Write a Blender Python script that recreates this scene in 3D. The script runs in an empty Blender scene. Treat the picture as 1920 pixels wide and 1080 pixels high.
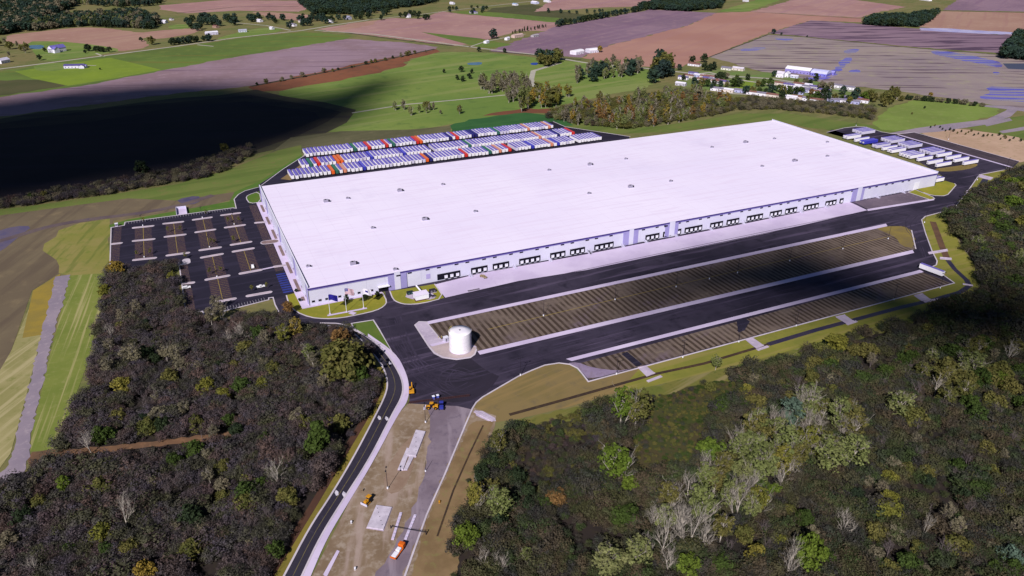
import bpy, bmesh, math, random
import numpy as np
from mathutils import Vector, Matrix, noise as mnoise
from mathutils.geometry import tessellate_polygon

# ------------------------------------------------------------------ camera, sky, sun, exposure
SC = bpy.context.scene
COL = SC.collection
F_PX, CAMX, CAMY, CAMZ = 1384.28, -55.358, -419.970, 215.293
YAW, PITCH, ROLL = 0.43184, 0.46418, 0.00243


def cam_axes():
    cy, sy, cp, sp = math.cos(YAW), math.sin(YAW), math.cos(PITCH), math.sin(PITCH)
    fwd = Vector((sy * cp, cy * cp, -sp))
    right = Vector((cy, -sy, 0))
    up = right.cross(fwd)
    cr, sr = math.cos(ROLL), math.sin(ROLL)
    return cr * right + sr * up, -sr * right + cr * up, fwd


AX_R, AX_U, AX_F = cam_axes()
cam = bpy.data.cameras.new('camera')
cam.sensor_width = 36
cam.lens = 36 * F_PX / 1920
cam.clip_start = 1
cam.clip_end = 20000
camo = bpy.data.objects.new('camera', cam)
COL.objects.link(camo)
mw = Matrix((AX_R, AX_U, -AX_F)).transposed().to_4x4()
mw.translation = (CAMX, CAMY, CAMZ)
camo.matrix_world = mw
SC.camera = camo

SUN_EL = math.radians(38)
SH = Vector((0.66, 0.75)).normalized()          # ground direction in which shadows fall
SUN_DIR = Vector((SH.x * math.cos(SUN_EL), SH.y * math.cos(SUN_EL), -math.sin(SUN_EL)))   # way the light travels
W = bpy.data.worlds.new('World')
SC.world = W
W.use_nodes = True
nt = W.node_tree
bgn = nt.nodes['Background']
sky = nt.nodes.new('ShaderNodeTexSky')
sky.sky_type = 'NISHITA'
sky.sun_disc = False
sky.sun_elevation = SUN_EL
sky.sun_rotation = math.atan2(-SH.x, -SH.y)
sky.air_density = 0.6
sky.dust_density = 0.2
sky.ozone_density = 3.0
nt.links.new(sky.outputs[0], bgn.inputs[0])
bgn.inputs[1].default_value = 0.05
sun = bpy.data.lights.new('sun', 'SUN')
sun.energy = 5.0
sun.angle = math.radians(0.55)
sun.color = (1.0, 0.95, 0.93)
suno = bpy.data.objects.new('sun', sun)
COL.objects.link(suno)
suno.rotation_euler = SUN_DIR.to_track_quat('-Z', 'Y').to_euler()
SC.view_settings.view_transform = 'Standard'
SC.view_settings.look = 'None'
SC.view_settings.gamma = 1
SC.view_settings.use_curve_mapping = False
SC.view_settings.exposure = 0.25
SC.cycles.max_bounces = 4
SC.cycles.transparent_max_bounces = 6


# ------------------------------------------------------------------ survey: where a picture point lies on the flat ground
def ray(px, py):
    return AX_F + AX_R * ((px - 960) / F_PX) - AX_U * ((py - 540) / F_PX)


def G(px, py, h=0.0):
    d = ray(px, py)
    t = (h - CAMZ) / d.z
    return Vector((CAMX + t * d.x, CAMY + t * d.y))


def GW(px, py, yp=0.0):
    d = ray(px, py)
    t = (yp - CAMY) / d.y
    return CAMX + t * d.x, CAMZ + t * d.z


def Z(x0, y0, s):
    """points read off an enlargement of a piece of the survey picture"""
    return lambda *pts: [(x0 + x / s, y0 + y / s) for x, y in pts]


def GG(pts):
    return [G(*p) for p in pts]


# ------------------------------------------------------------------ materials
def lin(c):
    c = c / 255
    return c / 12.92 if c <= 0.04045 else ((c + 0.055) / 1.055) ** 2.4


def alb(rgb, k=0.85):
    return tuple(min(0.9, lin(c) * k) for c in rgb) + (1,)


MATS = {}


def new_mat(name):
    m = bpy.data.materials.new(name)
    m.use_nodes = True
    MATS[name] = m
    n = m.node_tree.nodes
    return m, n, m.node_tree.links, n['Principled BSDF']


def mixrgb(n, l, fac, a, b, mode='MIX'):
    x = n.new('ShaderNodeMix')
    x.data_type = 'RGBA'
    x.blend_type = mode
    for s, v in ((x.inputs[0], fac), (x.inputs[6], a), (x.inputs[7], b)):
        if isinstance(v, (int, float)):
            s.default_value = v
        elif isinstance(v, tuple):
            s.default_value = v
        else:
            l.new(v, s)
    return x.outputs[2]


def math_n(n, l, op, a, b=None, c=None):
    x = n.new('ShaderNodeMath')
    x.operation = op
    for s, v in zip(x.inputs, (a, b, c)):
        if v is None:
            continue
        if isinstance(v, (int, float)):
            s.default_value = v
        else:
            l.new(v, s)
    return x.outputs[0]


def ramp(n, l, fac, lo, hi):
    x = n.new('ShaderNodeMapRange')
    x.interpolation_type = 'SMOOTHSTEP'
    l.new(fac, x.inputs[0])
    x.inputs[1].default_value = lo
    x.inputs[2].default_value = hi
    return x.outputs[0]


def noise(n, l, vec, scale, detail=5, rough=.6):
    x = n.new('ShaderNodeTexNoise')
    x.inputs['Scale'].default_value = scale
    x.inputs['Detail'].default_value = detail
    x.inputs['Roughness'].default_value = rough
    l.new(vec, x.inputs['Vector'])
    return x.outputs[0]


def aniso_vec(n, l, pos, ang, su, sv):
    u = (math.cos(ang), math.sin(ang), 0)
    v = (-math.sin(ang), math.cos(ang), 0)
    outs = []
    for d, s in ((u, su), (v, sv)):
        x = n.new('ShaderNodeVectorMath')
        x.operation = 'DOT_PRODUCT'
        l.new(pos, x.inputs[0])
        x.inputs[1].default_value = tuple(k * s for k in d)
        outs.append(x.outputs['Value'])
    c = n.new('ShaderNodeCombineXYZ')
    l.new(outs[0], c.inputs[0])
    l.new(outs[1], c.inputs[1])
    return c.outputs[0], outs


def M(name, c1, c2=None, c3=None, s1=.02, s2=.4, lo=.38, hi=.62, lo2=.5, hi2=.75, rough=.92, spec=.15, streak=None, rows=None, k=.85, metal=0, bump=0):
    """ground and wall stuff: two noise scales, optional streaks (angle, along, across, colour, amount) and rows (angle, period, colour, share)"""
    m, n, l, b = new_mat(name)
    geo = n.new('ShaderNodeNewGeometry')
    pos = geo.outputs['Position']
    col = alb(c1, k)
    if c2:
        col = mixrgb(n, l, ramp(n, l, noise(n, l, pos, s1), lo, hi), col, alb(c2, k))
    if c3:
        col = mixrgb(n, l, ramp(n, l, noise(n, l, pos, s2, 6, .65), lo2, hi2), col, alb(c3, k))
    if streak:
        ang, su, sv, sc, amt = streak[:5]
        slo, shi = streak[5:] if len(streak) > 5 else (.5, .62)
        vec, _ = aniso_vec(n, l, pos, ang, su, sv)
        f = math_n(n, l, 'MULTIPLY', ramp(n, l, noise(n, l, vec, 1.0, 4, .55), slo, shi), amt)
        col = mixrgb(n, l, f, col, alb(sc, k))
    if rows:
        ang, per, rc, amt = rows[:4]
        wid = rows[4] if len(rows) > 4 else .5
        vec, outs = aniso_vec(n, l, pos, ang, 1, 1)
        wob = math_n(n, l, 'MULTIPLY', noise(n, l, pos, .15, 2), per * .25)
        t = math_n(n, l, 'FRACT', math_n(n, l, 'DIVIDE', math_n(n, l, 'ADD', outs[1], wob), per))
        tri = math_n(n, l, 'ABSOLUTE', math_n(n, l, 'SUBTRACT', t, .5))
        f = ramp(n, l, tri, wid * .5 + .07, wid * .5 - .07)
        f = math_n(n, l, 'MULTIPLY', f, ramp(n, l, noise(n, l, pos, .045, 5), .3, .55))
        f = math_n(n, l, 'MULTIPLY', f, amt)
        col = mixrgb(n, l, f, col, alb(rc, k))
    if isinstance(col, tuple):
        b.inputs['Base Color'].default_value = col
    else:
        l.new(col, b.inputs['Base Color'])
    b.inputs['Roughness'].default_value = rough
    b.inputs['Specular IOR Level'].default_value = spec
    b.inputs['Metallic'].default_value = metal
    return m


def leaf_mat(name, cols, dark=.55, trans=.25, k=.85, scale=.25):
    """foliage: tint by plant, by clump and by leaf"""
    m, n, l, b = new_mat(name)
    geo = n.new('ShaderNodeNewGeometry')
    oi = n.new('ShaderNodeObjectInfo')
    cr = n.new('ShaderNodeValToRGB')
    cr.color_ramp.elements[0].color = alb(cols[0], k)
    cr.color_ramp.elements[1].color = alb(cols[-1], k)
    for i, c in enumerate(cols[1:-1]):
        e = cr.color_ramp.elements.new((i + 1) / (len(cols) - 1))
        e.color = alb(c, k)
    a = math_n(n, l, 'MULTIPLY', noise(n, l, geo.outputs['Position'], scale, 3), 1.3)
    a = math_n(n, l, 'ADD', a, math_n(n, l, 'MULTIPLY', oi.outputs['Random'], .8))
    a = math_n(n, l, 'FRACT', math_n(n, l, 'SUBTRACT', a, .45)) if len(cols) > 3 else math_n(n, l, 'SUBTRACT', a, .55)
    l.new(a, cr.inputs[0])
    v = math_n(n, l, 'MULTIPLY_ADD', geo.outputs['Random Per Island'], 1 - dark, dark)
    hs = n.new('ShaderNodeHueSaturation')
    l.new(v, hs.inputs['Value'])
    l.new(cr.outputs[0], hs.inputs['Color'])
    b.inputs['Roughness'].default_value = .8
    b.inputs['Specular IOR Level'].default_value = .1
    l.new(hs.outputs[0], b.inputs['Base Color'])
    if trans:
        tr = n.new('ShaderNodeBsdfTranslucent')
        l.new(hs.outputs[0], tr.inputs[0])
        mx = n.new('ShaderNodeMixShader')
        mx.inputs[0].default_value = trans
        l.new(b.outputs[0], mx.inputs[1])
        l.new(tr.outputs[0], mx.inputs[2])
        l.new(mx.outputs[0], n['Material Output'].inputs[0])
    return m


# ------------------------------------------------------------------ objects
def tag(o, label=None, cat=None, group=None, kind=None):
    if label:
        o['label'] = label
    if cat:
        o['category'] = cat
    if group:
        o['group'] = group
    if kind:
        o['kind'] = kind
    return o


def empty(name, loc=(0, 0, 0), rz=0, label=None, cat=None, group=None):
    o = bpy.data.objects.new(name, None)
    o.location = loc
    o.rotation_euler = (0, 0, rz)
    o.empty_display_size = .5
    COL.objects.link(o)
    return tag(o, label, cat, group)


def copy_tree(o, parent=None):
    c = o.copy()
    COL.objects.link(c)
    if parent is not None:
        c.parent = parent
    for ch in list(o.children):
        copy_tree(ch, c)
    return c


class MB:
    """collects shapes, then becomes ONE mesh object"""

    def __init__(self):
        self.v, self.f, self.mi = [], [], []

    def add(self, vs, fs, mi=0):
        o = len(self.v)
        self.v += [tuple(p) for p in vs]
        self.f += [tuple(i + o for i in q) for q in fs]
        self.mi += [mi] * len(fs)
        return self

    def box(self, x0, x1, y0, y1, z0, z1, mi=0, rz=0, c=(0, 0)):
        vs = [(x, y, z) for z in (z0, z1) for x, y in ((x0, y0), (x1, y0), (x1, y1), (x0, y1))]
        if rz:
            ca, sa = math.cos(rz), math.sin(rz)
            vs = [(c[0] + (x - c[0]) * ca - (y - c[1]) * sa, c[1] + (x - c[0]) * sa + (y - c[1]) * ca, z) for x, y, z in vs]
        return self.add(vs, [(3, 2, 1, 0), (4, 5, 6, 7), (0, 1, 5, 4), (1, 2, 6, 5), (2, 3, 7, 6), (3, 0, 4, 7)], mi)

    def bbox(self, x0, x1, y0, y1, z0, z1, r=.1, mi=0):
        """box with chamfered edges"""
        vs, fs = [], []
        for z, i in ((z0, r), (z0 + r, 0), (z1 - r, 0), (z1, r)):
            for x, y in ((x0 + r, y0), (x1 - r, y0), (x1, y0 + r), (x1, y1 - r), (x1 - r, y1), (x0 + r, y1), (x0, y1 - r), (x0, y0 + r)):
                cx, cy = (x0 + x1) / 2, (y0 + y1) / 2
                vs.append((x + (i if x < cx else -i), y + (i if y < cy else -i), z))
        for k in range(3):
            for j in range(8):
                a, b_ = k * 8 + j, k * 8 + (j + 1) % 8
                fs.append((a, b_, b_ + 8, a + 8))
        fs += [tuple(range(7, -1, -1)), tuple(range(24, 32))]
        return self.add(vs, fs, mi)

    def tube(self, p0, p1, r0, r1=None, n=6, mi=0, cap=True):
        r1 = r0 if r1 is None else r1
        p0, p1 = Vector(p0), Vector(p1)
        d = (p1 - p0)
        if d.length < 1e-6:
            return self
        d.normalize()
        a = d.orthogonal().normalized()
        b_ = d.cross(a)
        vs = []
        for p, r in ((p0, r0), (p1, r1)):
            for j in range(n):
                t = 2 * math.pi * j / n
                vs.append(p + a * (r * math.cos(t)) + b_ * (r * math.sin(t)))
        fs = [(j, (j + 1) % n, n + (j + 1) % n, n + j) for j in range(n)]
        if cap:
            fs += [tuple(range(n - 1, -1, -1)), tuple(range(n, 2 * n))]
        return self.add(vs, fs, mi)

    def prism(self, pts, z0, z1, mi=0):
        """upright prism over a simple outline"""
        n = len(pts)
        vs = [(p[0], p[1], z0) for p in pts] + [(p[0], p[1], z1) for p in pts]
        ar = sum(pts[i][0] * pts[(i + 1) % n][1] - pts[(i + 1) % n][0] * pts[i][1] for i in range(n))
        tri = tessellate_polygon([[Vector((p[0], p[1], 0)) for p in pts]])
        fs = []
        for t in tri:
            (ax, ay), (bx, by), (cx, cy) = [pts[i][:2] for i in t]
            t = t if (bx - ax) * (cy - ay) - (by - ay) * (cx - ax) > 0 else t[::-1]
            fs.append(tuple(i + n for i in t))
        for i in range(n):
            j = (i + 1) % n
            fs.append((i, j, j + n, i + n) if ar > 0 else (j, i, i + n, j + n))
        return self.add(vs, fs, mi)

    def disc(self, cx, cy, z, r, n=24, mi=0):
        return self.add([(cx + r * math.cos(2 * math.pi * j / n), cy + r * math.sin(2 * math.pi * j / n), z) for j in range(n)], [tuple(range(n))], mi)

    def mesh(self, name, mats, smooth=False):
        me = bpy.data.meshes.new(name)
        me.from_pydata(self.v, [], self.f)
        for m in (mats if isinstance(mats, (list, tuple)) else [mats]):
            me.materials.append(m)
        if any(self.mi):
            me.polygons.foreach_set('material_index', self.mi)
        if smooth:
            me.polygons.foreach_set('use_smooth', [True] * len(me.polygons))
        me.update()
        return me

    def build(self, name, mats, parent=None, smooth=False, loc=None):
        o = bpy.data.objects.new(name, self.mesh(name, mats, smooth))
        COL.objects.link(o)
        if parent is not None:
            o.parent = parent
        if loc is not None:
            o.location = loc
        return o


def chaikin(pts, it=2, closed=True):
    pts = [Vector(p[:2]) for p in pts]
    for _ in range(it):
        q = []
        n = len(pts)
        rng = range(n if closed else n - 1)
        if not closed:
            q.append(pts[0])
        for i in rng:
            a, b_ = pts[i], pts[(i + 1) % n]
            q += [a * .75 + b_ * .25, a * .25 + b_ * .75]
        if not closed:
            q.append(pts[-1])
        pts = q
    return pts


SHEETS = [0]


def sheet(name, pts, mat, z, smooth=0, kind='structure', world=False, label=None, cat=None, rag=0):
    """a ground surface: a flat polygon lying at height z (metres), outline from survey points"""
    P = [Vector(p) for p in pts] if world else GG(pts)
    if smooth:
        P = chaikin(P, smooth)
    if rag:
        r = random.Random(name + str(len(pts)))
        Q = []
        for i, a in enumerate(P):
            b_ = P[(i + 1) % len(P)]
            k = max(1, int((b_ - a).length / (rag * 3)))
            nrm = Vector((-(b_ - a).y, (b_ - a).x)).normalized()
            for j in range(k):
                Q.append(a.lerp(b_, j / k) + nrm * r.uniform(-rag, rag) * (0 if j == 0 else 1))
        P = Q
    SHEETS[0] += 1
    z += 3e-4 * SHEETS[0]          # no two sheets share a plane
    tri = tessellate_polygon([[Vector((p.x, p.y, 0)) for p in P]])
    vs = [(p.x, p.y, z) for p in P]
    fs = []
    for t in tri:
        a, b_, c = [P[i] for i in t]
        if abs((b_ - a).cross(c - a)) < 1e-9:
            continue
        fs.append(tuple(t) if (b_ - a).cross(c - a) > 0 else tuple(t[::-1]))
    mb = MB().add(vs, fs)
    o = mb.build(name, mat)
    return tag(o, label, cat, None, kind)


def ribbon_mb(mb, P, wid, z0, z1, closed=False, mi=0):
    """a strip of constant width along a world polyline, with sides when z1 > z0"""
    P = [Vector(p[:2]) for p in P]
    n = len(P)
    L, R_ = [], []
    for i in range(n):
        a = P[i - 1] if (i > 0 or closed) else None
        b_ = P[(i + 1) % n] if (i < n - 1 or closed) else None
        d1 = (P[i] - a).normalized() if a is not None else None
        d2 = (b_ - P[i]).normalized() if b_ is not None else None
        d1 = d1 if d1 is not None else d2
        d2 = d2 if d2 is not None else d1
        t = (d1 + d2)
        t = t.normalized() if t.length > 1e-4 else d1
        nn = Vector((-t.y, t.x))
        c = max(.4, nn.dot(Vector((-d1.y, d1.x))))
        L.append(P[i] + nn * (wid / 2 / c))
        R_.append(P[i] - nn * (wid / 2 / c))
    vs = [(p.x, p.y, z1) for p in L] + [(p.x, p.y, z1) for p in R_] + [(p.x, p.y, z0) for p in L] + [(p.x, p.y, z0) for p in R_]
    fs = []
    for i in range(n if closed else n - 1):
        j = (i + 1) % n
        fs.append((n + i, n + j, j, i))
        if z1 - z0 > .01:
            fs.append((i, j, 2 * n + j, 2 * n + i))
            fs.append((n + j, n + i, 3 * n + i, 3 * n + j))
    if z1 - z0 > .01 and not closed:
        fs += [(n, 0, 2 * n, 3 * n), (n - 1, 2 * n - 1, 4 * n - 1, 3 * n - 1)]
    return mb.add(vs, fs, mi)


def ribbon(name, pts, wid, mat, z1, z0=None, smooth=0, closed=False, world=False, kind='structure'):
    P = [Vector(p) for p in pts] if world else GG(pts)
    if smooth:
        P = chaikin(P, smooth, closed)
    if z0 is None:
        z1 += 3e-4 * SHEETS[0] + .02
    mb = MB()
    ribbon_mb(mb, P, wid, z1 if z0 is None else z0, z1, closed)
    return tag(mb.build(name, mat), kind=kind)


def inside(P, x, y):
    c = False
    n = len(P)
    for i in range(n):
        a, b_ = P[i], P[i - 1]
        if (a[1] > y) != (b_[1] > y) and x < (b_[0] - a[0]) * (y - a[1]) / (b_[1] - a[1]) + a[0]:
            c = not c
    return c


def to_px(x, y, z=0):
    d = Vector((x - CAMX, y - CAMY, z - CAMZ))
    zc = d.dot(AX_F)
    return 960 + F_PX * d.dot(AX_R) / zc, 540 - F_PX * d.dot(AX_U) / zc


# palette
LAV = M('lavender_white_roof', (234, 223, 246), (241, 231, 250), (222, 211, 236), s1=.006, s2=.02, lo2=.55, hi2=.8, lo=.35, hi=.65, rough=.7, k=.86, streak=(0, .02, .3, (228, 212, 236), .5))
WALLM = M('white_wall_panel', (206, 203, 226), (214, 212, 231), s1=.05, rough=.75, k=.82)
WALLB = M('lavender_blue_panel', (150, 142, 196), (158, 150, 202), s1=.08, rough=.6)
FASC = M('purple_eave_metal', (62, 50, 118), (72, 58, 132), s1=.1, rough=.5)
DARK = M('dark_dock_seal', (12, 11, 26), (18, 16, 32), s1=.5, rough=.8)
GLASS = M('dark_window_glass', (14, 12, 34), (20, 18, 44), s1=.3, rough=.15, spec=.5)
WHITE = M('white_paint', (236, 234, 244), (228, 226, 240), s1=.3, rough=.5, spec=.3)
OFFW = M('grey_white_metal', (205, 200, 222), (190, 186, 210), s1=.2, rough=.5, spec=.3)
GREYM = M('grey_metal', (120, 116, 130), (100, 96, 112), s1=.4, rough=.5, spec=.3)
DKMET = M('dark_steel', (34, 30, 40), (44, 40, 52), s1=.6, rough=.5)
RUB = M('black_rubber', (18, 17, 20), (26, 25, 28), s1=1, rough=.9)
CONC = M('pale_concrete', (212, 197, 224), (198, 182, 212), (180, 166, 192), s1=.03, s2=.25, lo2=.58, hi2=.8)
CONC2 = M('worn_concrete', (190, 176, 196), (170, 156, 178), (210, 196, 212), s1=.08, s2=.5)
KERBM = M('kerb_concrete', (205, 194, 205), (188, 178, 190), s1=.1)
ASPH = M('new_asphalt', (44, 39, 54), (62, 55, 72), (36, 32, 46), s1=.018, s2=.09, lo2=.48, hi2=.72,
         streak=(.03, .012, .22, (96, 84, 108), .8, .52, .72), rough=.85)
ASPH2 = M('fresh_black_asphalt', (36, 33, 48), (43, 39, 55), s1=.03, rough=.85,
          streak=(.0, .01, .25, (54, 49, 68), .6))
ROADM = M('road_asphalt', (54, 50, 64), (48, 44, 58), (62, 57, 72), s1=.03, s2=.6, rough=.85)
STALL = M('parking_stall_asphalt', (64, 50, 64), (56, 46, 64), s1=.06, rough=.85, rows=(0, 2.75, (128, 96, 66), .35, .12))
BAYM = M('striped_trailer_bay', (116, 101, 92), (104, 90, 84), (126, 112, 98), s1=.02, s2=.3, rows=(math.pi / 2, 3.72, (62, 50, 42), .92, .48),
         streak=(.5, .02, .06, (112, 96, 112), .6, .56, .72))
BAYD = M('gravel_bay', (112, 98, 104), (98, 86, 94), (124, 110, 112), s1=.04, s2=.3, rows=(math.pi / 2, 3.72, (84, 72, 80), .7, .5))
YEL = M('yellow_line_paint', (172, 148, 72), (150, 130, 70), s1=.3)
WLINE = M('white_line_paint', (215, 208, 220), (190, 184, 198), s1=.4)
BLUEP = M('blue_stall_paint', (44, 54, 128), (54, 62, 134), s1=.3)
# ------------------------------------------------------------------ the ground, fields and water
GRASS = M('rough_grass', (104, 108, 62), (122, 112, 74), (84, 94, 48), s1=.012, s2=.15, streak=(.3, .01, .08, (132, 122, 84), .5))
big = MB()
N = 24
xs = [-5000 + 12000 * i / N for i in range(N + 1)]
ys = [-2500 + 9500 * i / N for i in range(N + 1)]
big.add([(x, y, 0) for y in ys for x in xs], [(j * (N + 1) + i, j * (N + 1) + i + 1, (j + 1) * (N + 1) + i + 1, (j + 1) * (N + 1) + i) for j in range(N) for i in range(N)])
tag(big.build('ground', GRASS), kind='structure')

TAN = M('bare_tan_field', (176, 140, 124), (168, 130, 116), (184, 150, 134), s1=.006, s2=.05, streak=(.6, .002, .05, (164, 122, 116), .5), k=.74)
PINK = M('bare_pink_field', (178, 140, 134), (166, 126, 124), (192, 152, 142), s1=.005, s2=.03, streak=(.55, .001, .04, (164, 124, 134), .5), k=.74)
PURP = M('ploughed_purple_field', (150, 122, 138), (134, 108, 126), (166, 134, 142), s1=.005, s2=.05, streak=(.5, .002, .04, (128, 98, 124), .5), k=.74)
ORAN = M('bare_orange_field', (182, 138, 124), (172, 126, 114), s1=.006, streak=(.55, .002, .05, (172, 128, 122), .5), k=.74)
LONGF = M('pale_purple_stubble_field', (158, 132, 146), (146, 120, 128), (168, 142, 152), s1=.008, s2=.06, streak=(-.36, .004, .09, (112, 88, 106), .75, .55, .7), k=.74)
FLOOD = M('wet_stubble_field', (162, 146, 142), (150, 134, 138), (164, 156, 132), s1=.006, s2=.05, streak=(-.48, .007, .075, (92, 72, 88), .95, .54, .64), k=.74)
FLOOD2 = M('dark_striped_wet_field', (152, 126, 140), (140, 114, 132), s1=.006, streak=(-.35, .007, .06, (84, 64, 86), .95, .5, .6), k=.74)
CORN = M('green_crop_field', (98, 118, 54), (86, 104, 50), (110, 124, 60), s1=.006, s2=.05, streak=(-.4, .003, .06, (112, 104, 50), .7, .52, .7), k=.86)
BRIGHT = M('bright_yellow_green_lawn', (122, 142, 46), (112, 132, 48), (130, 146, 58), s1=.012, s2=.1, k=.84)
OLIVD = M('dark_olive_field', (84, 82, 54), (76, 78, 48), s1=.02)
GREEN = M('bright_green_field', (98, 120, 56), (112, 128, 62), (84, 106, 52), s1=.008, s2=.05, streak=(.2, .004, .04, (128, 134, 80), .7), k=.92)
GREEN2 = M('deep_green_crop', (46, 88, 48), (54, 96, 52), s1=.02, streak=(.0, .004, .1, (62, 100, 56), .5))
RUST = M('rust_brown_field', (138, 88, 64), (122, 76, 58), (104, 80, 60), s1=.01, s2=.08, k=.74)
SHADE_SOIL3 = M('painted_shade_soil_core', (40, 32, 36), (32, 26, 32), s1=.01, streak=(-.3, .003, .05, (40, 32, 44), .6))  # field soil blackened: the cloud's shade is put into its colour
WATER = M('flood_water', (88, 80, 176), (108, 98, 188), s1=.02, rough=.35, spec=.3, streak=(-.48, .006, .09, (156, 142, 142), .95, .47, .53))
WATERP = M('pale_flood_water', (202, 190, 222), (176, 164, 212), s1=.03, rough=.3, spec=.4)
POND = M('pond_water', (66, 100, 128), (80, 110, 130), s1=.05, rough=.2, spec=.5)
RURAL = M('rural_road_gravel', (178, 172, 158), (164, 158, 150), s1=.05)

S3 = Z(0, 0, 3)
S3b = Z(640, 0, 3)
S3c = Z(1280, 0, 3)
sheet('field', [(660, 43.5), (706, 38), (734, 34), (785, 35), (830, 21), (859, 26), (901, 29), (1040, 42), (1062, 58), (969, 58), (912, 76), (855, 86), (660, 62), (592, 55)], PINK, .03, rag=4)
sheet('field', [(915, 96), (933, 90), (1043, 50), (1220, 18), (1345, 24), (1290, 48), (1140, 86), (1090, 108)], PURP, .03, rag=4)
sheet('field', [(1090, 108), (1140, 86), (1290, 48), (1345, 24), (1407, 22), (1613, 34), (1617, 42), (1520, 38), (1440, 62), (1330, 107), (1270, 128), (1180, 124)], ORAN, .035, rag=4)
sheet('field', [(1407, 22), (1493, -2), (1590, -2), (1700, 13), (1640, 24), (1613, 33)], PINK, .03, rag=4)
sheet('field', [(1330, 107), (1440, 65), (1513, 70), (1713, 90), (1877, 103), (1930, 112), (1930, 205), (1843, 194), (1680, 170), (1563, 158), (1420, 132)], FLOOD, .03, rag=4)
sheet('field', [(1440, 62), (1520, 38), (1620, 45), (1713, 53), (1870, 65), (1905, 60), (1890, 92), (1877, 100), (1713, 88), (1513, 69)], FLOOD2, .03, rag=4)
sheet('field', [(1716, 50), (1768, 21), (1930, 24), (1930, 56), (1900, 66), (1870, 63)], TAN, .03, rag=4)
sheet('field', [(1768, 19), (1800, -3), (1930, -3), (1930, 22)], PURP, .03, rag=4)
sheet('field', [(1345, 22), (1425, -2), (1470, -2), (1400, 22)], GREEN, .028, rag=4)
sheet('field', [(1000, 22), (1040, -2), (1250, -2), (1200, 12), (1130, 14)], PINK, .028, rag=4)
sheet('field', [(900, 28), (925, 15), (1000, 8), (1060, 22), (1110, 30), (1050, 44), (1000, 40)], OLIVD, .026, rag=4)
sheet('field', [(840, 22), (900, 29), (1040, 42), (1050, 34), (940, 24), (880, 20)], CORN, .032, rag=4)
sheet('field', [(8, 80), (12, 66), (60, 61), (110, 55), (160, 51), (215, 54), (262, 62), (290, 58), (360, 52), (385, 58), (300, 74), (262, 70), (285, 88), (215, 98), (190, 88), (130, 82), (60, 84)], TAN, .03, smooth=1, rag=4)
sheet('field', [(300, 10), (420, 0), (620, 2), (560, 22), (440, 20), (350, 25), (300, 18)], PINK, .03, rag=4)
sheet('field', [(470, 22), (540, 24), (597, 30), (580, 40), (510, 34)], TAN, .031, rag=4)
sheet('field', [(600, 60), (660, 44), (705, 38), (700, 46), (640, 58)], TAN, .029, rag=4)
sheet('field', [(-20, 137), (140, 112), (330, 88), (450, 72), (567, 59), (660, 67), (640, 76), (400, 115), (150, 163), (-20, 184)], CORN, .035, rag=4)
sheet('lawn', [(28, 134), (205, 108), (245, 117), (302, 131), (215, 147), (128, 161), (60, 147)], BRIGHT, .045)
sheet('field', [(-20, 151), (85, 149), (122, 161), (-20, 183)], OLIVD, .042, rag=4)
sheet('field', [(-20, 184), (150, 162), (400, 114), (650, 73), (760, 80), (822, 88), (815, 95), (760, 104), (640, 131), (480, 160), (330, 175), (-20, 222)], LONGF, .04, rag=4)
sheet('field', [(465, 163), (570, 140), (690, 115), (818, 92), (825, 97), (768, 110), (756, 125), (640, 151), (530, 170), (480, 172)], RUST, .05, rag=6)
sheet('meadow', [(500, 172), (640, 150), (756, 125), (775, 110), (828, 97), (905, 98), (1010, 108), (1100, 118), (1230, 130), (1240, 160), (1100, 185), (1010, 212), (900, 226), (770, 245), (640, 248), (540, 245)], GREEN, .045, smooth=1, rag=4)
sheet('field', [(842, 236), (880, 224), (985, 211), (1045, 219), (1075, 235), (1040, 238), (845, 251)], GREEN2, .06, rag=4)
sheet('soil', [(905, 217), (985, 203), (1060, 205), (1080, 212), (985, 213)], RUST, .055, rag=5)
SHADE_SOIL1 = M('painted_shade_soil_outer', (84, 80, 58), (72, 68, 54), s1=.02, s2=.1, streak=(-.3, .003, .05, (64, 58, 54), .8), k=.7)  # outer and middle steps of the cloud shade painted into the soil
SHADE_SOIL2 = M('painted_shade_soil_mid', (62, 54, 46), (50, 44, 42), s1=.02, streak=(-.3, .003, .05, (44, 38, 42), .8), k=.7)
sheet('field', [(-20, 226), (330, 184), (480, 168), (530, 180), (610, 192), (668, 206), (650, 230), (610, 250), (545, 274), (490, 286), (430, 302), (330, 322), (150, 360), (-20, 385)], SHADE_SOIL1, .05, rag=16)  # three nested sheets, darker inward, paint the cloud shade on the ground
sheet('field', [(-20, 234), (330, 192), (470, 178), (520, 187), (600, 200), (640, 210), (615, 228), (560, 254), (490, 278), (430, 300), (330, 322), (150, 360), (-20, 385)], SHADE_SOIL2, .052, rag=20)
sheet('field', [(-20, 244), (330, 202), (460, 190), (510, 198), (590, 210), (600, 222), (545, 246), (480, 270), (420, 296), (330, 318), (150, 356), (-20, 382)], SHADE_SOIL3, .054, rag=24)
OLIVE = M('olive_rough_grass', (108, 104, 76), (94, 92, 66), (120, 112, 86), s1=.01, s2=.1, streak=(.2, .006, .1, (88, 86, 60), .5), k=.72)
sheet('verge', [(545, 258), (640, 246), (770, 243), (845, 236), (845, 252), (700, 262), (566, 288), (500, 292)], OLIVE, .06)
MEADG = M('mown_green_bank', (98, 114, 54), (108, 118, 60), (116, 112, 66), s1=.015, s2=.1, streak=(.15, .006, .06, (84, 102, 46), .6), k=.84)
sheet('bank', [(1040, 238), (1075, 220), (1180, 240), (1250, 236), (1430, 206), (1640, 236), (1720, 245), (1670, 253), (1605, 238), (1540, 246), (1450, 224), (1180, 256)], MEADG, .05, smooth=1)
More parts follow.
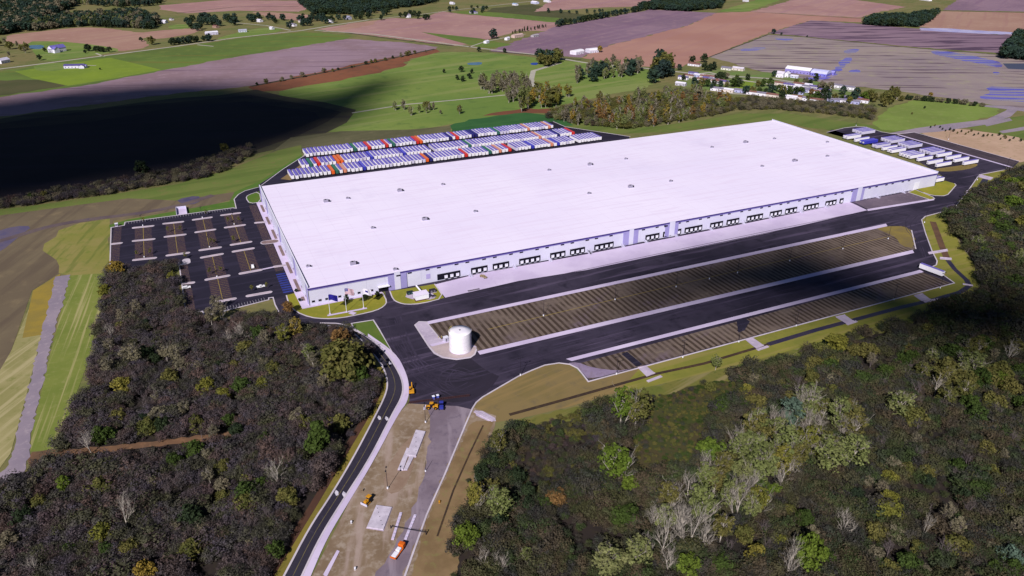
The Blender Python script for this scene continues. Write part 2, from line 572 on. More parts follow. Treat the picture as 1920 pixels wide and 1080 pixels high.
sheet('bank', [(1628, 228), (1690, 192), (1740, 186), (1860, 198), (1880, 208), (1850, 222), (1740, 240), (1660, 248)], M('bright_bank_grass', (120, 138, 66), (112, 128, 62), (132, 140, 82), s1=.02, s2=.12), .07, smooth=1, rag=3)
SANDY = M('sandy_bare_ground', (188, 158, 136), (176, 146, 124), (150, 132, 96), s1=.02, s2=.15)
sheet('sand', [(1722, 246), (1752, 236), (1840, 246), (1935, 262), (1935, 300), (1905, 306), (1830, 284), (1740, 256)], SANDY, .07, smooth=1, rag=3)
GRAV = M('grey_gravel_track', (150, 136, 148), (136, 124, 138), (164, 150, 158), s1=.03, s2=.3)
sheet('track', [(1655, 252), (1720, 240), (1780, 232), (1850, 224), (1885, 208), (1893, 200), (1912, 203), (1896, 218), (1860, 232), (1760, 247), (1720, 250)], GRAV, .075)
sheet('track', [(1845, 197), (1893, 199), (1935, 206), (1935, 211), (1890, 205), (1845, 200)], GRAV, .076)
sheet('pavement', [(1846, 233), (1893, 221), (1898, 226), (1850, 237)], GRAV, .08)
sheet('pavement', [(1873, 246), (1935, 235), (1935, 242), (1880, 250)], GRAV, .08)
sheet('lawn', [(1800, 236), (1850, 228), (1935, 214), (1935, 262), (1840, 246)], MEADG, .06)
# standing water on the wet fields, the ponds
for q in ([(1500, 148), (1540, 140), (1562, 130), (1575, 115), (1590, 106), (1600, 110), (1588, 122), (1578, 135), (1560, 146), (1530, 152)],
          [(1580, 94), (1612, 91), (1608, 98), (1585, 101)], [(1455, 70), (1490, 72), (1480, 77), (1452, 74)],
          [(1745, 94), (1790, 98), (1850, 110), (1880, 118), (1878, 128), (1840, 120), (1780, 108), (1748, 101)],
          [(1862, 134), (1876, 136), (1872, 141), (1862, 139)],
          [(1845, 162), (1900, 164), (1935, 166), (1935, 192), (1900, 190), (1840, 186), (1836, 180), (1860, 174)],
          [(1590, 132), (1612, 130), (1614, 137), (1594, 138)], [(1385, 92), (1430, 88), (1440, 92), (1392, 96)]):
    sheet('flood_water', q, WATER, .05, smooth=1, rag=5)
sheet('flood_water', [(1725, 52), (1790, 54), (1815, 56), (1905, 61), (1900, 65), (1840, 63), (1800, 61), (1724, 57)], WATERP, .05, rag=4)
sheet('flood_water', [(1880, 119), (1930, 119), (1930, 131), (1890, 129)], M('dark_water', (70, 76, 98)), .05)
sheet('pond', [(50, 85), (84, 84), (80, 92), (58, 92)], POND, .05, smooth=1)
sheet('pond', [(875, 118), (905, 116), (902, 122), (878, 122)], POND, .06, smooth=1)
sheet('pond', [(994, 118), (1010, 117), (1008, 122), (996, 122)], M('blue_pond', (46, 72, 150)), .06, smooth=1)
sheet('lawn', [(45, 78), (105, 77), (180, 84), (235, 94), (180, 104), (75, 118), (66, 100)], GREEN, .04, smooth=1)
sheet('lawn', [(60, 122), (110, 117), (150, 124), (110, 133), (70, 134)], GREEN, .05, smooth=1)
sheet('lawn', [(400, 74), (440, 62), (500, 50), (545, 56), (430, 74)], GREEN, .032, smooth=1)
sheet('lawn', [(310, 50), (340, 44), (370, 50), (330, 56)], GREEN, .033, smooth=1)
sheet('lawn', [(790, 60), (900, 72), (960, 84), (915, 92), (880, 84)], CORN, .036)
sheet('lawn', [(1262, 150), (1330, 128), (1420, 132), (1560, 158), (1620, 175), (1600, 196), (1450, 180), (1280, 165)], M('village_lawn', (104, 128, 66), (116, 120, 78), (92, 112, 56), s1=.03, s2=.2), .04, smooth=1)
sheet('lawn', [(1370, 152), (1395, 148), (1418, 152), (1405, 168), (1378, 168)], BRIGHT, .05, smooth=1)
# country roads
for q, w in (([(-60, 137), (60, 122), (200, 104), (330, 87), (440, 71), (567, 57), (620, 48), (700, 36)], 7), ([(590, 57), (700, 64), (815, 79), (905, 91), (1010, 103), (1100, 118), (1210, 128), (1300, 138), (1450, 148), (1600, 172)], 7),
             ([(880, 88), (910, 78), (950, 70), (985, 64)], 4), ([(690, 37), (780, 28), (860, 18), (1000, 2)], 5),
             ([(435, 42), (500, 48), (545, 57)], 5), ([(180, 100), (195, 106)], 4), ([(370, 84), (400, 87)], 5), ([(660, 212), (760, 196), (850, 188), (950, 178)], 4),
             ([(1050, 118), (1000, 133), (996, 150), (1008, 170)], 8), ([(120, 122), (180, 123)], 4), ([(1300, 140), (1330, 136), (1400, 152), (1460, 160)], 6), ([(1345, 174), (1420, 178), (1520, 190)], 6)):
    ribbon('country_road', q, w, RURAL, .09)
# field edges and ditches
HEDGE = M('rough_field_edge', (74, 68, 58), (60, 58, 48), s1=.03)
for q, w in (([(640, 60), (750, 75), (850, 86)], 6), ([(1440, 65), (1513, 70), (1713, 90), (1877, 103)], 4), ([(1330, 107), (1440, 65)], 3), ([(1407, 22), (1613, 35)], 4), ([(1768, 20), (1930, 24)], 5),
             ([(905, 95), (1010, 104), (1090, 112)], 5), ([(470, 162), (640, 130), (815, 92)], 7), ([(330, 25), (440, 13), (560, 12)], 5)):
    ribbon('field_edge', q, w, HEDGE, .085)

# ------------------------------------------------------------------ near ground around the site
FIELDB = M('brown_olive_field', (124, 110, 88), (112, 98, 80), (134, 118, 92), s1=.008, s2=.08, streak=(1.2, .006, .07, (98, 84, 72), .6), k=.72)
sheet('field', [(-120, 410), (60, 396), (240, 372), (400, 346), (440, 340), (440, 372), (400, 384), (212, 414), (190, 520), (112, 512), (60, 545), (20, 660), (-60, 900), (-160, 900)], FIELDB, .05)
sheet('verge', [(-60, 400), (60, 386), (240, 360), (330, 346), (430, 318), (520, 282), (565, 272), (565, 300), (480, 350), (440, 360), (330, 376), (240, 372), (60, 396), (-60, 412)], MEADG, .06)
sheet('verge', [(205, 422), (240, 412), (330, 396), (430, 378), (440, 360), (487, 340), (566, 290), (566, 302), (486, 352), (460, 360), (447, 366), (440, 375), (443, 390), (233, 424), (206, 428)], M('kerbside_green_grass', (74, 106, 40), (84, 112, 46), (100, 112, 56), s1=.03, s2=.2), .075)
MUDT = M('dark_mud_track', (92, 78, 82), (106, 92, 90), (84, 74, 92), s1=.05, s2=.2)
ribbon('mud_track', [(-60, 470), (40, 440), (90, 425), (160, 412), (250, 402), (330, 388), (400, 366)], 7, MUDT, .07, smooth=2)
sheet('puddle', [(330, 374), (372, 366), (378, 376), (362, 384), (340, 382)], M('puddle_mud', (80, 72, 100), (96, 84, 104), s1=.2, rough=.3), .08, smooth=1)
sheet('puddle', [(-10, 435), (28, 424), (62, 424), (40, 440), (0, 474), (-30, 480)], M('puddle_mud_wide', (92, 84, 110), (104, 92, 108), s1=.1, rough=.35), .08, smooth=1)
sheet('grass', [(110, 432), (150, 418), (206, 410), (206, 424), (203, 512), (150, 522), (110, 512), (80, 470)], M('patchy_grass', (128, 126, 62), (140, 130, 76), (108, 120, 50), s1=.03, s2=.15, streak=(1.3, .02, .2, (96, 108, 46), .6)), .065, rag=4)
MOWN = M('mown_streaky_grass', (122, 130, 62), (110, 122, 54), (136, 138, 80), s1=.03, s2=.3, streak=(1.47, .008, .5, (170, 160, 112), .8, .5, .66), k=.84)
sheet('grass', [(130, 517), (200, 512), (196, 560), (180, 610), (165, 680), (135, 760), (112, 842), (57, 847), (60, 810), (88, 690), (118, 570)], MOWN, .07)
sheet('grass', [(72, 540), (104, 520), (80, 620), (50, 740), (20, 850), (-20, 905), (-120, 900), (20, 660), (45, 600)], M('pale_straw_grass', (158, 148, 104), (140, 134, 86), (124, 124, 70), s1=.03, s2=.2, streak=(1.0, .01, .25, (176, 164, 124), .7)), .07)
sheet('grass', [(62, 545), (114, 513), (97, 560), (77, 628), (42, 634)], M('yellow_grass', (150, 128, 56), (138, 120, 60), s1=.08), .08)
sheet('track', [(104, 519), (132, 515), (118, 570), (103, 612), (88, 685), (72, 752), (57, 812), (56, 850), (45, 886), (0, 938), (-30, 960), (-30, 915), (10, 880), (22, 850), (30, 818), (50, 740), (62, 690), (80, 620), (93, 562)], GRAV, .1, rag=.8)
sheet('grass', [(58, 884), (90, 872), (70, 905), (0, 965), (-40, 990), (-30, 958), (0, 938)], M('verge_grass', (116, 124, 46), (104, 112, 44), s1=.1), .07)
CLAY = M('orange_clay_path', (118, 88, 66), (98, 76, 60), (140, 106, 80), s1=.04, s2=.3)
sheet('path', [(52, 862), (60, 848), (112, 842), (190, 838), (300, 826), (460, 806), (560, 798), (562, 804), (460, 815), (300, 838), (180, 850), (90, 870), (54, 884)], CLAY, .085, rag=1)

# the woodland floors
FLOOR = M('leaf_litter_floor', (50, 42, 40), (40, 36, 34), (58, 54, 36), s1=.04, s2=.3)
LEFT_WOOD = [(206, 512), (326, 501), (338, 592), (385, 603), (520, 592), (560, 615), (655, 618), (690, 650), (712, 700), (706, 735), (684, 775), (640, 850), (560, 985), (505, 1085), (380, 1300), (-420, 1300), (-420, 1180), (-60, 990), (60, 890), (112, 842), (165, 740), (190, 620)]
RIGHT_WOOD = [(905, 862), (925, 822), (985, 806), (1060, 786), (1150, 762), (1250, 738), (1340, 714), (1430, 692), (1540, 656), (1620, 630), (1700, 606), (1800, 578), (1852, 548), (1846, 520), (1810, 470), (1782, 420), (1780, 407), (1812, 395), (1842, 360), (1893, 333), (1990, 306), (2350, 400), (2400, 1300), (790, 1300), (842, 1045), (868, 950), (880, 900)]
sheet('woodland_floor', LEFT_WOOD, FLOOR, .055)
sheet('woodland_floor', RIGHT_WOOD, FLOOR, .055)
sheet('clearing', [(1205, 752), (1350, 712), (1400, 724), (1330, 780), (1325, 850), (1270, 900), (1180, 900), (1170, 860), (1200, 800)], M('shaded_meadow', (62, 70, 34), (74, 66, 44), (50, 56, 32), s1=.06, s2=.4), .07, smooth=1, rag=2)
BANK = M('low_bank_grass', (96, 104, 46), (112, 108, 54), (84, 92, 42), s1=.04, s2=.3, streak=(.25, .01, .25, (138, 126, 88), .8, .5, .64), k=.84)
sheet('bank', [(960, 790), (1060, 768), (1150, 745), (1250, 718), (1340, 694), (1430, 672), (1540, 640), (1620, 616), (1700, 595), (1800, 570), (1800, 580), (1700, 610), (1620, 634), (1540, 660), (1430, 697), (1340, 719), (1250, 743), (1150, 767), (1060, 791), (985, 812), (930, 825)], BANK, .062, rag=1.5)
# verges along the trailer lot
DRYG = M('dry_yellow_grass', (140, 120, 80), (128, 112, 70), (120, 106, 80), s1=.03, s2=.15, streak=(.2, .01, .15, (156, 130, 84), .6), k=.72)
VERG = M('yellow_green_verge', (132, 128, 56), (118, 118, 52), (108, 114, 46), s1=.03, s2=.2, streak=(0, .01, .2, (144, 130, 76), .6), k=.84)
DITCH = M('dark_brown_ditch', (70, 54, 42), (60, 48, 42), (92, 76, 52), s1=.08, s2=.3)
WETD = M('wet_dark_ditch', (48, 44, 66), (58, 50, 66), s1=.08, rough=.4)
sheet('verge', [(884, 765), (893, 752), (940, 724), (985, 700), (1030, 682), (1070, 683), (1100, 714), (1200, 690), (1160, 735), (1060, 765), (975, 785), (910, 795)], DRYG, .07)
sheet('verge', [(1100, 714), (1300, 664), (1500, 610), (1700, 555), (1785, 532), (1830, 522), (1846, 545), (1800, 572), (1620, 618), (1430, 672), (1250, 718), (1160, 738)], VERG, .065)
sheet('verge', [(1728, 410), (1790, 390), (1815, 361), (1838, 329), (1890, 315), (1925, 312), (1870, 345), (1838, 372), (1808, 395), (1778, 412), (1800, 460), (1845, 520), (1846, 540), (1790, 532), (1748, 500), (1757, 490), (1748, 470)], VERG, .066)
ribbon('ditch', [(955, 778), (1010, 763), (1057, 750), (1142, 726), (1231, 701), (1320, 682), (1440, 646)], 2.1, DITCH, .09)
ribbon('ditch', [(1440, 646), (1530, 619), (1605, 599), (1687, 577), (1755, 561), (1800, 548), (1818, 536), (1812, 525), (1790, 505), (1777, 488)], 3.4, WETD, .09)
ribbon('ditch', [(1749, 416), (1757, 437), (1766, 462), (1776, 486)], 4.5, M('brown_dry_ditch', (104, 78, 60), (90, 68, 56), s1=.1), .09)
ribbon('ditch', [(1848, 336), (1834, 358), (1822, 380), (1808, 393)], 5, WETD, .09)
sheet('verge', [(700, 690), (716, 716), (708, 748), (684, 792), (645, 860), (602, 935), (556, 1010), (510, 1085), (470, 1150), (530, 1150), (560, 1080), (640, 930), (700, 800), (727, 738), (727, 713), (717, 685)], M('yellow_road_verge', (128, 114, 50), (114, 104, 46), (138, 120, 62), s1=.06, s2=.3), .075)
ribbon('ditch', [(709, 700), (714, 722), (703, 752), (680, 792), (640, 858), (597, 932), (550, 1008), (500, 1090)], 3.2, M('brown_road_ditch', (84, 58, 46), (74, 52, 44), s1=.1), .085, smooth=1)
# bare construction ground in front
DIRT = M('bare_construction_dirt', (142, 122, 102), (124, 104, 84), (160, 144, 130), s1=.05, s2=.25, lo2=.45, hi2=.7, streak=(1.2, .02, .12, (170, 150, 142), .75, .5, .66))
sheet('dirt', [(767, 755), (880, 747), (890, 765), (930, 780), (928, 800), (905, 850), (890, 900), (880, 950), (858, 1040), (840, 1160), (545, 1160), (600, 1050), (655, 941), (704, 860), (748, 775)], DIRT, .08)
sheet('dirt', [(893, 790), (925, 790), (910, 840), (893, 880), (884, 940), (862, 1040), (838, 1160), (748, 1160), (800, 975), (838, 892), (878, 800)], M('brown_slope_dirt', (136, 112, 82), (120, 98, 70), (126, 118, 74), s1=.1, s2=.3), .1, rag=.6)
ribbon('ditch', [(906, 798), (880, 852), (850, 920), (820, 1006)], .8, DITCH, .12)
sheet('worn_lane', [(806, 760), (886, 752), (888, 764), (872, 797), (832, 892), (798, 966), (770, 1040), (755, 1090), (700, 1090), (745, 1010), (782, 940), (800, 868), (806, 810)], M('worn_grey_lane', (134, 120, 132), (118, 104, 116), (104, 92, 108), s1=.06, s2=.3, streak=(1.25, .02, .15, (152, 138, 150), .7)), .105, rag=1.2)
sheet('dirt', [(735, 855), (790, 800), (770, 900), (740, 930), (715, 915)], M('sandy_dirt_patch', (150, 128, 112), (138, 114, 98), s1=.15), .11, smooth=1, rag=2.5)

# ------------------------------------------------------------------ pavements of the site
sheet('pavement', [(722, 545), (1000, 480), (1500, 370), (1753, 348.5), (1767, 330), (1700, 290), (1560, 243), (1550, 249), (1583, 240.5), (1605, 238), (1624, 239), (1653, 248), (1672, 251), (1686, 252.5), (1714, 248.5), (1911, 303), (1899, 315), (1836, 328), (1813, 361), (1790, 388.5), (1786, 392), (1733, 406.5),
                   (1728, 412.5), (1735, 437), (1747, 470), (1757, 490), (1755.5, 497), (1747, 501), (1789.6, 531), (1103, 716), (1093, 703), (1083, 691), (1068, 683.5), (1048, 681), (1022, 685), (998, 694.5), (972, 706), (940, 724.5), (905, 745), (893, 755), (884, 768), (858, 762), (767, 757), (768, 735),
                   (760, 705), (742, 672), (722, 645), (706, 606), (655, 607), (600, 615), (545, 605), (520, 585), (513, 561), (539, 553), (545, 572), (575, 592), (640, 596), (700, 585), (724, 570)], ASPH, .14)
sheet('pavement', [(206, 509), (208.5, 427), (233, 423), (234.5, 417), (437, 390), (443, 391), (439, 374), (447, 365), (460, 358), (486, 351), (484, 347), (530, 318), (560, 299), (569, 294), (573, 290), (700, 268), (1037, 228), (1060, 238), (1180, 256), (1180, 270), (900, 300), (500, 372), (482, 381), (553, 550), (539, 553),
                   (513, 561), (504, 561), (383.6, 593), (379.7, 584), (348.6, 588), (335.6, 493), (325, 498.6)], ASPH2, .13)
D1 = Z(1480, 220, 4.155)
# concrete apron along the docks, gravel yard, strips
sheet('concrete_apron', [(815, 534), (835, 558.5), (973, 527), (1110, 505), (1420, 442), (1626, 394.5), (1593, 379), (1400, 419), (1100, 477), (900, 513)], CONC, .17)
sheet('gravel_yard', [(1601, 379), (1628, 393.5), (1748, 374.5), (1733, 372.5), (1702, 360.5)], M('gravel_yard', (112, 98, 112), (98, 86, 100), (126, 112, 122), s1=.04, s2=.3), .165)
sheet('concrete_strip', [(1626, 392.5), (1750, 372.5), (1752, 375.5), (1627, 396)], CONC, .18)
sheet('concrete_strip', [(797, 604), (1661, 419.8), (1664, 424.5), (801, 609)], CONC, .18)
sheet('concrete_strip', [(895, 659), (1711, 469), (1714, 474.5), (900, 665.5)], CONC, .18)
sheet('concrete_strip', [(1061, 673.5), (1725, 506.5), (1732, 510.5), (1072, 677.5)], CONC, .18)
BAY_A = [(802, 609), (1664, 424.5), (1695, 424), (1709, 432), (1717, 467), (1710, 469.5), (893, 659), (892, 652), (826, 636)]
sheet('trailer_bay', BAY_A, BAYM, .16)
sheet('trailer_bay', [(1085, 682), (1731, 511), (1783, 531.5), (1105, 712.5), (1092, 694)], BAYM, .16)
FADE = M('faded_concrete_patch', (150, 134, 160), (136, 120, 148), (120, 104, 120), s1=.06, s2=.25, streak=(1.1, .03, .1, (116, 100, 108), .7))
sheet('pavement', [(1062, 682), (1082, 679), (1110, 690), (1160, 696), (1190, 690), (1105, 713), (1093, 700), (1080, 688)], FADE, .172, smooth=1)
sheet('pavement', [(1380, 594), (1388, 592), (1406, 603), (1396, 620), (1384, 624)], ASPH2, .17)
sheet('pavement', [(1165, 664), (1176, 660), (1205, 684), (1193, 688)], ASPH2, .17)
sheet('verge', [(1640, 428), (1664, 424.8), (1695, 424.3), (1709, 432), (1717, 466), (1690, 462), (1680, 445), (1660, 436)], M('dry_tan_patch', (136, 118, 62), (122, 106, 64), (112, 98, 78), s1=.05, s2=.3), .175, smooth=1, rag=1.5)
ribbon('yellow_line', [(915, 618), (1100, 574), (1400, 504), (1680, 441)], .35, YEL, .19)
sheet('trailer_bay', [(1686, 252.5), (1714, 249.5), (1908, 303.5), (1897, 312)], M('dark_striped_bay', (70, 60, 68), (60, 52, 62), s1=.04, rows=(0, 3.7, (96, 82, 88), .7, .4)), .16)
ribbon('concrete_strip', [(1683, 252.6), (1899, 314.5)], 3.0, CONC, .18)
sheet('trailer_bay', [(545, 338), (526, 336), (552, 318), (566, 307), (590, 312), (700, 300)], M('tan_bay_ground', (134, 112, 74), (120, 100, 70), s1=.1), .155)
sheet('verge', [(1745, 318), (1790, 312), (1830, 306), (1834, 311), (1815, 318), (1770, 323)], M('dry_brown_grass', (130, 112, 62), (116, 100, 60), s1=.1), .16, smooth=1)
# lawns and sidewalks round the building
LAWN = M('yellow_green_lawn', (142, 136, 46), (128, 128, 44), (150, 140, 58), s1=.05, s2=.3, k=.84)
FRONT_LAWN = [(537, 554), (542, 572), (555, 585), (581, 595.6), (610, 598.5), (641, 596.5), (674.5, 590), (705.6, 582.6), (720, 575), (726, 566), (717, 549), (573, 577.5), (553, 550)]
UTIL_LAWN = [(731, 546.5), (737, 562), (747, 568), (763, 571.5), (791, 569.7), (833, 559), (815, 533), (780, 539)]
TRI_LAWN = [(659, 607), (700, 600.5), (711, 618), (742, 672), (722, 652), (690, 632), (665, 620)]
D2 = Z(1680, 300, 13.5)
END_LAWN = D2((530, 745), (610, 720), (985, 655), (1010, 575), (1240, 530), (1480, 600), (1520, 640), (1400, 780), (1310, 880), (1200, 913), (1000, 908), (850, 882), (700, 828))
STRIP_LAWN = D2((300, 820), (480, 750), (930, 940), (975, 985), (860, 1008))
GRASS_NOSE = [(461, 371.5), (465, 366), (486, 359), (490, 379), (468, 382)]
for q in (FRONT_LAWN, UTIL_LAWN, END_LAWN, STRIP_LAWN):
    sheet('lawn', q, LAWN, .2)
sheet('lawn', TRI_LAWN, M('green_lawn_corner', (84, 106, 42), (94, 110, 48), s1=.08), .2)
sheet('lawn', GRASS_NOSE, M('green_lawn_nose', (84, 112, 40), (96, 112, 50), s1=.08), .2)
sheet('sidewalk', [Vector(q) for q in ((-.05, -.2), (-.05, 206), (-5.0, 206), (-5.6, 20), (-5.0, -2.6), (-.05, -2.6))], CONC, .21, world=True)
sheet('sidewalk', [Vector(q) for q in ((-.05, -2.6), (-.05, -.05), (46, -.05), (46, -2.2))], CONC, .212, world=True)
PLANTER = M('brown_planting_bed', (140, 118, 118), (124, 104, 104), s1=.2)
for y0, y1 in ((8, 14), (22, 42), (52, 72), (84, 104), (118, 138), (150, 168), (180, 198)):
    sheet('planting_bed', [Vector(q) for q in ((-1.0, y0), (-1.0, y1), (-3.0, y1), (-3.0, y0))], PLANTER, .225, world=True)
KER = 0.3
for q, c, s in ((FRONT_LAWN[:11], False, 1), (UTIL_LAWN[:7], False, 1), (TRI_LAWN, True, 0), (END_LAWN[5:], False, 0), (STRIP_LAWN, True, 0), (GRASS_NOSE, True, 1),
                ([(206, 509), (208.5, 427), (233, 423), (234.5, 417), (437, 390), (443, 391), (439, 374), (447, 365), (460, 358), (486, 351), (530, 318), (558, 300), (570, 293), (572, 288)], False, 0),
                ([(325, 498.6), (335.6, 493), (348.6, 588), (379.7, 584), (383.6, 593), (504, 562.5), (504, 559), (512, 558), (516, 572), (523, 585)], False, 0),
                ([(1789.6, 531), (1103, 716), (1093, 703), (1083, 691), (1068, 683.5), (1048, 681), (1022, 685), (998, 694.5), (972, 706), (940, 724.5), (905, 745), (893, 755), (886, 766), (873.6, 795), (833, 892.5), (800, 966), (763.7, 1067.7), (735, 1150)], False, 0),
                ([(1686, 251), (1714, 248), (1911, 302.5)], False, 0), ([(1550, 248.5), (1583, 240), (1605, 237.5), (1624, 238.5), (1653, 247.5), (1672, 250.7), (1686, 251)], False, 0),
                ([(1899, 315.5), (1836, 328), (1813, 361), (1790, 388.5), (1784, 393), (1735, 406), (1728, 412.5), (1735, 437), (1747, 470), (1757, 490), (1755.5, 497), (1747, 501), (1789.6, 531)], False, 0),
                ([(1709, 432), (1717, 467)], False, 0), ([(1037, 228), (1060, 238), (1140, 250), (1182, 256.5)], False, 0)):
    ribbon('kerb', q, .75, KERBM, KER, .1, smooth=s, closed=c)
# tank island
TANK_PAD = [(778, 610), (786, 603.5), (799, 604), (826, 637), (850, 633), (893, 650), (893.6, 656), (890, 665), (882, 671), (856, 674.7), (830, 671), (814.5, 663), (804, 650)]
sheet('tank_pad', TANK_PAD, CONC2, .24)
sheet('tank_gravel', [(806, 650), (840, 643), (893, 652), (890, 664), (882, 669.5), (856, 673), (831, 669.5), (816, 661.5)], M('pale_gravel_pad', (186, 168, 168), (172, 156, 158), (198, 182, 180), s1=.1, s2=.6), .25)
sheet('tank_walk', [(806, 646.5), (838, 639), (842, 642.5), (810, 650.5)], CONC, .26)
ribbon('kerb', TANK_PAD[6:] + TANK_PAD[:4], .8, KERBM, KER, .1)
# stained tyre marks and darker repairs on the junction
sheet('pavement', [(880, 670), (905, 690), (936, 706), (925, 722), (905, 740), (880, 752), (820, 752), (830, 700)], M('fresh_dark_patch', (40, 36, 48), (48, 42, 56), s1=.05), .147, rag=2)
sheet('pavement', [(620, 600), (650, 600), (655, 606), (600, 614), (560, 608), (552, 598)], ROADM, .147)

# the two-lane entrance road, its kerbs, sidewalk and markings
RL = [(600, 611), (640, 612), (665, 625), (694, 656), (717, 685), (727, 713), (725, 738), (698.5, 790.7), (662, 860), (621, 929), (580, 990), (533, 1080), (490, 1160)]
RR = [(600, 606), (648, 607), (690, 632), (723, 660), (745, 693), (755.5, 717), (755.5, 742), (735, 778), (694, 860), (641.5, 941), (600.7, 1006.6), (568, 1076), (530, 1160)]
RS = [(690, 626), (742, 662), (761, 697), (768, 725.5), (764.7, 754), (747, 776), (702.5, 862), (653.7, 943), (613, 1010), (583, 1080), (550, 1160)]
gl, gr, gs = chaikin(GG(RL), 2, False), chaikin(GG(RR), 2, False), chaikin(GG(RS), 2, False)
sheet('road', gl + gr[::-1], ROADM, .16, world=True)
sheet('sidewalk', chaikin(GG(RR[2:]), 2, False) + gs[::-1], CONC, .2, world=True)
ribbon('kerb', gl, .8, KERBM, KER, .1, world=True)
ribbon('kerb', gr, .8, KERBM, KER, .1, world=True)
mid = [(a + b_) / 2 for a, b_ in zip(gl, gr)]
ribbon('yellow_line', mid, .22, M('faded_yellow_line', (128, 116, 72), (104, 96, 72), s1=.2), .18, world=True)
for q in ((715, 685), (731, 681.5), (711, 784), (725, 785.5), (631, 925), (645, 927.5)):
    p = G(*q)
    sheet('road_marking', [p + Vector(v) for v in ((-.5, -1.6), (.5, -1.6), (.9, .4), (.2, 2), (-.7, .5))], WLINE, .185, world=True)
sheet('sidewalk', [(606, 1078), (632, 1032), (637, 1034), (612, 1084)], CONC, .2)

# ------------------------------------------------------------------ staff car park: bays, lines, islands
C1 = Z(180, 330, 3.856)
for a, b_ in (((340, 366), (350, 598)), ((561, 342), (592, 566)), ((771, 312), (826, 528)), ((842, 580), (916, 905)), ((978, 280), (1050, 486)), ((1070, 540), (1118, 690))):
    p, q = GG(C1(a, b_))
    x = (p.x + q.x) / 2
    y0, y1 = sorted((p.y, q.y))
    sheet('parking_bay', [Vector(v) for v in ((x - 6, y0), (x + 6, y0), (x + 6, y1), (x - 6, y1))], STALL, .15, world=True)
    ribbon('yellow_line', [Vector((x, y0)), Vector((x, y1))], .3, YEL, .165, world=True)
    mb = MB()
    k = int((y1 - y0) / 2.75)
    for i in range(k + 1):
        y = y0 + i * 2.75
        for s in (-1, 1):
            mb.add([(x + s * .2, y - .06, .225), (x + s * 5.6, y - .06, .225), (x + s * 5.6, y + .06, .225), (x + s * .2, y + .06, .225)], [(0, 1, 2, 3) if s > 0 else (3, 2, 1, 0)])
    tag(mb.build('parking_line', YEL), kind='structure')
p, q = G(482, 384), G(546, 530)
sheet('parking_bay', [Vector(v) for v in ((-5.9, 60), (-5.6, 200), (-11.6, 200), (-11.6, 60))], STALL, .15, world=True)
mb = MB()
for i in range(52):
    y = 60 + i * 2.75
    mb.add([(-11.5, y - .06, .235), (-5.8, y - .06, .235), (-5.8, y + .06, .235), (-11.5, y + .06, .235)], [(0, 1, 2, 3)])
tag(mb.build('parking_line', YEL), kind='structure')
for e0, e1, n, dx in (((335.6, 497), (348.6, 586), 30, 5.5), ((214, 424), (206, 505), 26, 5.5)):
    p, q = G(*e0), G(*e1)
    sheet('parking_bay', [p, q, q + Vector((dx, 0)), p + Vector((dx, 0))], STALL, .15, world=True)
    mb = MB()
    for i in range(n):
        a = p.lerp(q, i / n)
        mb.add([(a.x, a.y - .06, .235), (a.x + dx, a.y - .06, .235), (a.x + dx, a.y + .06, .235), (a.x, a.y + .06, .235)], [(0, 1, 2, 3)])
    tag(mb.build('parking_line', YEL), kind='structure')
for e0, e1, n, dy in (((236, 417), (436, 390.5), 40, -5), ((384, 592), (502, 563.5), 22, 5), ((207, 508.5), (326, 498), 17, 5)):
    p, q = G(*e0), G(*e1)
    mb = MB()
    for i in range(n):
        a = p.lerp(q, i / n)
        mb.add([(a.x - .06, a.y, .235), (a.x + .06, a.y, .235), (a.x + .06, a.y + dy, .235), (a.x - .06, a.y + dy, .235)], [(0, 1, 2, 3) if dy > 0 else (3, 2, 1, 0)])
    tag(mb.build('parking_line', WLINE), kind='structure')
y0 = 24
for i in range(9):
    y = y0 + i * 3.6
    sheet('blue_stall', [Vector(v) for v in ((-12, y), (-6, y), (-6, y + 2.2), (-12, y + 2.2))], BLUEP, .162, world=True)
ISL = [((275, 376), (408, 363)), ((275, 471), (415, 458)), ((278, 609), (425, 594)), ((120, 493), (178, 487)), ((495, 346), (623, 333)), ((505, 441), (640, 425)), ((520, 576), (665, 557)),
       ((708, 318), (830, 301)), ((727, 408), (855, 389)), ((757, 538), (895, 518)), ((768, 591), (908, 566)), ((802, 751), (955, 723)), ((840, 919), (1000, 889)), ((912, 285), (1035, 269)), ((940, 374), (1070, 356)),
       ((983, 499), (1115, 478)), ((997, 548), (1133, 525)), ((1048, 707), (1190, 681)), ((1100, 869), (1258, 841)), ((1158, 340), (1214, 335)), ((640, 778), (700, 773)), ((1296, 657), (1362, 648))]
MULCH = M('pale_island_gravel', (196, 178, 190), (180, 164, 174), s1=.2)


def capsule(p, q, r):
    d = (q - p).normalized()
    a = math.atan2(d.y, d.x)
    out = [q + Vector((math.cos(a + t), math.sin(a + t))) * r for t in [(-.5 + i / 6) * math.pi for i in range(7)]]
    return out + [p + Vector((math.cos(a + t), math.sin(a + t))) * r for t in [(.5 + i / 6) * math.pi for i in range(7)]]


for a, b_ in ISL:
    p, q = GG(C1(a, b_))
    mb = MB().prism(capsule(p, q, 1.55), .1, .29).prism(capsule(p, q, 1.0), .29, .31, 1)
    tag(mb.build('parking_island', [KERBM, MULCH]), kind='structure')
p, q = GG(C1((1225, 482), (1290, 474)))
tag(MB().prism(capsule(p, q, 3.6), .1, .29).prism(capsule(p, q, 3), .29, .31, 1).build('parking_island', [KERBM, PLANTER]), kind='structure')
p = GG(C1((655, 625)))[0]
tag(MB().prism(capsule(p + Vector((0, -1)), p + Vector((0, 4)), 2.6), .1, .29).prism(capsule(p + Vector((-6, -2.5)), p + Vector((0, -2.5)), 1.2), .1, .285).build('parking_island', [KERBM]), kind='structure')
ribbon('crosswalk', [p2 for p2 in GG(C1((1185, 681), (1300, 657)))], 1.8, CONC, .2, world=True)
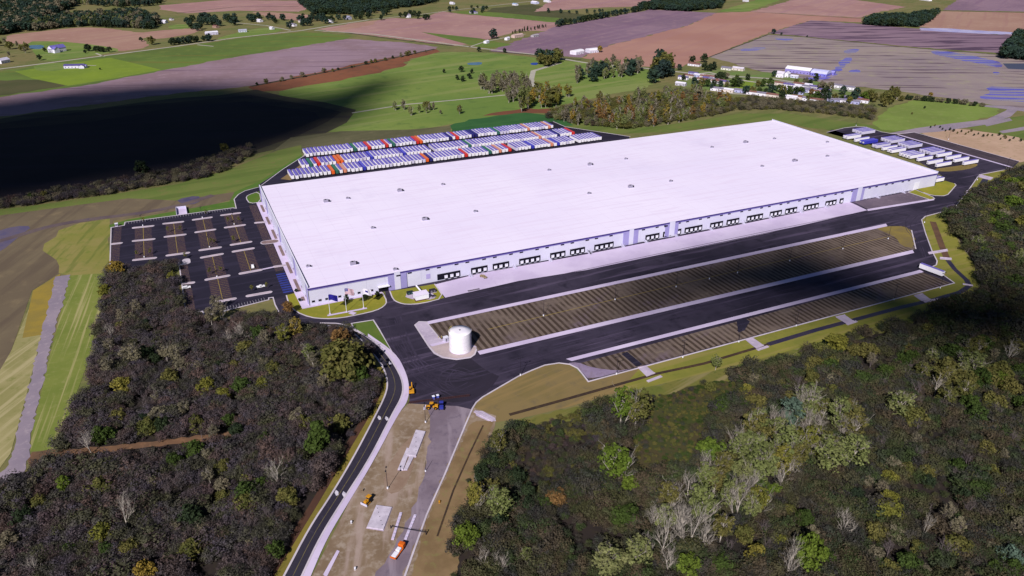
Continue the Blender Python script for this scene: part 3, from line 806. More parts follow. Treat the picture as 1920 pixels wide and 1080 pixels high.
# concrete spillways from the trailer lot to the ditch
for q in ([(1196, 690), (1212, 687), (1228, 700), (1212, 706)], [(1398, 638), (1412, 634), (1432, 648), (1418, 654)], [(1567, 595), (1584, 591), (1600, 602), (1586, 607)], [(1714, 555), (1730, 551), (1745, 562), (1728, 565)],
          [(1740, 474), (1776, 468), (1777, 471), (1742, 477)], [(1838, 328), (1862, 334), (1857, 338), (1834, 332)], [(1762, 483), (1784, 485), (1784, 487.5), (1762, 486)], [(1812, 358), (1840, 364), (1839, 367), (1811, 361)]):
    P = GG(q)
    mb = MB().prism(P, .02, .24)
    for i in (0, 2):
        ribbon_mb(mb, [P[i], P[(i + 1) % 4] if i == 0 else P[3]], .5, .02, .55)
    tag(mb.build('concrete_spillway', CONC2), kind='structure')
for q in ([(1214, 716), (1240, 706)], [(1420, 657), (1440, 650)], [(1588, 609), (1606, 603)], [(1805, 533), (1824, 536)], [(1733, 567), (1760, 561)], [(890, 772), (925, 790)]):
    ribbon('concrete_headwall', q, 1.6, CONC2, .5, .02)
sheet('gravel_pad', [(890, 770), (905, 771), (928, 784), (930, 790), (915, 790), (893, 780)], CONC2, .13)

# pale tyre marks left on the new asphalt
TYRE = M('pale_tyre_mark', (66, 58, 78), (52, 46, 62), s1=.05, s2=.3)
trng = random.Random(8)
for base, n_ in (([(748, 650), (785, 692), (845, 714), (930, 694), (1010, 670), (1180, 626)], 9), ([(738, 600), (762, 662), (800, 715), (850, 742)], 6), ([(742, 585), (860, 562), (1000, 531), (1300, 466), (1620, 402)], 7), ([(1010, 650), (1300, 585), (1690, 490)], 6), ([(880, 700), (840, 690), (820, 720), (860, 740), (900, 722)], 4), ([(1725, 400), (1700, 420), (1725, 450), (1738, 480)], 4)):
    for k in range(n_):
        o_ = Vector((trng.uniform(-5, 5), trng.uniform(-5, 5)))
        P = [p + o_ + Vector((trng.uniform(-1.5, 1.5), trng.uniform(-1.5, 1.5))) for p in GG(base)]
        ribbon('tyre_mark', P, trng.uniform(.3, .7), TYRE, .15 + .002 * k + .0003 * trng.random(), smooth=2, world=True)
# ------------------------------------------------------------------ the distribution warehouse
WX, WY, HE = 558.4, 211.3, 12.0
RIDGE = 13.0
wh = empty('warehouse', (0, 0, 0), 0, 'huge flat white roofed distribution warehouse with loading docks along its front', 'warehouse')
mb = MB()
mb.add([(0, 0, 0), (WX, 0, 0), (WX, 0, HE - .9), (0, 0, HE - .9)], [(0, 1, 2, 3)])
mb.add([(0, WY, 0), (WX, WY, 0), (WX, WY, HE), (0, WY, HE)], [(3, 2, 1, 0)])
for x, s in ((0, 1), (WX, -1)):
    mb.box(min(x, x + s * .4), max(x, x + s * .4), 0, WY, 0, RIDGE + .35)
walls = mb.build('wall', WALLM, wh)
# vertical joints and painted panels of the end wall
for k in range(1, 17):
    MB().box(-.12, -.003, k * 12.4 - .12, k * 12.4 + .12, 0, RIDGE).build('wall_joint', OFFW, walls)
for y0, y1 in ((2, 5.5), (44, 50), (106, 112), (170, 176), (204, 209)):
    MB().box(-.25, -.004, y0, y1, 0, RIDGE + .37).build('wall_panel', WALLB, wh)
for y0, y1 in ((10, 16), (24, 40), (54, 70), (86, 102), (120, 136), (152, 166), (182, 196)):
    MB().box(-1.3, -.01, y0, y1, 3.2, 3.5).build('awning', OFFW, wh)
    MB().box(-.1, -.006, y0 + .5, y1 - .5, 1.0, 2.9).build('window', GLASS, wh)
NR = 24
mb = MB()
for y0, z0, y1, z1 in ((-.3, HE, WY / 2, RIDGE), (WY / 2, RIDGE, WY + .3, HE)):
    vs, fs = [], []
    for i in range(NR + 1):
        x = .4 + (WX - .8) * i / NR
        vs += [(x, y0, z0), (x, y1, z1)]
    fs = [(2 * i, 2 * i + 2, 2 * i + 3, 2 * i + 1) for i in range(NR)]
    mb.add(vs, fs)
roof = mb.build('roof', LAV, wh)
mb = MB()
for k in range(1, 46):
    x = .4 + (WX - .8) * k / 46
    mb.add([(x - .05, -.2, HE + .03), (x + .05, -.2, HE + .03), (x + .05, WY / 2, RIDGE + .03), (x - .05, WY / 2, RIDGE + .03)], [(0, 1, 2, 3)])
    mb.add([(x - .05, WY / 2, RIDGE + .03), (x + .05, WY / 2, RIDGE + .03), (x + .05, WY, HE + .03), (x - .05, WY, HE + .03)], [(0, 1, 2, 3)])
mb.build('roof_seam', M('roof_seam', (222, 210, 236), k=.8), roof)
for x0, x1 in ((-.12, .55), (WX - .55, WX + .12)):
    MB().box(x0, x1, -.35, WY + .3, RIDGE + .35, RIDGE + .5).build('parapet_cap', WHITE, wh)
MB().box(.55, .7, 6, WY - 1, HE + .2, RIDGE + .36).build('parapet_lining', FASC, wh)
# entrance bays that break the eave: blue flank, white panel, blue flank
bays = []
for ps in (((729, 545), (740.8, 545), (752, 545), (764, 545)), ((1167, 462), (1177.3, 462), (1185.3, 462), (1194, 462)), ((1245, 448), (1252.3, 448), (1262, 448), (1268.5, 448)), ((1594, 380), (1602.5, 380), (1610, 380), (1615, 380))):
    xs_ = [GW(*q)[0] for q in ps]
    bays.append(xs_)
    MB().box(xs_[0], xs_[1], -.55, -.02, .02, HE - .15).build('wall_panel', WALLB, wh)
    MB().box(xs_[1], xs_[2], -.75, -.02, .02, HE + .25).build('wall_panel', WALLM, wh)
    MB().box(xs_[2], xs_[3], -.55, -.02, .02, HE - .15).build('wall_panel', WALLB, wh)
# eave trim in the stretches between the bays
ed = [-.1] + [v for b_ in bays for v in (b_[1], b_[2])] + [WX - .5]
for a, b_ in zip(ed[::2], ed[1::2]):
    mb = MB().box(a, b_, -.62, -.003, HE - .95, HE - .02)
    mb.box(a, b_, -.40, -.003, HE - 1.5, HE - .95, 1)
    mb.build('eave_trim', [FASC, M('eave_blue_band', (148, 138, 205), k=.9)], wh)  # blue painted band below the purple trim
MB().box(-.1, WX + .1, WY + .003, WY + .4, HE - .8, HE - .05).build('eave_trim', FASC, wh)
for k in range(1, 46):
    x = WX * k / 46
    MB().box(x - .08, x + .08, -.05, -.002, 0, HE - 1.55).build('wall_joint', OFFW, walls)
# high strip windows
D6a, D6b, D6c, DU = Z(790, 420, 6), Z(1100, 370, 6), Z(1400, 320, 6), Z(740, 500, 13.5)
for q in D6a((70, 510), (197, 487), (395, 448), (517, 427), (705, 390), (826, 370), (1008, 335), (1125, 315), (1302, 283), (1415, 262), (1588, 228), (1698, 208), (1865, 178)) + \
        D6b((8, 477), (110, 458), (275, 427), (640, 360), (793, 332), (888, 315), (1042, 286), (1135, 268), (1280, 242), (1372, 225), (1517, 198), (1605, 182), (1745, 156), (1833, 140)) + \
        D6c((35, 440), (168, 414), (255, 398), (385, 375), (468, 360), (595, 335), (677, 320), (800, 298), (880, 284), (1002, 261), (1078, 246), (1190, 226), (1385, 190), (1462, 177), (1573, 155), (1643, 143), (1757, 122), (1828, 107)) + DU((83, 210), (380, 157)):
    x = GW(*q)[0]
    y = -.95 if any(b_[0] < x < b_[3] for b_ in bays) else -.15
    MB().box(x - 1.35, x + 1.35, y, -.004, 9.35, 10.3).build('strip_window', GLASS, wh)
for px in (415, 463, 512, 562, 605, 652, 700, 745, 795, 837):
    x, z = GW(*Z(480, 440, 3.856)((px, 483 - (px - 415) * .192))[0])
    w = MB().box(x - .95, x + .95, -.1, -.004, 1.9, 3.2).build('window', GLASS, wh)
    f = MB().box(x - 1.1, x + 1.1, -.14, -.004, 1.75, 1.9).build('sill', OFFW, w)
# small freight door with a canopy
x = GW(719.5, 545)[0]
d = MB().box(x - 3.3, x + 3.3, -.12, -.004, .1, 4.0).build('freight_door', DARK, wh)
MB().box(x - 3.7, x + 3.7, -2.2, -.005, 4.1, 4.6).build('canopy', WHITE, d)
MB().box(*[v for v in (GW(740 + 800 / 13.5, 523)[0], GW(740 + 905 / 13.5, 523)[0])], -.12, -.004, 3.2, 6.6).build('vent_louvre', M('lavender_louvre', (172, 160, 210)), wh)
# service door and landing at the far end
x = GW(1718, 354)[0]
MB().box(x - 4.2, x + 2.2, -.1, -.004, .1, 6.8).build('freight_door', WHITE, wh)

docks = [(D6a, [275, 340, 405], (178, 435), 575), (D6a, [590, 652, 715], (558, 742), 520), (D6a, [833, 893, 955], (802, 985), 470), (D6a, [1130, 1188, 1248, 1308], (1100, 1337), 415), (D6a, [1477, 1535, 1590], (1448, 1618), 355), (D6a, [1700, 1757, 1812], (1672, 1838), 310),
         (D6b, [113, 168, 222, 275], (85, 300), 560), (D6b, [688, 738, 788], (660, 815), 455), (D6b, [885, 935], (858, 960), 415), (D6b, [1035], (1010, 1060), 395), (D6b, [1128, 1178, 1226, 1274], (1102, 1298), 365), (D6b, [1413, 1460, 1508], (1388, 1530), 315), (D6b, [1598, 1645, 1690], (1573, 1712), 283),
         (D6c, [20, 65, 112, 158], (0, 180), 535), (D6c, [280, 325, 370], (260, 393), 482), (D6c, [450, 500, 545], (433, 563), 455), (D6c, [660, 703, 745, 788], (638, 808), 410), (D6c, [905, 945, 985], (885, 1008), 365), (D6c, [1065], (1043, 1083), 350)]
for dz, doors, (x0, x1), yy in docks:
    a, b_ = GW(*dz((x0, yy))[0])[0], GW(*dz((x1, yy - (x1 - x0) * .17))[0])[0]
    bay = empty('dock_bay', (0, 0, 0))
    bay.parent = wh
    bay = MB().box(a, b_, -.35, -.012, .95, 5.0).build('dock_seal', DARK, wh)
    xs_ = [GW(*dz((q, yy - (q - x0) * .17))[0])[0] for q in doors]
    for x in xs_:
        mb = MB().box(x - 1.08, x + 1.08, -.46, -.352, 1.3, 3.5)
        mb.box(x - .45, x + .45, -.468, -.461, 2.6, 3.2, 1)
        mb.build('dock_door', [WHITE, OFFW], bay)
        MB().box(x - .9, x + .9, -.75, -.36, .8, 1.25).build('dock_bumper', RUB, bay)
for o in [o for o in wh.children if o.name.startswith('dock_bay')]:
    bpy.data.objects.remove(o)
for q in D6a((540, 585), (1038, 495), (1437, 405), (1875, 320)) + D6b((20, 610), (393, 555), (650, 505), (990, 440), (1380, 370), (1745, 290)) + D6c((250, 530), (595, 470), (880, 415), (1450, 310), (1740, 250)):
    x = GW(*q)[0]
    mb = MB()
    for k in range(6):
        mb.box(x - .9, x + .9, -1.2 - k * .55, -.65 - k * .55, 0.1, 1.35 - k * .2)
    mb.box(x - .9, x + .9, -.65, -.02, .1, 1.5)
    for s in (-.95, .95):
        mb.tube((x + s, -.1, 2.5), (x + s, -1, 2.5), .06).tube((x + s, -1, 2.5), (x + s, -4, 1.2), .06).tube((x + s, -4, .1), (x + s, -4, 1.2), .06)
    mb.build('dock_stair', OFFW, wh)
x0, x1 = GW(1603, 378)[0], GW(1702, 360)[0]
mb = MB()
for k in range(16):
    x = x0 + (x1 - x0) * k / 15
    mb.box(x - .8, x + .8, -.5, -.01, .1, 1.1)
mb.build('wall_base_guard', OFFW, wh)
# rooftop machines
for i, (px, py, big_) in enumerate(((613, 379, 1), (653, 373, 0), (751, 359, 1), (831, 347, 0), (798, 413, 1), (892, 398, 0), (700, 429, 0), (1030, 320, 0), (1107, 310, 1), (1174, 299, 0), (1105, 364, 0), (1183, 352, 1), (1258, 341, 0), (1335, 277, 0), (1398, 268, 1), (1452, 261, 0), (1429, 313, 0), (1490, 303, 1), (1551, 294, 0), (1551, 268, 0), (579, 500, 0), (664, 495, 1), (742, 505, 0))):
    p = G(px, py, HE + .6)
    zr = HE + (RIDGE - HE) * (1 - abs(p.y - WY / 2) / (WY / 2))
    s = 1.0 if big_ else .66
    lab = {578: 'small grey vent unit at the near corner of the white roof'}.get(px, 'large grey air handler with dark grille on the white roof' if big_ else 'small grey ventilator box with hood on the white roof')
    u = empty('rooftop_unit', (p.x, p.y, zr), 0, lab, 'roof unit', 'large air handlers on the roof' if big_ else 'small ventilators on the roof')
    MB().box(-2.6 * s, 2.6 * s, -1.3 * s, 1.3 * s, .0, .35).build('curb', OFFW, u)
    MB().bbox(-2.4 * s, 1.1 * s, -1.15 * s, 1.15 * s, .36, 2.3 * s, .08).build('housing', M('grey_unit_housing', (150, 144, 164)) if i == 0 else MATS['grey_unit_housing'], u)
    MB().box(1.12 * s, 2.4 * s, -1.1 * s, 1.1 * s, .36, 1.7 * s).build('grille', DKMET, u)
    MB().tube((-1 * s, 0, 2.32 * s), (-1 * s, 0, 2.32 * s + .25), .7 * s, n=12).build('fan', DKMET, u)

# ------------------------------------------------------------------ fire-water tank
tk = empty('water_tank', (66.4, -87.0, .25), 0, 'tall white cylindrical water tank on the gravel pad by the trailer lot', 'tank')
TR, TH = 6.15, 11.6
mb = MB()
for k in range(5):
    mb.tube((0, 0, TH * k / 5), (0, 0, TH * (k + 1) / 5 - .03), TR - .004 * k, n=48, cap=False)
mb.build('shell', M('white_tank_steel', (246, 240, 248), (238, 232, 244), s1=.2, rough=.45, spec=.4), tk, True)
mb = MB()
n = 48
vs = [(0, 0, TH + .4)] + [((TR + .08) * r * math.cos(2 * math.pi * j / n), (TR + .08) * r * math.sin(2 * math.pi * j / n), z) for r, z in ((.5, TH + .25), (1, TH), (1, TH - .14)) for j in range(n)]
fs = [(0, 1 + j, 1 + (j + 1) % n) for j in range(n)] + [(1 + k * n + j, 1 + (k + 1) * n + j, 1 + (k + 1) * n + (j + 1) % n, 1 + k * n + (j + 1) % n) for k in range(2) for j in range(n)]
mb.add(vs, fs)
mb.build('roof', MATS['white_tank_steel'], tk, True)
MB().tube((0, 0, TH + .3), (0, 0, TH + .7), .3, n=12).tube((0, 0, TH + .7), (0, 0, TH + .82), .45, n=12).build('roof_vent', GREYM, tk)
mb = MB()
a = 2.6
for k in range(9):
    t = a - .55 + k * .13
    c0 = (TR * math.cos(t) * .97, TR * math.sin(t) * .97)
    mb.tube((*c0, TH), (*c0, TH + 1.2), .04, n=4)
    if k:
        mb.tube((*cp_, TH + 1.15), (*c0, TH + 1.15), .05, n=4)
        mb.tube((*cp_, TH + .65), (*c0, TH + .65), .04, n=4)
    cp_ = c0
mb.build('guard_rail', M('yellow_rail', (206, 190, 96)), tk)
mb = MB()
t = -.35
cx_, cy_ = math.cos(t) * (TR + .25), math.sin(t) * (TR + .25)
for s in (-.3, .3):
    mb.tube((cx_ - math.sin(t) * s, cy_ + math.cos(t) * s, .2), (cx_ - math.sin(t) * s, cy_ + math.cos(t) * s, TH + .9), .06, n=4)
for k in range(26):
    z = .4 + k * .44
    mb.tube((cx_ + math.sin(t) * .3, cy_ - math.cos(t) * .3, z), (cx_ - math.sin(t) * .3, cy_ + math.cos(t) * .3, z), .03, n=4)
mb.build('ladder', OFFW, tk)
MB().tube((TR + .1, 1.2, 0), (TR + .1, 1.2, TH - .4), .16, n=8).build('overflow_pipe', WHITE, tk)
MB().prism([(TR * 1.04 * math.cos(2 * math.pi * j / 32), TR * 1.04 * math.sin(2 * math.pi * j / 32)) for j in range(32)], -.1, .18).build('footing', CONC2, tk)
p = G(836, 640)
vh = empty('valve_house', (p.x, p.y, .25), .1, 'small grey white valve cabinet beside the white water tank', 'cabinet')
MB().bbox(-1.3, 1.3, -1.0, 1.0, 0, 2.6, .06).build('body', OFFW, vh)
MB().box(-1.45, 1.45, -1.15, 1.15, 2.6, 2.75).build('roof', WHITE, vh)
MB().box(-.5, .5, -1.06, -1.0, .1, 2.1).build('door', GREYM, vh)
for px, py in ((822, 634), (828, 633)):
    p = G(px, py)
    b_ = empty('bollard', (p.x, p.y, .2), 0, 'yellow topped bollard beside the valve cabinet of the white tank', 'bollard', 'bollards by the water tank')
    MB().tube((0, 0, 0), (0, 0, 1.0), .14, n=8).build('post', M('bollard_yellow', (206, 184, 90)) if px == 822 else MATS['bollard_yellow'], b_)
    MB().disc(0, 0, 1.01, .13, 8).build('cap', WHITE, b_)

# ------------------------------------------------------------------ utility enclosure by the front wall
p = G(791, 560)
en = empty('pump_house', (p.x, p.y, .2), 0, 'white flat roofed utility box with red brown base beside the loading docks', 'utility box')
MB().bbox(-4.6, 4.0, -2.4, 3.4, 0, 3.6, .06).build('wall', WHITE, en)
MB().box(-4.8, 4.2, -2.6, 3.6, 3.6, 3.8).build('roof', LAV, en)
MB().box(-4.75, 3.9, -2.75, -2.41, 0, .5).box(-4.95, -4.6, -2.75, 1.5, 0, .5).build('base_band', M('red_brown_base', (86, 34, 40)), en)
MB().tube((1.5, 3.4, 2.2), (.5, 12.2, 3.4), .55, n=10).build('duct', WHITE, en)
for px, py, lab in ((769, 552, 'dark green transformer box on the gravel left of the white utility box'), (811, 548, 'black cabinet between the white utility box and the dock apron'), (813, 557, 'low black meter box in front of the black cabinet by the apron')):
    p = G(px, py)
    s = .6 if py == 557 else 1
    t = empty('transformer', (p.x, p.y, .2), 0, lab, 'transformer')
    MB().bbox(-2.0 * s, 2.0 * s, -1.2 * s, 1.2 * s, .15, 2.0 * s, .08).build('housing', M('dark_green_paint', (34, 44, 46)) if px == 769 else DKMET, t)
    MB().box(-2.3 * s, 2.3 * s, -1.5 * s, 1.5 * s, 0, .15).build('pad', CONC2, t)
    for k in (-1, 1):
        MB().box(k * s - .6 * s, k * s + .6 * s, -1.26 * s, -1.2 * s, .4 * s, 1.7 * s).build('door', M('transformer_door', (56, 84, 84)) if px == 769 and k < 0 else (MATS['transformer_door'] if px == 769 else GREYM), t)
sheet('gravel_pad', [(758, 556), (766, 560), (781, 563), (815, 562), (816, 553), (800, 546), (775, 547)], CONC2, .225, smooth=1)

# ------------------------------------------------------------------ flags in front of the office
FLAGS = [((619, 589), 'blue'), ((650, 586), 'usa'), ((682, 578), 'white')]


def flag_mesh(kind):
    nx, ny, w, h = 16, 13, 6.2, 3.9
    mb = MB()
    vs = []
    for j in range(ny + 1):
        for i in range(nx + 1):
            u, v = i / nx, j / ny
            x = w * u * .86
            y = .55 * math.sin(u * 7.5 + v * 1.2) * u ** .6
            z = h * v - 1.5 * u * u + .25 * math.sin(u * 5)
            vs.append((x, y, z))
    fs, mi = [], []
    for j in range(ny):
        for i in range(nx):
            fs.append((j * (nx + 1) + i, j * (nx + 1) + i + 1, (j + 1) * (nx + 1) + i + 1, (j + 1) * (nx + 1) + i))
            if kind == 'usa':
                mi.append(2 if i < 6 and j > 5 else (0 if j % 2 == 0 else 1))
            elif kind == 'white':
                mi.append(2 if 4 < i < 10 and 4 < j < 9 else 1)
            else:
                mi.append(2)
    mb.v, mb.f, mb.mi = vs, fs, mi
    return mb


FR, FW, FB = M('flag_red', (176, 66, 78)), M('flag_white', (232, 226, 238)), M('flag_blue', (34, 30, 120), (44, 38, 140), s1=.6)
for (px, py), kind in FLAGS:
    p = G(px, py)
    lab = {'blue': 'white flagpole carrying the blue flag, leftmost of three in the lawn', 'usa': 'tall white flagpole carrying the striped flag, middle of three', 'white': 'white flagpole carrying the pale flag, rightmost of three in the lawn'}[kind]
    H = {'blue': 13.5, 'usa': 16.5, 'white': 13.5}[kind]
    fp = empty('flagpole', (p.x, p.y, .2), 0, lab, 'flagpole')
    MB().tube((0, 0, .3), (0, 0, H), .16, .07, 8).build('pole', WHITE, fp)
    MB().tube((0, 0, 0), (0, 0, .35), .7, .55, 12).build('base', CONC, fp)
    MB().tube((0, 0, H), (0, 0, H + .3), .16, .05, 8).build('finial', OFFW, fp)
    fl = flag_mesh(kind).build('flag', [FR, FW, FB], None, True, (p.x + .18, p.y, .2 + H - 4.4))
    fl.rotation_euler = (0, 0, -.15)
    tag(fl, {'blue': 'deep blue flag flying in front of the office wall', 'usa': 'red and white striped flag with blue canton on the tallest pole', 'white': 'white flag with small blue patch in front of the office'}[kind], 'flag')
    if kind == 'usa':
        mb = MB()
        for j in range(5):
            for i in range(6 if j % 2 == 0 else 5):
                u, v = (.03 + i * .055 + (0 if j % 2 == 0 else .027)), .52 + j * .095
                x, y, z = 6.2 * u * .86, .55 * math.sin(u * 7.5 + v * 1.2) * u ** .6 - .04, 3.9 * v - 1.5 * u * u + .25 * math.sin(u * 5)
                mb.add([(x + .09 * math.cos(t_), y, z + .09 * math.sin(t_)) for t_ in [math.pi / 2 + k * 2 * math.pi / 5 for k in range(5)]], [(0, 1, 2, 3, 4)])
        mb.build('star', FW, fl)
ribbon('front_walk', [(614, 592.5), (688, 578.5)], 1.8, CONC, .275)
ribbon('front_walk', [(658, 590), (664, 586)], 4.0, CONC, .285)

# ------------------------------------------------------------------ lamp posts
def lamp_post(h, heads):
    r = empty('lamp_post', (0, 0, 0))
    MB().tube((0, 0, .05), (0, 0, .95), .38, .36, 12).build('base', WHITE, r)
    MB().tube((0, 0, .95), (0, 0, h), .13, .08, 8).build('pole', DKMET, r)
    for s in ((-1, 1) if heads == 2 else (1,)):
        a = MB().tube((0, 0, h - .15), (s * .9, 0, h - .05), .06, n=6).build('arm', DKMET, r)
        MB().bbox(s * .9 - .1 if s > 0 else -1.75, 1.75 if s > 0 else -.8, -.28, .28, h - .14, h + .06, .04).build('lamp_head', DKMET, r)
    return r


LP = {}
GROUPS = [
    ('lamp posts along the lower trailer lot kerb', 'tall dark twin head lamp post at the outer kerb of the lower trailer lot', 11, 2, [(976, 704.6), (1156, 702.5), (1280, 671), (1385, 642), (1492.5, 612), (1676, 563), (1762.5, 541)]),
    ('lamp posts along the middle trailer bay', 'dark lamp post with white base on the middle line of the striped trailer bay', 11, 2, [(1019, 593), (1153, 563), (1267.5, 539), (1330, 524), (1382.6, 512.5), (1480.5, 490), (1580, 467.5), (1665, 448.7)]),
    ('lamp posts on the right access road', 'dark lamp post on the grass beside the right hand access road', 10, 1, [(1793, 387), (1832, 338), (1733, 418), (1887, 315.5), (1778, 262), (1605, 236)]),
    ('lamp posts on the car park islands', 'dark lamp post standing on a long parking island of the staff car park', 9, 2, None),
    ('poles in the bare dirt ground', 'dark pole with cross arm and white base on the bare construction dirt', 10.5, 2, [(727, 917), (798, 793)]),
]
isl = Z(180, 330, 3.856)((340, 362), (770, 304), (350, 590), (822, 518), (876, 732), (1000, 352), (935, 983))
for gi, (grp, lab, h, hd, pts) in enumerate(GROUPS):
    proto = None
    for q in (pts or isl):
        if proto is None:
            o = proto = lamp_post(h, hd)
        else:
            o = copy_tree(proto)
        p = G(*q)
        o.location = (p.x, p.y, .24)
        o.rotation_euler.z = .0 if gi < 3 else 1.2
        tag(o, lab, 'lamp post', grp)

# ------------------------------------------------------------------ semi-trailers
def trailer_mats():
    out = {}
    for k, side, top in (('white', (238, 234, 242), (116, 104, 188)), ('grey', (206, 200, 222), (104, 92, 180)), ('red', (206, 52, 44), (204, 70, 74)), ('orange', (226, 98, 40), (222, 118, 70)), ('tan', (214, 138, 110), (206, 150, 138)),  # white and grey trailers: the sky's blue reflection is painted into the roof colour
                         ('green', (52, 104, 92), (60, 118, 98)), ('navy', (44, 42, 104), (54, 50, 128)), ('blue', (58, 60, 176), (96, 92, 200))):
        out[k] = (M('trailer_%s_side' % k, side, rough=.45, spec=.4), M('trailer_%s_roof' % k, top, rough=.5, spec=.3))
    return out


TM = trailer_mats()


def make_trailer(color, L=16.2, tractor=False):
    """box trailer, rear doors at y = 0, nose at y = L"""
    r = empty('semi_trailer', (0, 0, 0))
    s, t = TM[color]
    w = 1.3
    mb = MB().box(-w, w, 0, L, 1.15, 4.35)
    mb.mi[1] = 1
    for k in range(1, 9):
        y = L * k / 9
        mb.box(-w - .03, w + .03, y - .06, y + .06, 1.2, 4.3)
    body = mb.build('body', [s, t], r)
    d = MB().box(-w + .06, -.02, -.07, -.002, 1.25, 4.25).box(.02, w - .06, -.07, -.002, 1.25, 4.25)
    d.tube((-.25, -.1, 1.3), (-.25, -.1, 3.9), .03, n=4).tube((.25, -.1, 1.3), (.25, -.1, 3.9), .03, n=4).build('rear_door', s, body)
    MB().box(-w, w, -.1, -.003, .55, .75).box(-.8, -.65, -.08, 0, .7, 1.15).box(.65, .8, -.08, 0, .7, 1.15).build('rear_bumper', DKMET, body)
    MB().box(-.55, .55, 1, L - .4, .85, 1.14).build('chassis', DKMET, r)
    for y in (1.8, 3.1):
        for x in (-1.0, 1.0):
            MB().tube((x - .28, y, .52), (x + .28, y, .52), .5, n=12).build('wheel', RUB, r)
    for x in (-.7, .7):
        MB().box(x - .08, x + .08, L - 3.9, L - 3.7, .1, 1.0).box(x - .2, x + .2, L - 4.0, L - 3.6, 0, .1).build('landing_leg', DKMET, r)
    if tractor is not False:
        MB().box(-1.0, 1.0, L + .02, L + .35, 2.2, 3.7).build('cooling_unit', OFFW, r)
    return r


PROTO = {}


def put_trailer(color, x, y, rz, lab, grp, cool=False, z=.16, L=16.2):
    key = (color, cool, L)
    if key not in PROTO:
        PROTO[key] = o = make_trailer(color, L, True if cool else False)
    else:
        o = copy_tree(PROTO[key])
    o.location = (x, y, z)
    o.rotation_euler.z = rz
    for k in ('group', 'label'):
        if k in o:
            del o[k]
    tag(o, lab, 'trailer', grp)
    return o


T5, T6 = Z(540, 230, 6), Z(840, 220, 6)
ROWS = [
    ('row nearest the warehouse roof', 253.5, (549, 333), (1131, 262), {'orange': [(T5, 500, 575), (T5, 1605, 435)], 'green': [(T5, 545, 570), (T6, 505, 410)], 'tan': [(T5, 640, 560), (T6, 1190, 325), (T6, 1470, 285), (T6, 610, 395)], 'blue': [(T5, 860, 530), (T6, 960, 345), (T6, 1250, 315)],
                                                                         'navy': [(T5, 1645, 430)], 'red': [(T6, 225, 445), (T6, 735, 385)]}, [(T6, 795, 385), (T6, 1500, 290)]),
    ('middle row behind the warehouse', 283.3, (570, 314), (1080, 253), {'green': [(T5, 275, 490), (T6, 250, 335)], 'red': [(T5, 370, 485), (T6, 1440, 200)], 'orange': [(T5, 590, 455), (T5, 637, 450)], 'blue': [(T5, 940, 415), (T5, 1325, 368)], 'tan': [(T6, 1055, 240)], 'navy': [(T6, 1270, 215)]}, [(T5, 1640, 330)]),
    ('back row beside the olive grass', 320.0, (578, 293), (1038, 239), {'green': [(T5, 785, 320), (T5, 1190, 270), (T6, 600, 190)], 'red': [(T5, 950, 295), (T5, 1115, 280), (T5, 1150, 275), (T5, 1500, 240), (T6, 130, 245)], 'orange': [(T5, 1520, 235)], 'navy': [(T5, 1855, 190), (T6, 310, 220), (T6, 345, 215)], 'tan': [(T6, 945, 150), (T6, 1155, 120)]}, []),
]
ORD = ['first', 'second', 'third', 'fourth', 'fifth', 'sixth']
rng = random.Random(5)
for rname, y0, pa_, pb_, cols, gaps in ROWS:
    xa, xb = G(*pa_, 2.6).x, G(*pb_, 2.6).x
    n = int(round((xb - xa) / 3.72))
    pitch = (xb - xa) / n
    slot = {}
    for c, lst in cols.items():
        for zz, x, y in lst:
            slot[max(0, min(n, round((G(*zz((x, y))[0], 2.6).x - xa) / pitch)))] = c
    for zz, x, y in gaps:
        slot[round((G(*zz((x, y))[0], 2.6).x - xa) / pitch)] = None
    cnt = {}
    tot = {}
    for c in slot.values():
        tot[c] = tot.get(c, 0) + 1
    for i in range(n + 1):
        c = slot.get(i, 'white' if rng.random() < .88 else 'grey')
        if c is None:
            continue
        if c in ('white', 'grey'):
            lab, grp = 'plain %s box trailer parked in the %s' % (c, rname), '%s trailers, %s' % (c, rname)
        else:
            k = cnt.get(c, 0)
            cnt[c] = k + 1
            lab = ('only %s trailer in the %s' % (c, rname)) if tot[c] == 1 else '%s trailer, %s of its colour from the left, %s' % (c, ORD[k], rname)
            grp = 'trailers parked in three long rows'
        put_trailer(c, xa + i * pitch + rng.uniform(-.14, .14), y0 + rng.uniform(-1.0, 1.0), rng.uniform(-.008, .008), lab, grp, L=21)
# second yard at the right-hand end: trailers lie along the building
yard = []
for pts, n, c in (((1110, 400), 1, 'white'), ((1085, 372), 1, 'white'), ((1010, 347), 1, 'white'), ((930, 330), 4, 'white'), ((790, 285), 2, 'white'), ((735, 262), 1, 'white'), ((690, 245), 2, 'grey'), ((590, 215), 2, 'blue'), ((515, 196), 1, 'white'), ((440, 178), 2, 'white')):
    p = G(*D1(pts)[0])
    for k in range(n):
        yard.append((606, p.y + k * 3.75, c, 'column nearest the right end of the roof'))
for pts, n, c in (((1345, 380), 1, 'white'), ((1275, 358), 1, 'white'), ((1240, 335), 1, 'white'), ((1145, 318), 1, 'white'), ((1100, 300), 4, 'grey'), ((930, 248), 4, 'grey'), ((800, 207), 4, 'grey'), ((530, 145), 4, 'grey')):
    p = G(*D1(pts)[0])
    for k in range(n):
        yard.append((636, p.y + k * 3.75, c, 'outer column of the right end yard'))
yard.sort()
lastx, lasty = None, -1e9
for x, y, c, nm in yard:
    if x == lastx and y - lasty < 3.3:
        y = lasty + 3.72
    lastx, lasty = x, y
    put_trailer(c, x + 20.5, y, math.pi / 2, '%s box trailer parked in the %s' % (c, nm), '%s trailers in the %s' % (c, nm), cool=True, L=20)
p = G(*D1((1150, 495))[0])
put_trailer('white', 559.5 + 16, 5.5, math.pi / 2, 'white trailer backed against the right end wall near the lawn', None, L=16.2)
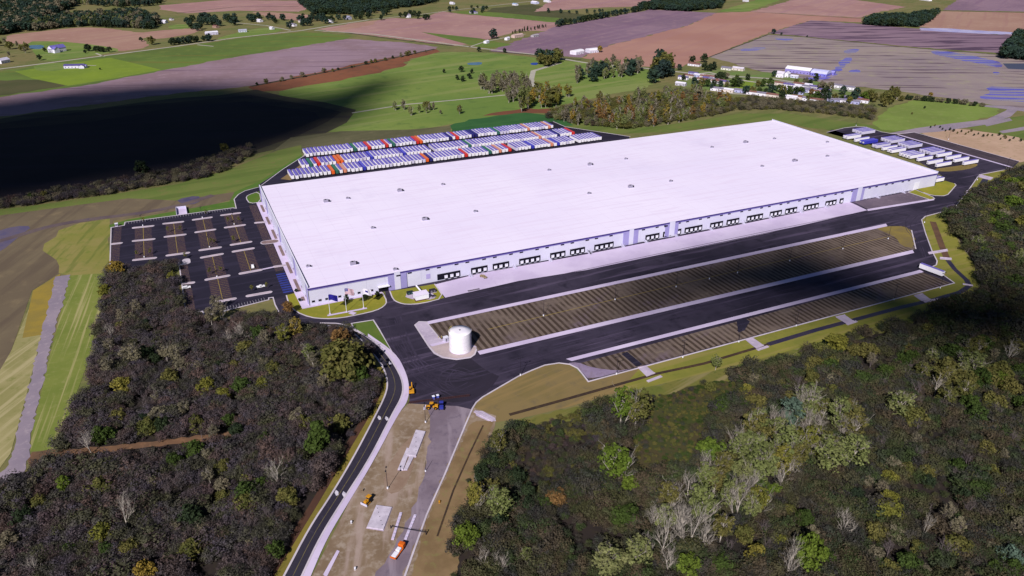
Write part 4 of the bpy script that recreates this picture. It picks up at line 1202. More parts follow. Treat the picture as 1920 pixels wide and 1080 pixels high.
put_trailer('white', 559.5 + 16, 9.3, math.pi / 2, 'grey topped trailer beside the one against the right end wall', None, L=16.2)
a, b_ = G(1720.4, 504.4), G(1765, 521)
put_trailer('white', b_.x + 1.2, b_.y, math.atan2(-(a - b_).x, (a - b_).y), 'lone white trailer parked at the right end of the lower trailer lot', None)
# ------------------------------------------------------------------ houses, barns and mobile homes
def px_dir(px, py, dx, dy):
    a, b_ = G(px, py), G(px + dx, py + dy)
    return math.atan2((b_ - a).y, (b_ - a).x)


HM = {}


def hmat(kind, rgb):
    key = (kind, rgb)
    if key not in HM:
        HM[key] = M('house_%s_paint' % kind, rgb, tuple(max(0, c - 12) for c in rgb), s1=.3, rough=.7)
    return HM[key]


def house(name, cat, px, py, w, d, h, wall, roof, lab, grp=None, pitch=.35, dirv=(10, 1.2), wing=None, dome=False, chimney=False, garage=False):
    p = G(px, py)
    r = empty(name, (p.x, p.y, .05), px_dir(px, py, *dirv), lab, cat, grp)
    parts = [(-w / 2, w / 2, -d / 2, d / 2, h)]
    if wing:
        parts.append((wing[0] * w / 2, wing[0] * w / 2 + wing[1], -d / 2 - wing[2], d / 2 - 1, h * .92))
    mw_, mr = MB(), MB()
    for x0, x1, y0, y1, hh in parts:
        along = (x1 - x0) >= (y1 - y0)
        mw_.box(x0, x1, y0, y1, 0, hh)
        e = .5
        if dome:
            N_ = 10
            vs = []
            for k in range(N_ + 1):
                t = math.pi * k / N_
                y, z = -(y1 - y0) / 2 * math.cos(t) * 1.02 + (y0 + y1) / 2, hh + (y1 - y0) * .2 * math.sin(t)
                vs += [(x0 - .2, y, z), (x1 + .2, y, z)]
            mr.add(vs, [(2 * k, 2 * k + 1, 2 * k + 3, 2 * k + 2) for k in range(N_)] + [tuple(range(0, 2 * N_ + 2, 2)), tuple(range(2 * N_ + 1, 0, -2))])
            continue
        if along:
            c = (y0 + y1) / 2
            rz_ = hh + (y1 - y0) / 2 * pitch * 2 * .5 + .3
            q = [(x0 - e, y0 - e, hh - .1), (x1 + e, y0 - e, hh - .1), (x1 + e, c, rz_), (x0 - e, c, rz_), (x0 - e, y1 + e, hh - .1), (x1 + e, y1 + e, hh - .1)]
            mw_.add([(x0, y0, hh), (x0, y1, hh), (x0, c, rz_ - .25)], [(0, 2, 1)]).add([(x1, y0, hh), (x1, y1, hh), (x1, c, rz_ - .25)], [(0, 1, 2)])
        else:
            c = (x0 + x1) / 2
            rz_ = hh + (x1 - x0) / 2 * pitch + .3
            q = [(x1 + e, y0 - e, hh - .1), (x1 + e, y1 + e, hh - .1), (c, y1 + e, rz_), (c, y0 - e, rz_), (x0 - e, y0 - e, hh - .1), (x0 - e, y1 + e, hh - .1)]
            mw_.add([(x0, y0, hh), (x1, y0, hh), (c, y0, rz_ - .25)], [(0, 1, 2)])
        mr.add(q, [(0, 1, 2, 3), (3, 2, 5, 4)])
    wl = mw_.build('wall', hmat('wall', wall), r)
    rf = mr.build('roof', hmat('roof', roof), r)
    x0, x1, y0, y1, hh = parts[0]
    k = max(2, int(w / 5))
    for i in range(k):
        x = x0 + (i + .5) * w / k
        if i == k // 2:
            MB().box(x - .5, x + .5, y0 - .08, y0 - .004, .1, 2.1).build('door', hmat('door', (96, 70, 66)), r)
        else:
            MB().box(x - .7, x + .7, y0 - .08, y0 - .004, 1.0, 2.2).build('window', GLASS, r)
    if chimney:
        MB().box(w * .2, w * .2 + .9, -.4, .5, hh, hh + d * pitch * .5 + 1.4).build('chimney', hmat('chimney', (120, 74, 66)), rf)
    if garage:
        MB().box(x1 - 6, x1 - 1, y0 - .1, y0 - .005, .1, 2.5).build('garage_door', hmat('door', (210, 206, 214)), r)
    return r


WHT, BLUISH, CREAM, GRY = (232, 228, 240), (176, 176, 216), (216, 204, 198), (186, 182, 196)
RFG, RFP, RFB, RFW = (130, 124, 142), (108, 98, 150), (128, 92, 86), (224, 220, 234)
V = Z(1250, 90, 4.8)
seq = [((455, 385), WHT, RFG), ((545, 395), CREAM, RFW), ((670, 402), BLUISH, RFG), ((782, 420), WHT, RFB), ((872, 432), WHT, RFG), ((958, 444), CREAM, RFB), ((1112, 460), WHT, RFW), ((1190, 462), CREAM, RFB), ((1285, 478), WHT, RFG), ((1345, 487), WHT, RFB)]
tints = ['white mobile home with grey roof', 'cream mobile home with white roof', 'pale blue mobile home with grey roof', 'white mobile home with brown roof', 'white mobile home with grey roof', 'cream mobile home with brown roof', 'white mobile home with white roof', 'cream mobile home with brown roof', 'white mobile home with grey roof', 'white mobile home with brown roof']
posn = ['leftmost', 'second from the left', 'third from the left', 'fourth from the left', 'fifth from the left', 'left of the dark tree', 'right of the dark tree', 'third from the right', 'second from the right', 'rightmost']
for ((q, wl, rf), t, s) in zip(seq, tints, posn):
    px, py = V(q)[0]
    house('mobile_home', 'mobile home', px, py, 18, 6.5, 4.0, wl, rf, '%s, %s in the front row' % (t, s), 'mobile homes in the front row', dirv=(10, 1.3))
others = [((150, 282), WHT, RFP, 'white'), ((128, 337), GRY, RFW, 'grey'), ((240, 245), BLUISH, RFP, 'blue'), ((345, 272), CREAM, RFB, 'cream'), ((395, 275), WHT, RFB, 'white'), ((320, 300), CREAM, RFB, 'tan'), ((450, 318), WHT, RFB, 'white'), ((515, 322), CREAM, RFP, 'cream'),
          ((1020, 335), CREAM, RFB, 'cream'), ((1100, 350), WHT, RFP, 'white'), ((1165, 358), WHT, RFW, 'white'), ((1235, 362), WHT, RFG, 'white'), ((1112, 388), BLUISH, RFW, 'pale blue'), ((1225, 395), BLUISH, RFG, 'pale blue'), ((1330, 368), GRY, RFP, 'grey'), ((1345, 412), CREAM, RFB, 'cream'), ((1375, 428), CREAM, RFW, 'cream'),
          ((1500, 487), BLUISH, RFG, 'pale blue'), ((1560, 488), WHT, RFG, 'white'), ((1605, 482), BLUISH, RFP, 'blue'), ((1700, 472), BLUISH, RFP, 'blue'), ((1530, 355), WHT, RFG, 'white'), ((1640, 372), WHT, RFG, 'white')]
for k_, q in enumerate(((1072, 338), (1190, 342), (1262, 350), (1302, 402), (1395, 442), (1462, 474), (1532, 474), (1582, 474), (1652, 466), (1732, 470), (1142, 404), (1182, 414), (1282, 390), (198, 266), (292, 262), (368, 290), (425, 300), (484, 312), (1052, 370), (1420, 400), (1680, 500), (1760, 490))):
    others.append((q, (WHT, CREAM, BLUISH)[k_ % 3], (RFG, RFB, RFW, RFP)[k_ % 4], ('white', 'cream', 'pale blue')[k_ % 3]))
for i, (q, wl, rf, t) in enumerate(others):
    px, py = V(q)[0]
    zone = 'at the west end of the village' if q[0] < 600 else ('behind the front row of the village' if q[0] < 1400 else 'at the east end of the village among the trees')
    house('mobile_home', 'mobile home', px, py, 15, 6.5, 3.8, wl, rf, '%s mobile home %s' % (t, zone), '%s mobile homes %s' % (t, zone), dirv=(10, 1.3))
FARM = [
    ('barn', 'barn', V((1190, 222))[0], 38, 18, 5.5, (150, 140, 206), (236, 232, 242), 'large barn with white roof and lavender walls behind the mobile homes', {}),
    ('farmhouse', 'house', V((1022, 262))[0], 11, 9, 6, WHT, (214, 206, 220), 'white two storey house left of the large white roofed barn', {'pitch': .6, 'chimney': True}),
    ('farmhouse', 'house', V((1078, 258))[0], 8, 10, 5, WHT, (224, 220, 230), 'narrow white house between the two storey house and the large barn', {'pitch': .6}),
    ('shed', 'shed', V((1150, 268))[0], 11, 6, 3, (206, 206, 232), RFW, 'low pale shed in front of the large white roofed barn', {}),
    ('quonset_barn', 'barn', V((1385, 245))[0], 24, 22, 4, (122, 120, 206), (196, 196, 236), 'blue rounded roof barn right of the large white roofed barn', {'dome': True}),
    ('shed', 'shed', V((1475, 236))[0], 12, 10, 3.5, (128, 124, 208), (158, 154, 222), 'lower blue shed joined beside the blue rounded barn', {}),
    ('house', 'house', V((250, 160))[0], 20, 9, 3.4, WHT, RFB, 'white house with brown roof beside the tall dark village trees', {'garage': True}),
    ('house', 'house', V((540, 195))[0], 16, 9, 3.2, (226, 224, 214), RFG, 'pale green white house at the edge of the striped wet field', {}),
    ('house', 'house', V((645, 200))[0], 18, 9, 3.6, CREAM, (214, 206, 220), 'cream long house at the edge of the striped wet field', {}),
    ('farmhouse', 'house', (108, 97), 26, 13, 7, (226, 222, 236), (112, 104, 176), 'large white house with blue hipped roof by the pond', {'pitch': .7, 'wing': (-1, 10, 6), 'chimney': True, 'dirv': (10, -1.5), 'garage': True}),
    ('house', 'house', (141, 127), 30, 10, 4, (216, 212, 232), (92, 84, 138), 'long low house with purple grey roof alone on the bright lawn', {'wing': (.6, 8, 4), 'dirv': (10, -.2), 'garage': True}),
    ('shed', 'shed', (157, 127), 10, 7, 3.2, WHT, (140, 132, 190), 'small garage right of the purple roofed house', {'dirv': (10, -.2)}),
    ('house', 'house', (7, 118), 17, 10, 5, WHT, (206, 200, 220), 'white house by the road at the far left edge', {'pitch': .6, 'dirv': (10, -2)}),
    ('barn', 'barn', (306, 43), 20, 9, 5, WHT, RFW, 'white barn in front of the distant grey wood', {'dirv': (10, .5)}),
    ('barn', 'barn', (397, 65), 24, 10, 5, (210, 204, 226), (228, 224, 238), 'white metal barn at the roadside beside dark trees', {'dirv': (10, -.8)}),
    ('house', 'house', (455, 60), 16, 9, 4, (196, 200, 216), (170, 170, 190), 'grey white house on the green lawn by the road', {'dirv': (10, -.6)}),
    ('house', 'house', (487, 41), 14, 9, 4.5, WHT, (214, 210, 224), 'white house at the end of the green lane', {}),
    ('house', 'house', (510, 55), 9, 7, 4, WHT, RFW, 'small white shed beside the road lawn', {}),
    ('house', 'house', (550, 49), 15, 9, 4.5, WHT, RFG, 'white house under dark trees near the crossroads', {}),
    ('house', 'house', (565, 42), 12, 8, 4, CREAM, RFG, 'cream house behind the white crossroads house', {}),
    ('silo_house', 'house', (621, 43), 8, 7, 7, WHT, RFW, 'tall narrow white building beside the pink field', {'pitch': .9}),
    ('house', 'house', (652, 36), 20, 9, 5, (186, 184, 206), (146, 144, 168), 'grey house with pale gables in the trees by the pink field', {'pitch': .6}),
    ('house', 'house', (672, 20), 18, 8, 4, WHT, RFG, 'distant white house in the tree belt above the pink field', {}),
    ('house', 'house', (766, 33), 9, 8, 6, WHT, RFG, 'white house between the dark trees at the top of the pink field', {'pitch': .7}),
    ('house', 'house', (708, 20), 11, 7, 4, WHT, RFW, 'small white house deep in the tree belt', {}),
    ('house', 'house', (848, 8), 15, 8, 4.5, WHT, RFW, 'white house at the top edge beside the lane', {}),
    ('house', 'house', (888, 25), 22, 9, 4, GRY, RFP, 'grey house with purple roof above the pink field', {}),
    ('house', 'house', (966, 10), 16, 9, 4, WHT, (150, 170, 200), 'pale house with blue grey roof beside the dark olive field', {}),
    ('barn', 'barn', (1003, 7), 22, 12, 5, (206, 206, 236), (230, 226, 240), 'white barn group near the top lane', {}),
    ('house', 'house', (1026, 4), 24, 8, 4, WHT, RFW, 'long white shed right of the top lane barn', {}),
    ('house', 'house', (912, 81), 9, 7, 4, WHT, RFW, 'small white house beside the lane junction', {'dirv': (10, -2)}),
    ('house', 'house', (951, 75), 9, 7, 4.5, WHT, RFW, 'white gabled house at the head of the conifer row', {'dirv': (10, -2)}),
    ('barn', 'barn', (970, 70), 26, 10, 5, (206, 178, 172), (196, 168, 164), 'long pinkish barn in front of the conifer row', {'dirv': (10, -1.5)}),
    ('shed', 'shed', (1003, 69), 16, 8, 3.5, (176, 170, 176), (166, 158, 166), 'grey farm shed right of the pinkish barn', {'dirv': (10, -1.5)}),
    ('barn', 'barn', (1082, 101), 24, 14, 4.5, (228, 222, 236), (238, 234, 242), 'white greenhouse like barn behind the grey grove, left one of two', {'dome': True, 'dirv': (10, -2)}),
    ('barn', 'barn', (1110, 98), 20, 14, 4.5, (220, 216, 234), (236, 232, 242), 'white round roofed barn behind the grey grove, right one of two', {'dome': True, 'dirv': (10, -1)}),
    ('house', 'house', (1398, 3), 16, 9, 4, WHT, RFW, 'distant white house on the green strip at the top', {}),
    ('barn', 'barn', (1735, 1), 36, 12, 5, WHT, RFG, 'distant long white barn at the top right', {}),
    ('house', 'house', (322, 38), 9, 7, 3.5, WHT, RFG, 'small shed right of the white barn by the distant wood', {}),
    ('house', 'house', (405, 52), 13, 8, 4, (170, 140, 130), RFB, 'brown roofed house hidden behind the roadside barn', {}),
]
for nm, cat, (px, py), w, d, h, wl, rf, lab, kw in FARM:
    house(nm, cat, px, py, w, d, h, wl, rf, lab, **kw)

# ------------------------------------------------------------------ cars and site machines
CARW, CARGL = M('white_car_paint', (236, 234, 240), rough=.3, spec=.5), GLASS


def pickup(name, paint, lab, x, y, rz, bed=True, cat='pickup'):
    r = empty(name, (x, y, .16), rz, lab, cat)
    mb = MB().bbox(-2.7, 2.7, -.95, .95, .45, 1.05, .08)
    mb.bbox(1.0, 2.65, -.9, .9, 1.0, 1.2, .06)
    mb.build('body', paint, r)
    cb = MB()
    vs = [(-.9 if bed else -2.4, -.88, 1.04), (1.25, -.88, 1.04), (.7, -.72, 1.85), (-.7 if bed else -2.2, -.72, 1.85)]
    vs += [(x_, -y_, z_) for x_, y_, z_ in vs]
    cb.add(vs, [(0, 1, 2, 3), (5, 4, 7, 6), (1, 5, 6, 2), (3, 2, 6, 7), (0, 3, 7, 4)])
    c = cb.build('cab', paint, r)
    MB().add([(1.2, -.7, 1.12), (1.2, .7, 1.12), (.74, .62, 1.78), (.74, -.62, 1.78)], [(0, 1, 2, 3)]).build('windscreen', CARGL, c)
    for s in (-1, 1):
        MB().box(-.75, .75, s * .9 - .03, s * .9 + .03, 1.15, 1.6).build('side_window', CARGL, c)
        for x_ in (-1.75, 1.75):
            MB().tube((x_, s * .98, .38), (x_, s * .7, .38), .38, n=12).build('wheel', RUB, r)
        MB().box(2.68, 2.73, s * .75 - .16, s * .75 + .16, .75, .95).build('headlight', OFFW, r)
    if bed:
        MB().box(-2.7, -1.0, -.95, -.85, 1.05, 1.3).box(-2.7, -1.0, .85, .95, 1.05, 1.3).box(-2.7, -2.6, -.85, .85, 1.05, 1.3).build('bed_side', paint, r)
    return r


for q, lab, rz in (((1134, 662), 'white pickup parked just above the crosswalk island in the staff car park', 1.5), ((655, 815), 'white van parked by the left kerb of the staff car park', .05), ((1192, 808), 'white pickup behind the lowest parking island near the office', .1)):
    p = G(*C1(q)[0])
    pickup('parked_van' if 'van' in lab else 'parked_pickup', CARW, lab, p.x, p.y, rz, 'van' not in lab, 'van' if 'van' in lab else 'pickup')
p = G(*D6a((700, 605))[0])
pickup('flatbed_truck', M('tan_truck_paint', (150, 132, 104)), 'tan work truck standing on the concrete apron at the second dock group', p.x, p.y, -1.15, True, 'truck')
p = G(*D6a((590, 745))[0])
gr_ = empty('drain_grate', (p.x, p.y, .18), 0, 'dark rectangular drain grate in the concrete apron edge', 'grate')
MB().box(-4.2, 4.2, -1, 1, 0, .05).build('frame', CONC2, gr_)
mb = MB()
for k in range(12):
    mb.box(-4 + k * .68, -3.5 + k * .68, -.85, .85, .05, .09)
mb.build('slat', DKMET, gr_)

YM, OM, BM = M('machine_yellow', (206, 146, 36), (190, 130, 32), s1=1), M('machine_orange', (214, 104, 30), (196, 92, 28), s1=1), M('machine_blue', (48, 56, 150))


def tracks(r, L, w, gauge):
    for s in (-1, 1):
        mb = MB()
        pts = [(-L / 2 + .35, 0), (L / 2 - .35, 0), (L / 2, .35), (L / 2 - .3, .8), (-L / 2 + .3, .8), (-L / 2, .35)]
        y = s * gauge
        vs = [(x, y - w / 2, z) for x, z in pts] + [(x, y + w / 2, z) for x, z in pts]
        mb.add(vs, [tuple(range(6)), tuple(range(11, 5, -1))] + [(i, i + 6, (i + 1) % 6 + 6, (i + 1) % 6) for i in range(6)])
        mb.build('track', RUB, r)


def dozer(px, py, rz, lab):
    p = G(px, py)
    r = empty('bulldozer', (p.x, p.y, .12), rz, lab, 'bulldozer')
    tracks(r, 3.6, .6, 1.0)
    MB().bbox(.0, 2.0, -.65, .65, .7, 1.8, .1).build('bonnet', YM, r)
    c = MB().bbox(-1.5, .0, -.8, .8, .8, 2.6, .1).build('cab', DKMET, r)
    MB().bbox(-1.7, .2, -.95, .95, 2.6, 2.8, .05).build('roof', YM, c)
    MB().box(2.4, 2.6, -1.7, 1.7, .1, 1.2).box(2.25, 2.4, -1.7, 1.7, .1, .3).build('blade', OFFW, r)
    for s in (-1.3, 1.3):
        MB().tube((-.2, s, .6), (2.4, s, .5), .12).build('push_arm', YM, r)
    MB().tube((1.2, .3, 1.8), (1.2, .3, 2.4), .08).build('exhaust', DKMET, r)


def loader(px, py, rz, lab, body=None, boom=True):
    body = body or YM
    p = G(px, py)
    r = empty('wheel_loader', (p.x, p.y, .15), rz, lab, 'loader')
    MB().bbox(-2.8, -.2, -1.0, 1.0, .9, 2.0, .12).build('engine_cover', body, r)
    c = MB().bbox(-.4, 1.1, -.85, .85, 1.0, 3.1, .1).build('cab', GLASS, r)
    MB().bbox(-.6, 1.3, -1.0, 1.0, 3.1, 3.3, .05).build('roof', body, c)
    MB().bbox(1.1, 2.3, -.6, .6, .8, 1.7, .08).build('front_frame', body, r)
    for x in (-1.7, 1.8):
        for s in (-1, 1):
            w = MB().tube((x, s * 1.0, .8), (x, s * 1.45, .8), .8, n=14).build('wheel', RUB, r)
            MB().tube((x, s * 1.44, .8), (x, s * 1.5, .8), .35, n=10).build('rim', body, w)
    for s in (-.5, .5):
        MB().tube((1.4, s, 1.6), (3.4, s, 1.0), .15).build('lift_arm', body, r)
    MB().add([(3.3, -1.4, .2), (4.4, -1.4, .1), (3.3, -1.4, 1.2), (3.3, 1.4, .2), (4.4, 1.4, .1), (3.3, 1.4, 1.2)], [(0, 1, 4, 3), (0, 3, 5, 2), (0, 2, 1), (3, 4, 5)]).build('bucket', OFFW if body is not BM else DKMET, r)


def excavator(px, py, rz, lab, col):
    p = G(px, py)
    r = empty('excavator', (p.x, p.y, .15), rz, lab, 'excavator')
    tracks(r, 3.8, .6, 1.1)
    MB().bbox(-2.2, 1.2, -1.3, 1.3, 1.0, 1.9, .1).build('house', col, r)
    c = MB().bbox(-.3, 1.2, .2, 1.2, 1.9, 3.0, .08).build('cab', GLASS, r)
    MB().bbox(-.4, 1.3, .1, 1.3, 3.0, 3.12, .03).build('roof', col, c)
    MB().tube((1.0, -.3, 1.8), (3.0, -.3, 4.2), .28, .24).tube((3.0, -.3, 4.2), (4.6, -.3, 3.4), .24, .2).build('boom', col, r)
    MB().tube((4.6, -.3, 3.5), (4.8, -.3, 1.2), .2, .14).build('stick', col, r)
    MB().box(4.3, 5.2, -.8, .2, .5, 1.2).build('bucket', DKMET, r)


dozer(690, 942, math.radians(215), 'small yellow bulldozer with wide pale blade near the concrete slab')
loader(811, 766, 2.7, 'yellow wheel loader parked in front of the barricade')
loader(828, 765, 1.2, 'blue loader with orange canopy right of the yellow loader', BM)
excavator(772, 737, 1.3, 'yellow lifting machine at the kerb corner beside the sidewalk', YM)
p = G(817, 749)
for k, dx in enumerate((-1.1, 1.1)):
    t = empty('portable_toilet', (p.x + dx, p.y, .15), 0, 'white roofed blue portable toilet behind the yellow loader at the barricade', 'toilet', 'portable toilets at the barricade')
    MB().bbox(-.6, .6, -.6, .6, 0, 2.1, .05).build('body', BM, t)
    MB().bbox(-.68, .68, -.68, .68, 2.1, 2.35, .08).build('roof', WHITE, t)
    MB().box(-.4, .4, -.64, -.6, .1, 1.95).build('door', M('toilet_door_blue', (90, 104, 190)), t)
# orange flatbed truck
a, b_ = G(736, 1052), G(758, 1022)
tr = empty('orange_truck', ((a.x + b_.x) / 2, (a.y + b_.y) / 2, .13), math.atan2((b_ - a).y, (b_ - a).x), 'orange truck with white load bed on the bare dirt near the gate', 'truck')
MB().bbox(1.6, 3.6, -1.15, 1.15, .6, 2.6, .15).build('cab', OM, tr)
MB().box(3.58, 3.64, -.9, .9, 1.5, 2.3).build('windscreen', GLASS, tr)
MB().box(-4.0, 1.5, -1.2, 1.2, .75, 1.0).box(-4.0, -3.85, -1.2, 1.2, 1.0, 1.5).build('bed_frame', OM, tr)
MB().bbox(-3.6, -1.0, -.95, .95, 1.0, 1.5, .05).bbox(-.7, 1.2, -.85, .85, 1.0, 1.9, .1).build('load', WHITE, tr)
for x in (-3, -1.9, 2.6):
    for s in (-1, 1):
        MB().tube((x, s * .85, .5), (x, s * 1.2, .5), .5, n=12).build('wheel', RUB, tr)
# cast concrete slabs
for q, h, lab in (([(780, 808), (798, 811), (780, 857), (762, 855)], .7, 'long pale concrete slab in the middle of the bare dirt'), ([(706, 949), (735, 953), (719, 995), (688, 990)], .6, 'wide pale concrete slab beside the small bulldozer'),
                  ([(763, 841), (770, 843), (756, 882), (746, 881)], .45, 'narrow concrete strip at the foot of the long slab, outer one'), ([(768, 857), (776, 858), (764, 882), (757, 882)], .5, 'narrow concrete strip at the foot of the long slab, inner one')):
    P = GG(q)
    c = sum((Vector((v.x, v.y)) for v in P), Vector((0, 0))) / 4
    e = empty('concrete_slab', (c.x, c.y, .1), 0, lab, 'concrete slab')
    loc = [v - c for v in P]
    MB().prism(loc, 0, h).build('slab', M('cast_slab', (206, 196, 212), (186, 176, 192), s1=.3) if 'cast_slab' not in MATS else MATS['cast_slab'], e)
    MB().prism([v * 1.06 for v in loc], -.05, .12).build('footing', CONC2, e)
    if h > .5:
        for k in range(5):
            v = loc[0].lerp(loc[2], .15 + k * .17)
            MB().tube((v.x, v.y, h), (v.x, v.y, h + .25), .12, n=6).build('anchor_bolt', DKMET, e)
for a, b_, lab in (((752, 962), (736, 1013), 'low lavender concrete kerb wall across the lane, left one of two'), ((779, 966), (760, 1013), 'low lavender concrete kerb wall across the lane, right one of two')):
    p, q = G(*a), G(*b_)
    e = empty('kerb_wall', (p.x, p.y, .1), 0, lab, 'kerb wall')
    d = q - p
    mb = MB()
    ribbon_mb(mb, [Vector((0, 0)), d], 1.1, 0, .35)
    mb.build('wall', CONC, e)
    mb = MB()
    for k in range(8):
        v = d * ((k + .5) / 8)
        mb.box(v.x - .35, v.x + .35, v.y - .3, v.y + .3, .35, .5)
    mb.build('cap', OFFW, e)
# gate with a long arm
p, q = G(733, 991), G(799, 1003)
e = empty('barrier_gate', (p.x, p.y, .12), 0, 'dark barrier pole gate across the worn lane beside the slabs', 'gate')
d = q - p
MB().tube((0, 0, 1.2), (d.x, d.y, 1.2), .11, n=6).build('arm', DKMET, e)
for k in (0, 1):
    MB().tube((d.x * k, d.y * k, 0), (d.x * k, d.y * k, 2.2 if k else 1.5), .2, n=8).build('post', DKMET, e)
MB().tube((d.x, d.y, 2.1), (d.x * .5, d.y * .5, 1.25), .05, n=4).build('stay', DKMET, e)
# barricade closing the pavement
p, q = G(765, 758), G(880, 744)
e = empty('barricade', (p.x, p.y, .15), 0, 'long dark barricade of boards and posts closing the black pavement', 'barricade')
d = q - p
for k in range(26):
    v = d * (k / 25)
    MB().box(v.x - .09, v.x + .09, v.y - .09, v.y + .09, 0, 1.5).build('post', M('barricade_wood', (70, 46, 48)) if k == 0 else MATS['barricade_wood'], e)
for z in (.5, 1.2):
    mb = MB()
    ribbon_mb(mb, [Vector((0, 0)), d], .12, z - .14, z + .14)
    mb.build('rail', MATS['barricade_wood'], e)
# small posts, drums, marker poles
for q, lab in (((659, 981), 'pale drum standing on the bare dirt beside the sidewalk'), ((666, 1068), 'white drum beside the muddy patch at the bottom edge'), ((680, 921), 'brown drum above the small bulldozer'), ((824, 943), 'yellow drum on the brown slope beside the kerb')):
    p = G(*q)
    e = empty('marker_drum', (p.x, p.y, .12), 0, lab, 'drum')
    MB().tube((0, 0, 0), (0, 0, 1.0), .42, .38, 12).build('body', WHITE if 'pale' in lab or 'white' in lab else (YM if 'yellow' in lab else DIRT), e)
    MB().tube((0, 0, .35), (0, 0, .55), .44, .43, 12).build('band', DKMET, e)
p = G(798, 884)
e = empty('marker_pole', (p.x, p.y, .12), 0, 'short leaning dark pole in the dirt beside the worn lane', 'pole')
MB().tube((0, 0, 0), (.4, .3, 5.5), .12, .08, 6).build('post', DKMET, e)
MB().tube((0, 0, 0), (0, 0, .6), .35, .3, 10).build('base', WHITE, e)
# dumpster pad behind the car park
a = Z(200, 380, 7.714)
P = GG(a((1005, 95), (1150, 80), (1165, 165), (1015, 185)))
c = sum((Vector((v.x, v.y)) for v in P), Vector((0, 0))) / 4
e = empty('waste_enclosure', (c.x, c.y, .1), 0, 'pale walled waste enclosure at the back kerb of the staff car park', 'enclosure')
loc = [v - c for v in P]
MB().prism(loc, 0, .12).build('floor', CONC, e)
for i, j in ((0, 1), (1, 2), (3, 0)):
    mb = MB()
    ribbon_mb(mb, [loc[i], loc[j]], .3, .12, 2.0)
    mb.build('wall', OFFW, e)
p = G(*a((148, 345))[0])
e = empty('guard_booth', (p.x, p.y, .14), 0, 'small white booth with dark windows at the far corner of the car park', 'booth')
MB().bbox(-1, 1, -.9, .9, 0, 2.4, .05).build('body', OFFW, e)
MB().box(-1.2, 1.2, -1.1, 1.1, 2.4, 2.6).build('roof', WHITE, e)
MB().box(-.8, .8, -.96, -.9, 1.0, 1.9).build('window', GLASS, e)
for k, q in enumerate(((1846, 230), (1900, 240))):
    pass
# ------------------------------------------------------------------ plants
def np_mesh(name, V_, F_, mats, mi=None):
    me = bpy.data.meshes.new(name)
    n, k = len(F_), F_.shape[1]
    me.vertices.add(len(V_))
    me.vertices.foreach_set('co', V_.astype(np.float32).ravel())
    me.loops.add(n * k)
    me.loops.foreach_set('vertex_index', F_.astype(np.int32).ravel())
    me.polygons.add(n)
    me.polygons.foreach_set('loop_start', np.arange(0, n * k, k, dtype=np.int32))
    for m in mats:
        me.materials.append(m)
    if mi is not None:
        me.polygons.foreach_set('material_index', mi.astype(np.int32))
    me.update(calc_edges=True)
    return me


def unit(v):
    return v / (np.linalg.norm(v, axis=1, keepdims=True) + 1e-9)


def quads(C, Nn, size, rs, stretch=1.4):
    """leaf-clump faces at C facing Nn"""
    n = len(C)
    up = unit(rs.normal(size=(n, 3)))
    t = unit(np.cross(Nn, up))
    b_ = np.cross(Nn, t)
    s = (size * rs.uniform(.6, 1.35, n))[:, None]
    a, c = t * s * .5, b_ * s * .5 * stretch
    Vv = np.stack([C - a - c * .4, C + a * .6 - c, C + a + c * .4, C - a * .5 + c], 1).reshape(-1, 3)
    return Vv, np.arange(4 * n).reshape(n, 4)


def leaf_crown(seed, z0, z1, R, clumps, per, size, cr=.34, taper=0.0, gap=.45):
    rs = np.random.RandomState(seed)
    c = unit(rs.normal(size=(clumps, 3))) * (rs.uniform(.25, 1, (clumps, 1)) ** .55)
    zz = c[:, 2]
    rad = R * (1 - taper * (zz * .5 + .5)) * rs.uniform(.75, 1.12, clumps)
    cc = np.stack([c[:, 0] * rad, c[:, 1] * rad, (z0 + z1) / 2 + zz * (z1 - z0) / 2], 1)
    rr = R * cr * rs.uniform(.6, 1.3, clumps)
    d = unit(rs.normal(size=(clumps, per, 3)).reshape(-1, 3)).reshape(clumps, per, 3)
    d[:, :, 2] = np.where(rs.uniform(size=(clumps, per)) < .7, np.abs(d[:, :, 2]), d[:, :, 2])
    P = cc[:, None, :] + d * (rr[:, None, None] * rs.uniform(.55, 1.1, (clumps, per, 1)))
    Nn = unit((d + rs.normal(size=d.shape) * gap).reshape(-1, 3))
    return quads(P.reshape(-1, 3), Nn, size, rs)


def twig_crown(seed, H, R, n, wid=.06):
    """many thin upright twigs of a leafless shrub or small tree"""
    rs = np.random.RandomState(seed)
    k = max(3, n // 28)
    cx = unit(rs.normal(size=(k, 3))) * rs.uniform(.2, 1, (k, 1)) ** .6
    cen = np.stack([cx[:, 0] * R * .75, cx[:, 1] * R * .75, H * (.62 + .26 * cx[:, 2])], 1)
    idx = rs.randint(0, k, n)
    base = cen[idx] + rs.normal(size=(n, 3)) * np.array([R * .16, R * .16, H * .08])
    out = unit(np.stack([cen[idx][:, 0] / R, cen[idx][:, 1] / R, np.full(n, .9)], 1) + rs.normal(size=(n, 3)) * .55)
    L = rs.uniform(.5, 1.35, n)[:, None] * R * .32
    side = unit(np.cross(out, rs.normal(size=(n, 3)))) * (wid * rs.uniform(.7, 1.5, n))[:, None]
    Vv = np.stack([base - side, base + side, base + out * L + side * .3, base + out * L - side * .3], 1).reshape(-1, 3)
    return Vv, np.arange(4 * n).reshape(n, 4)


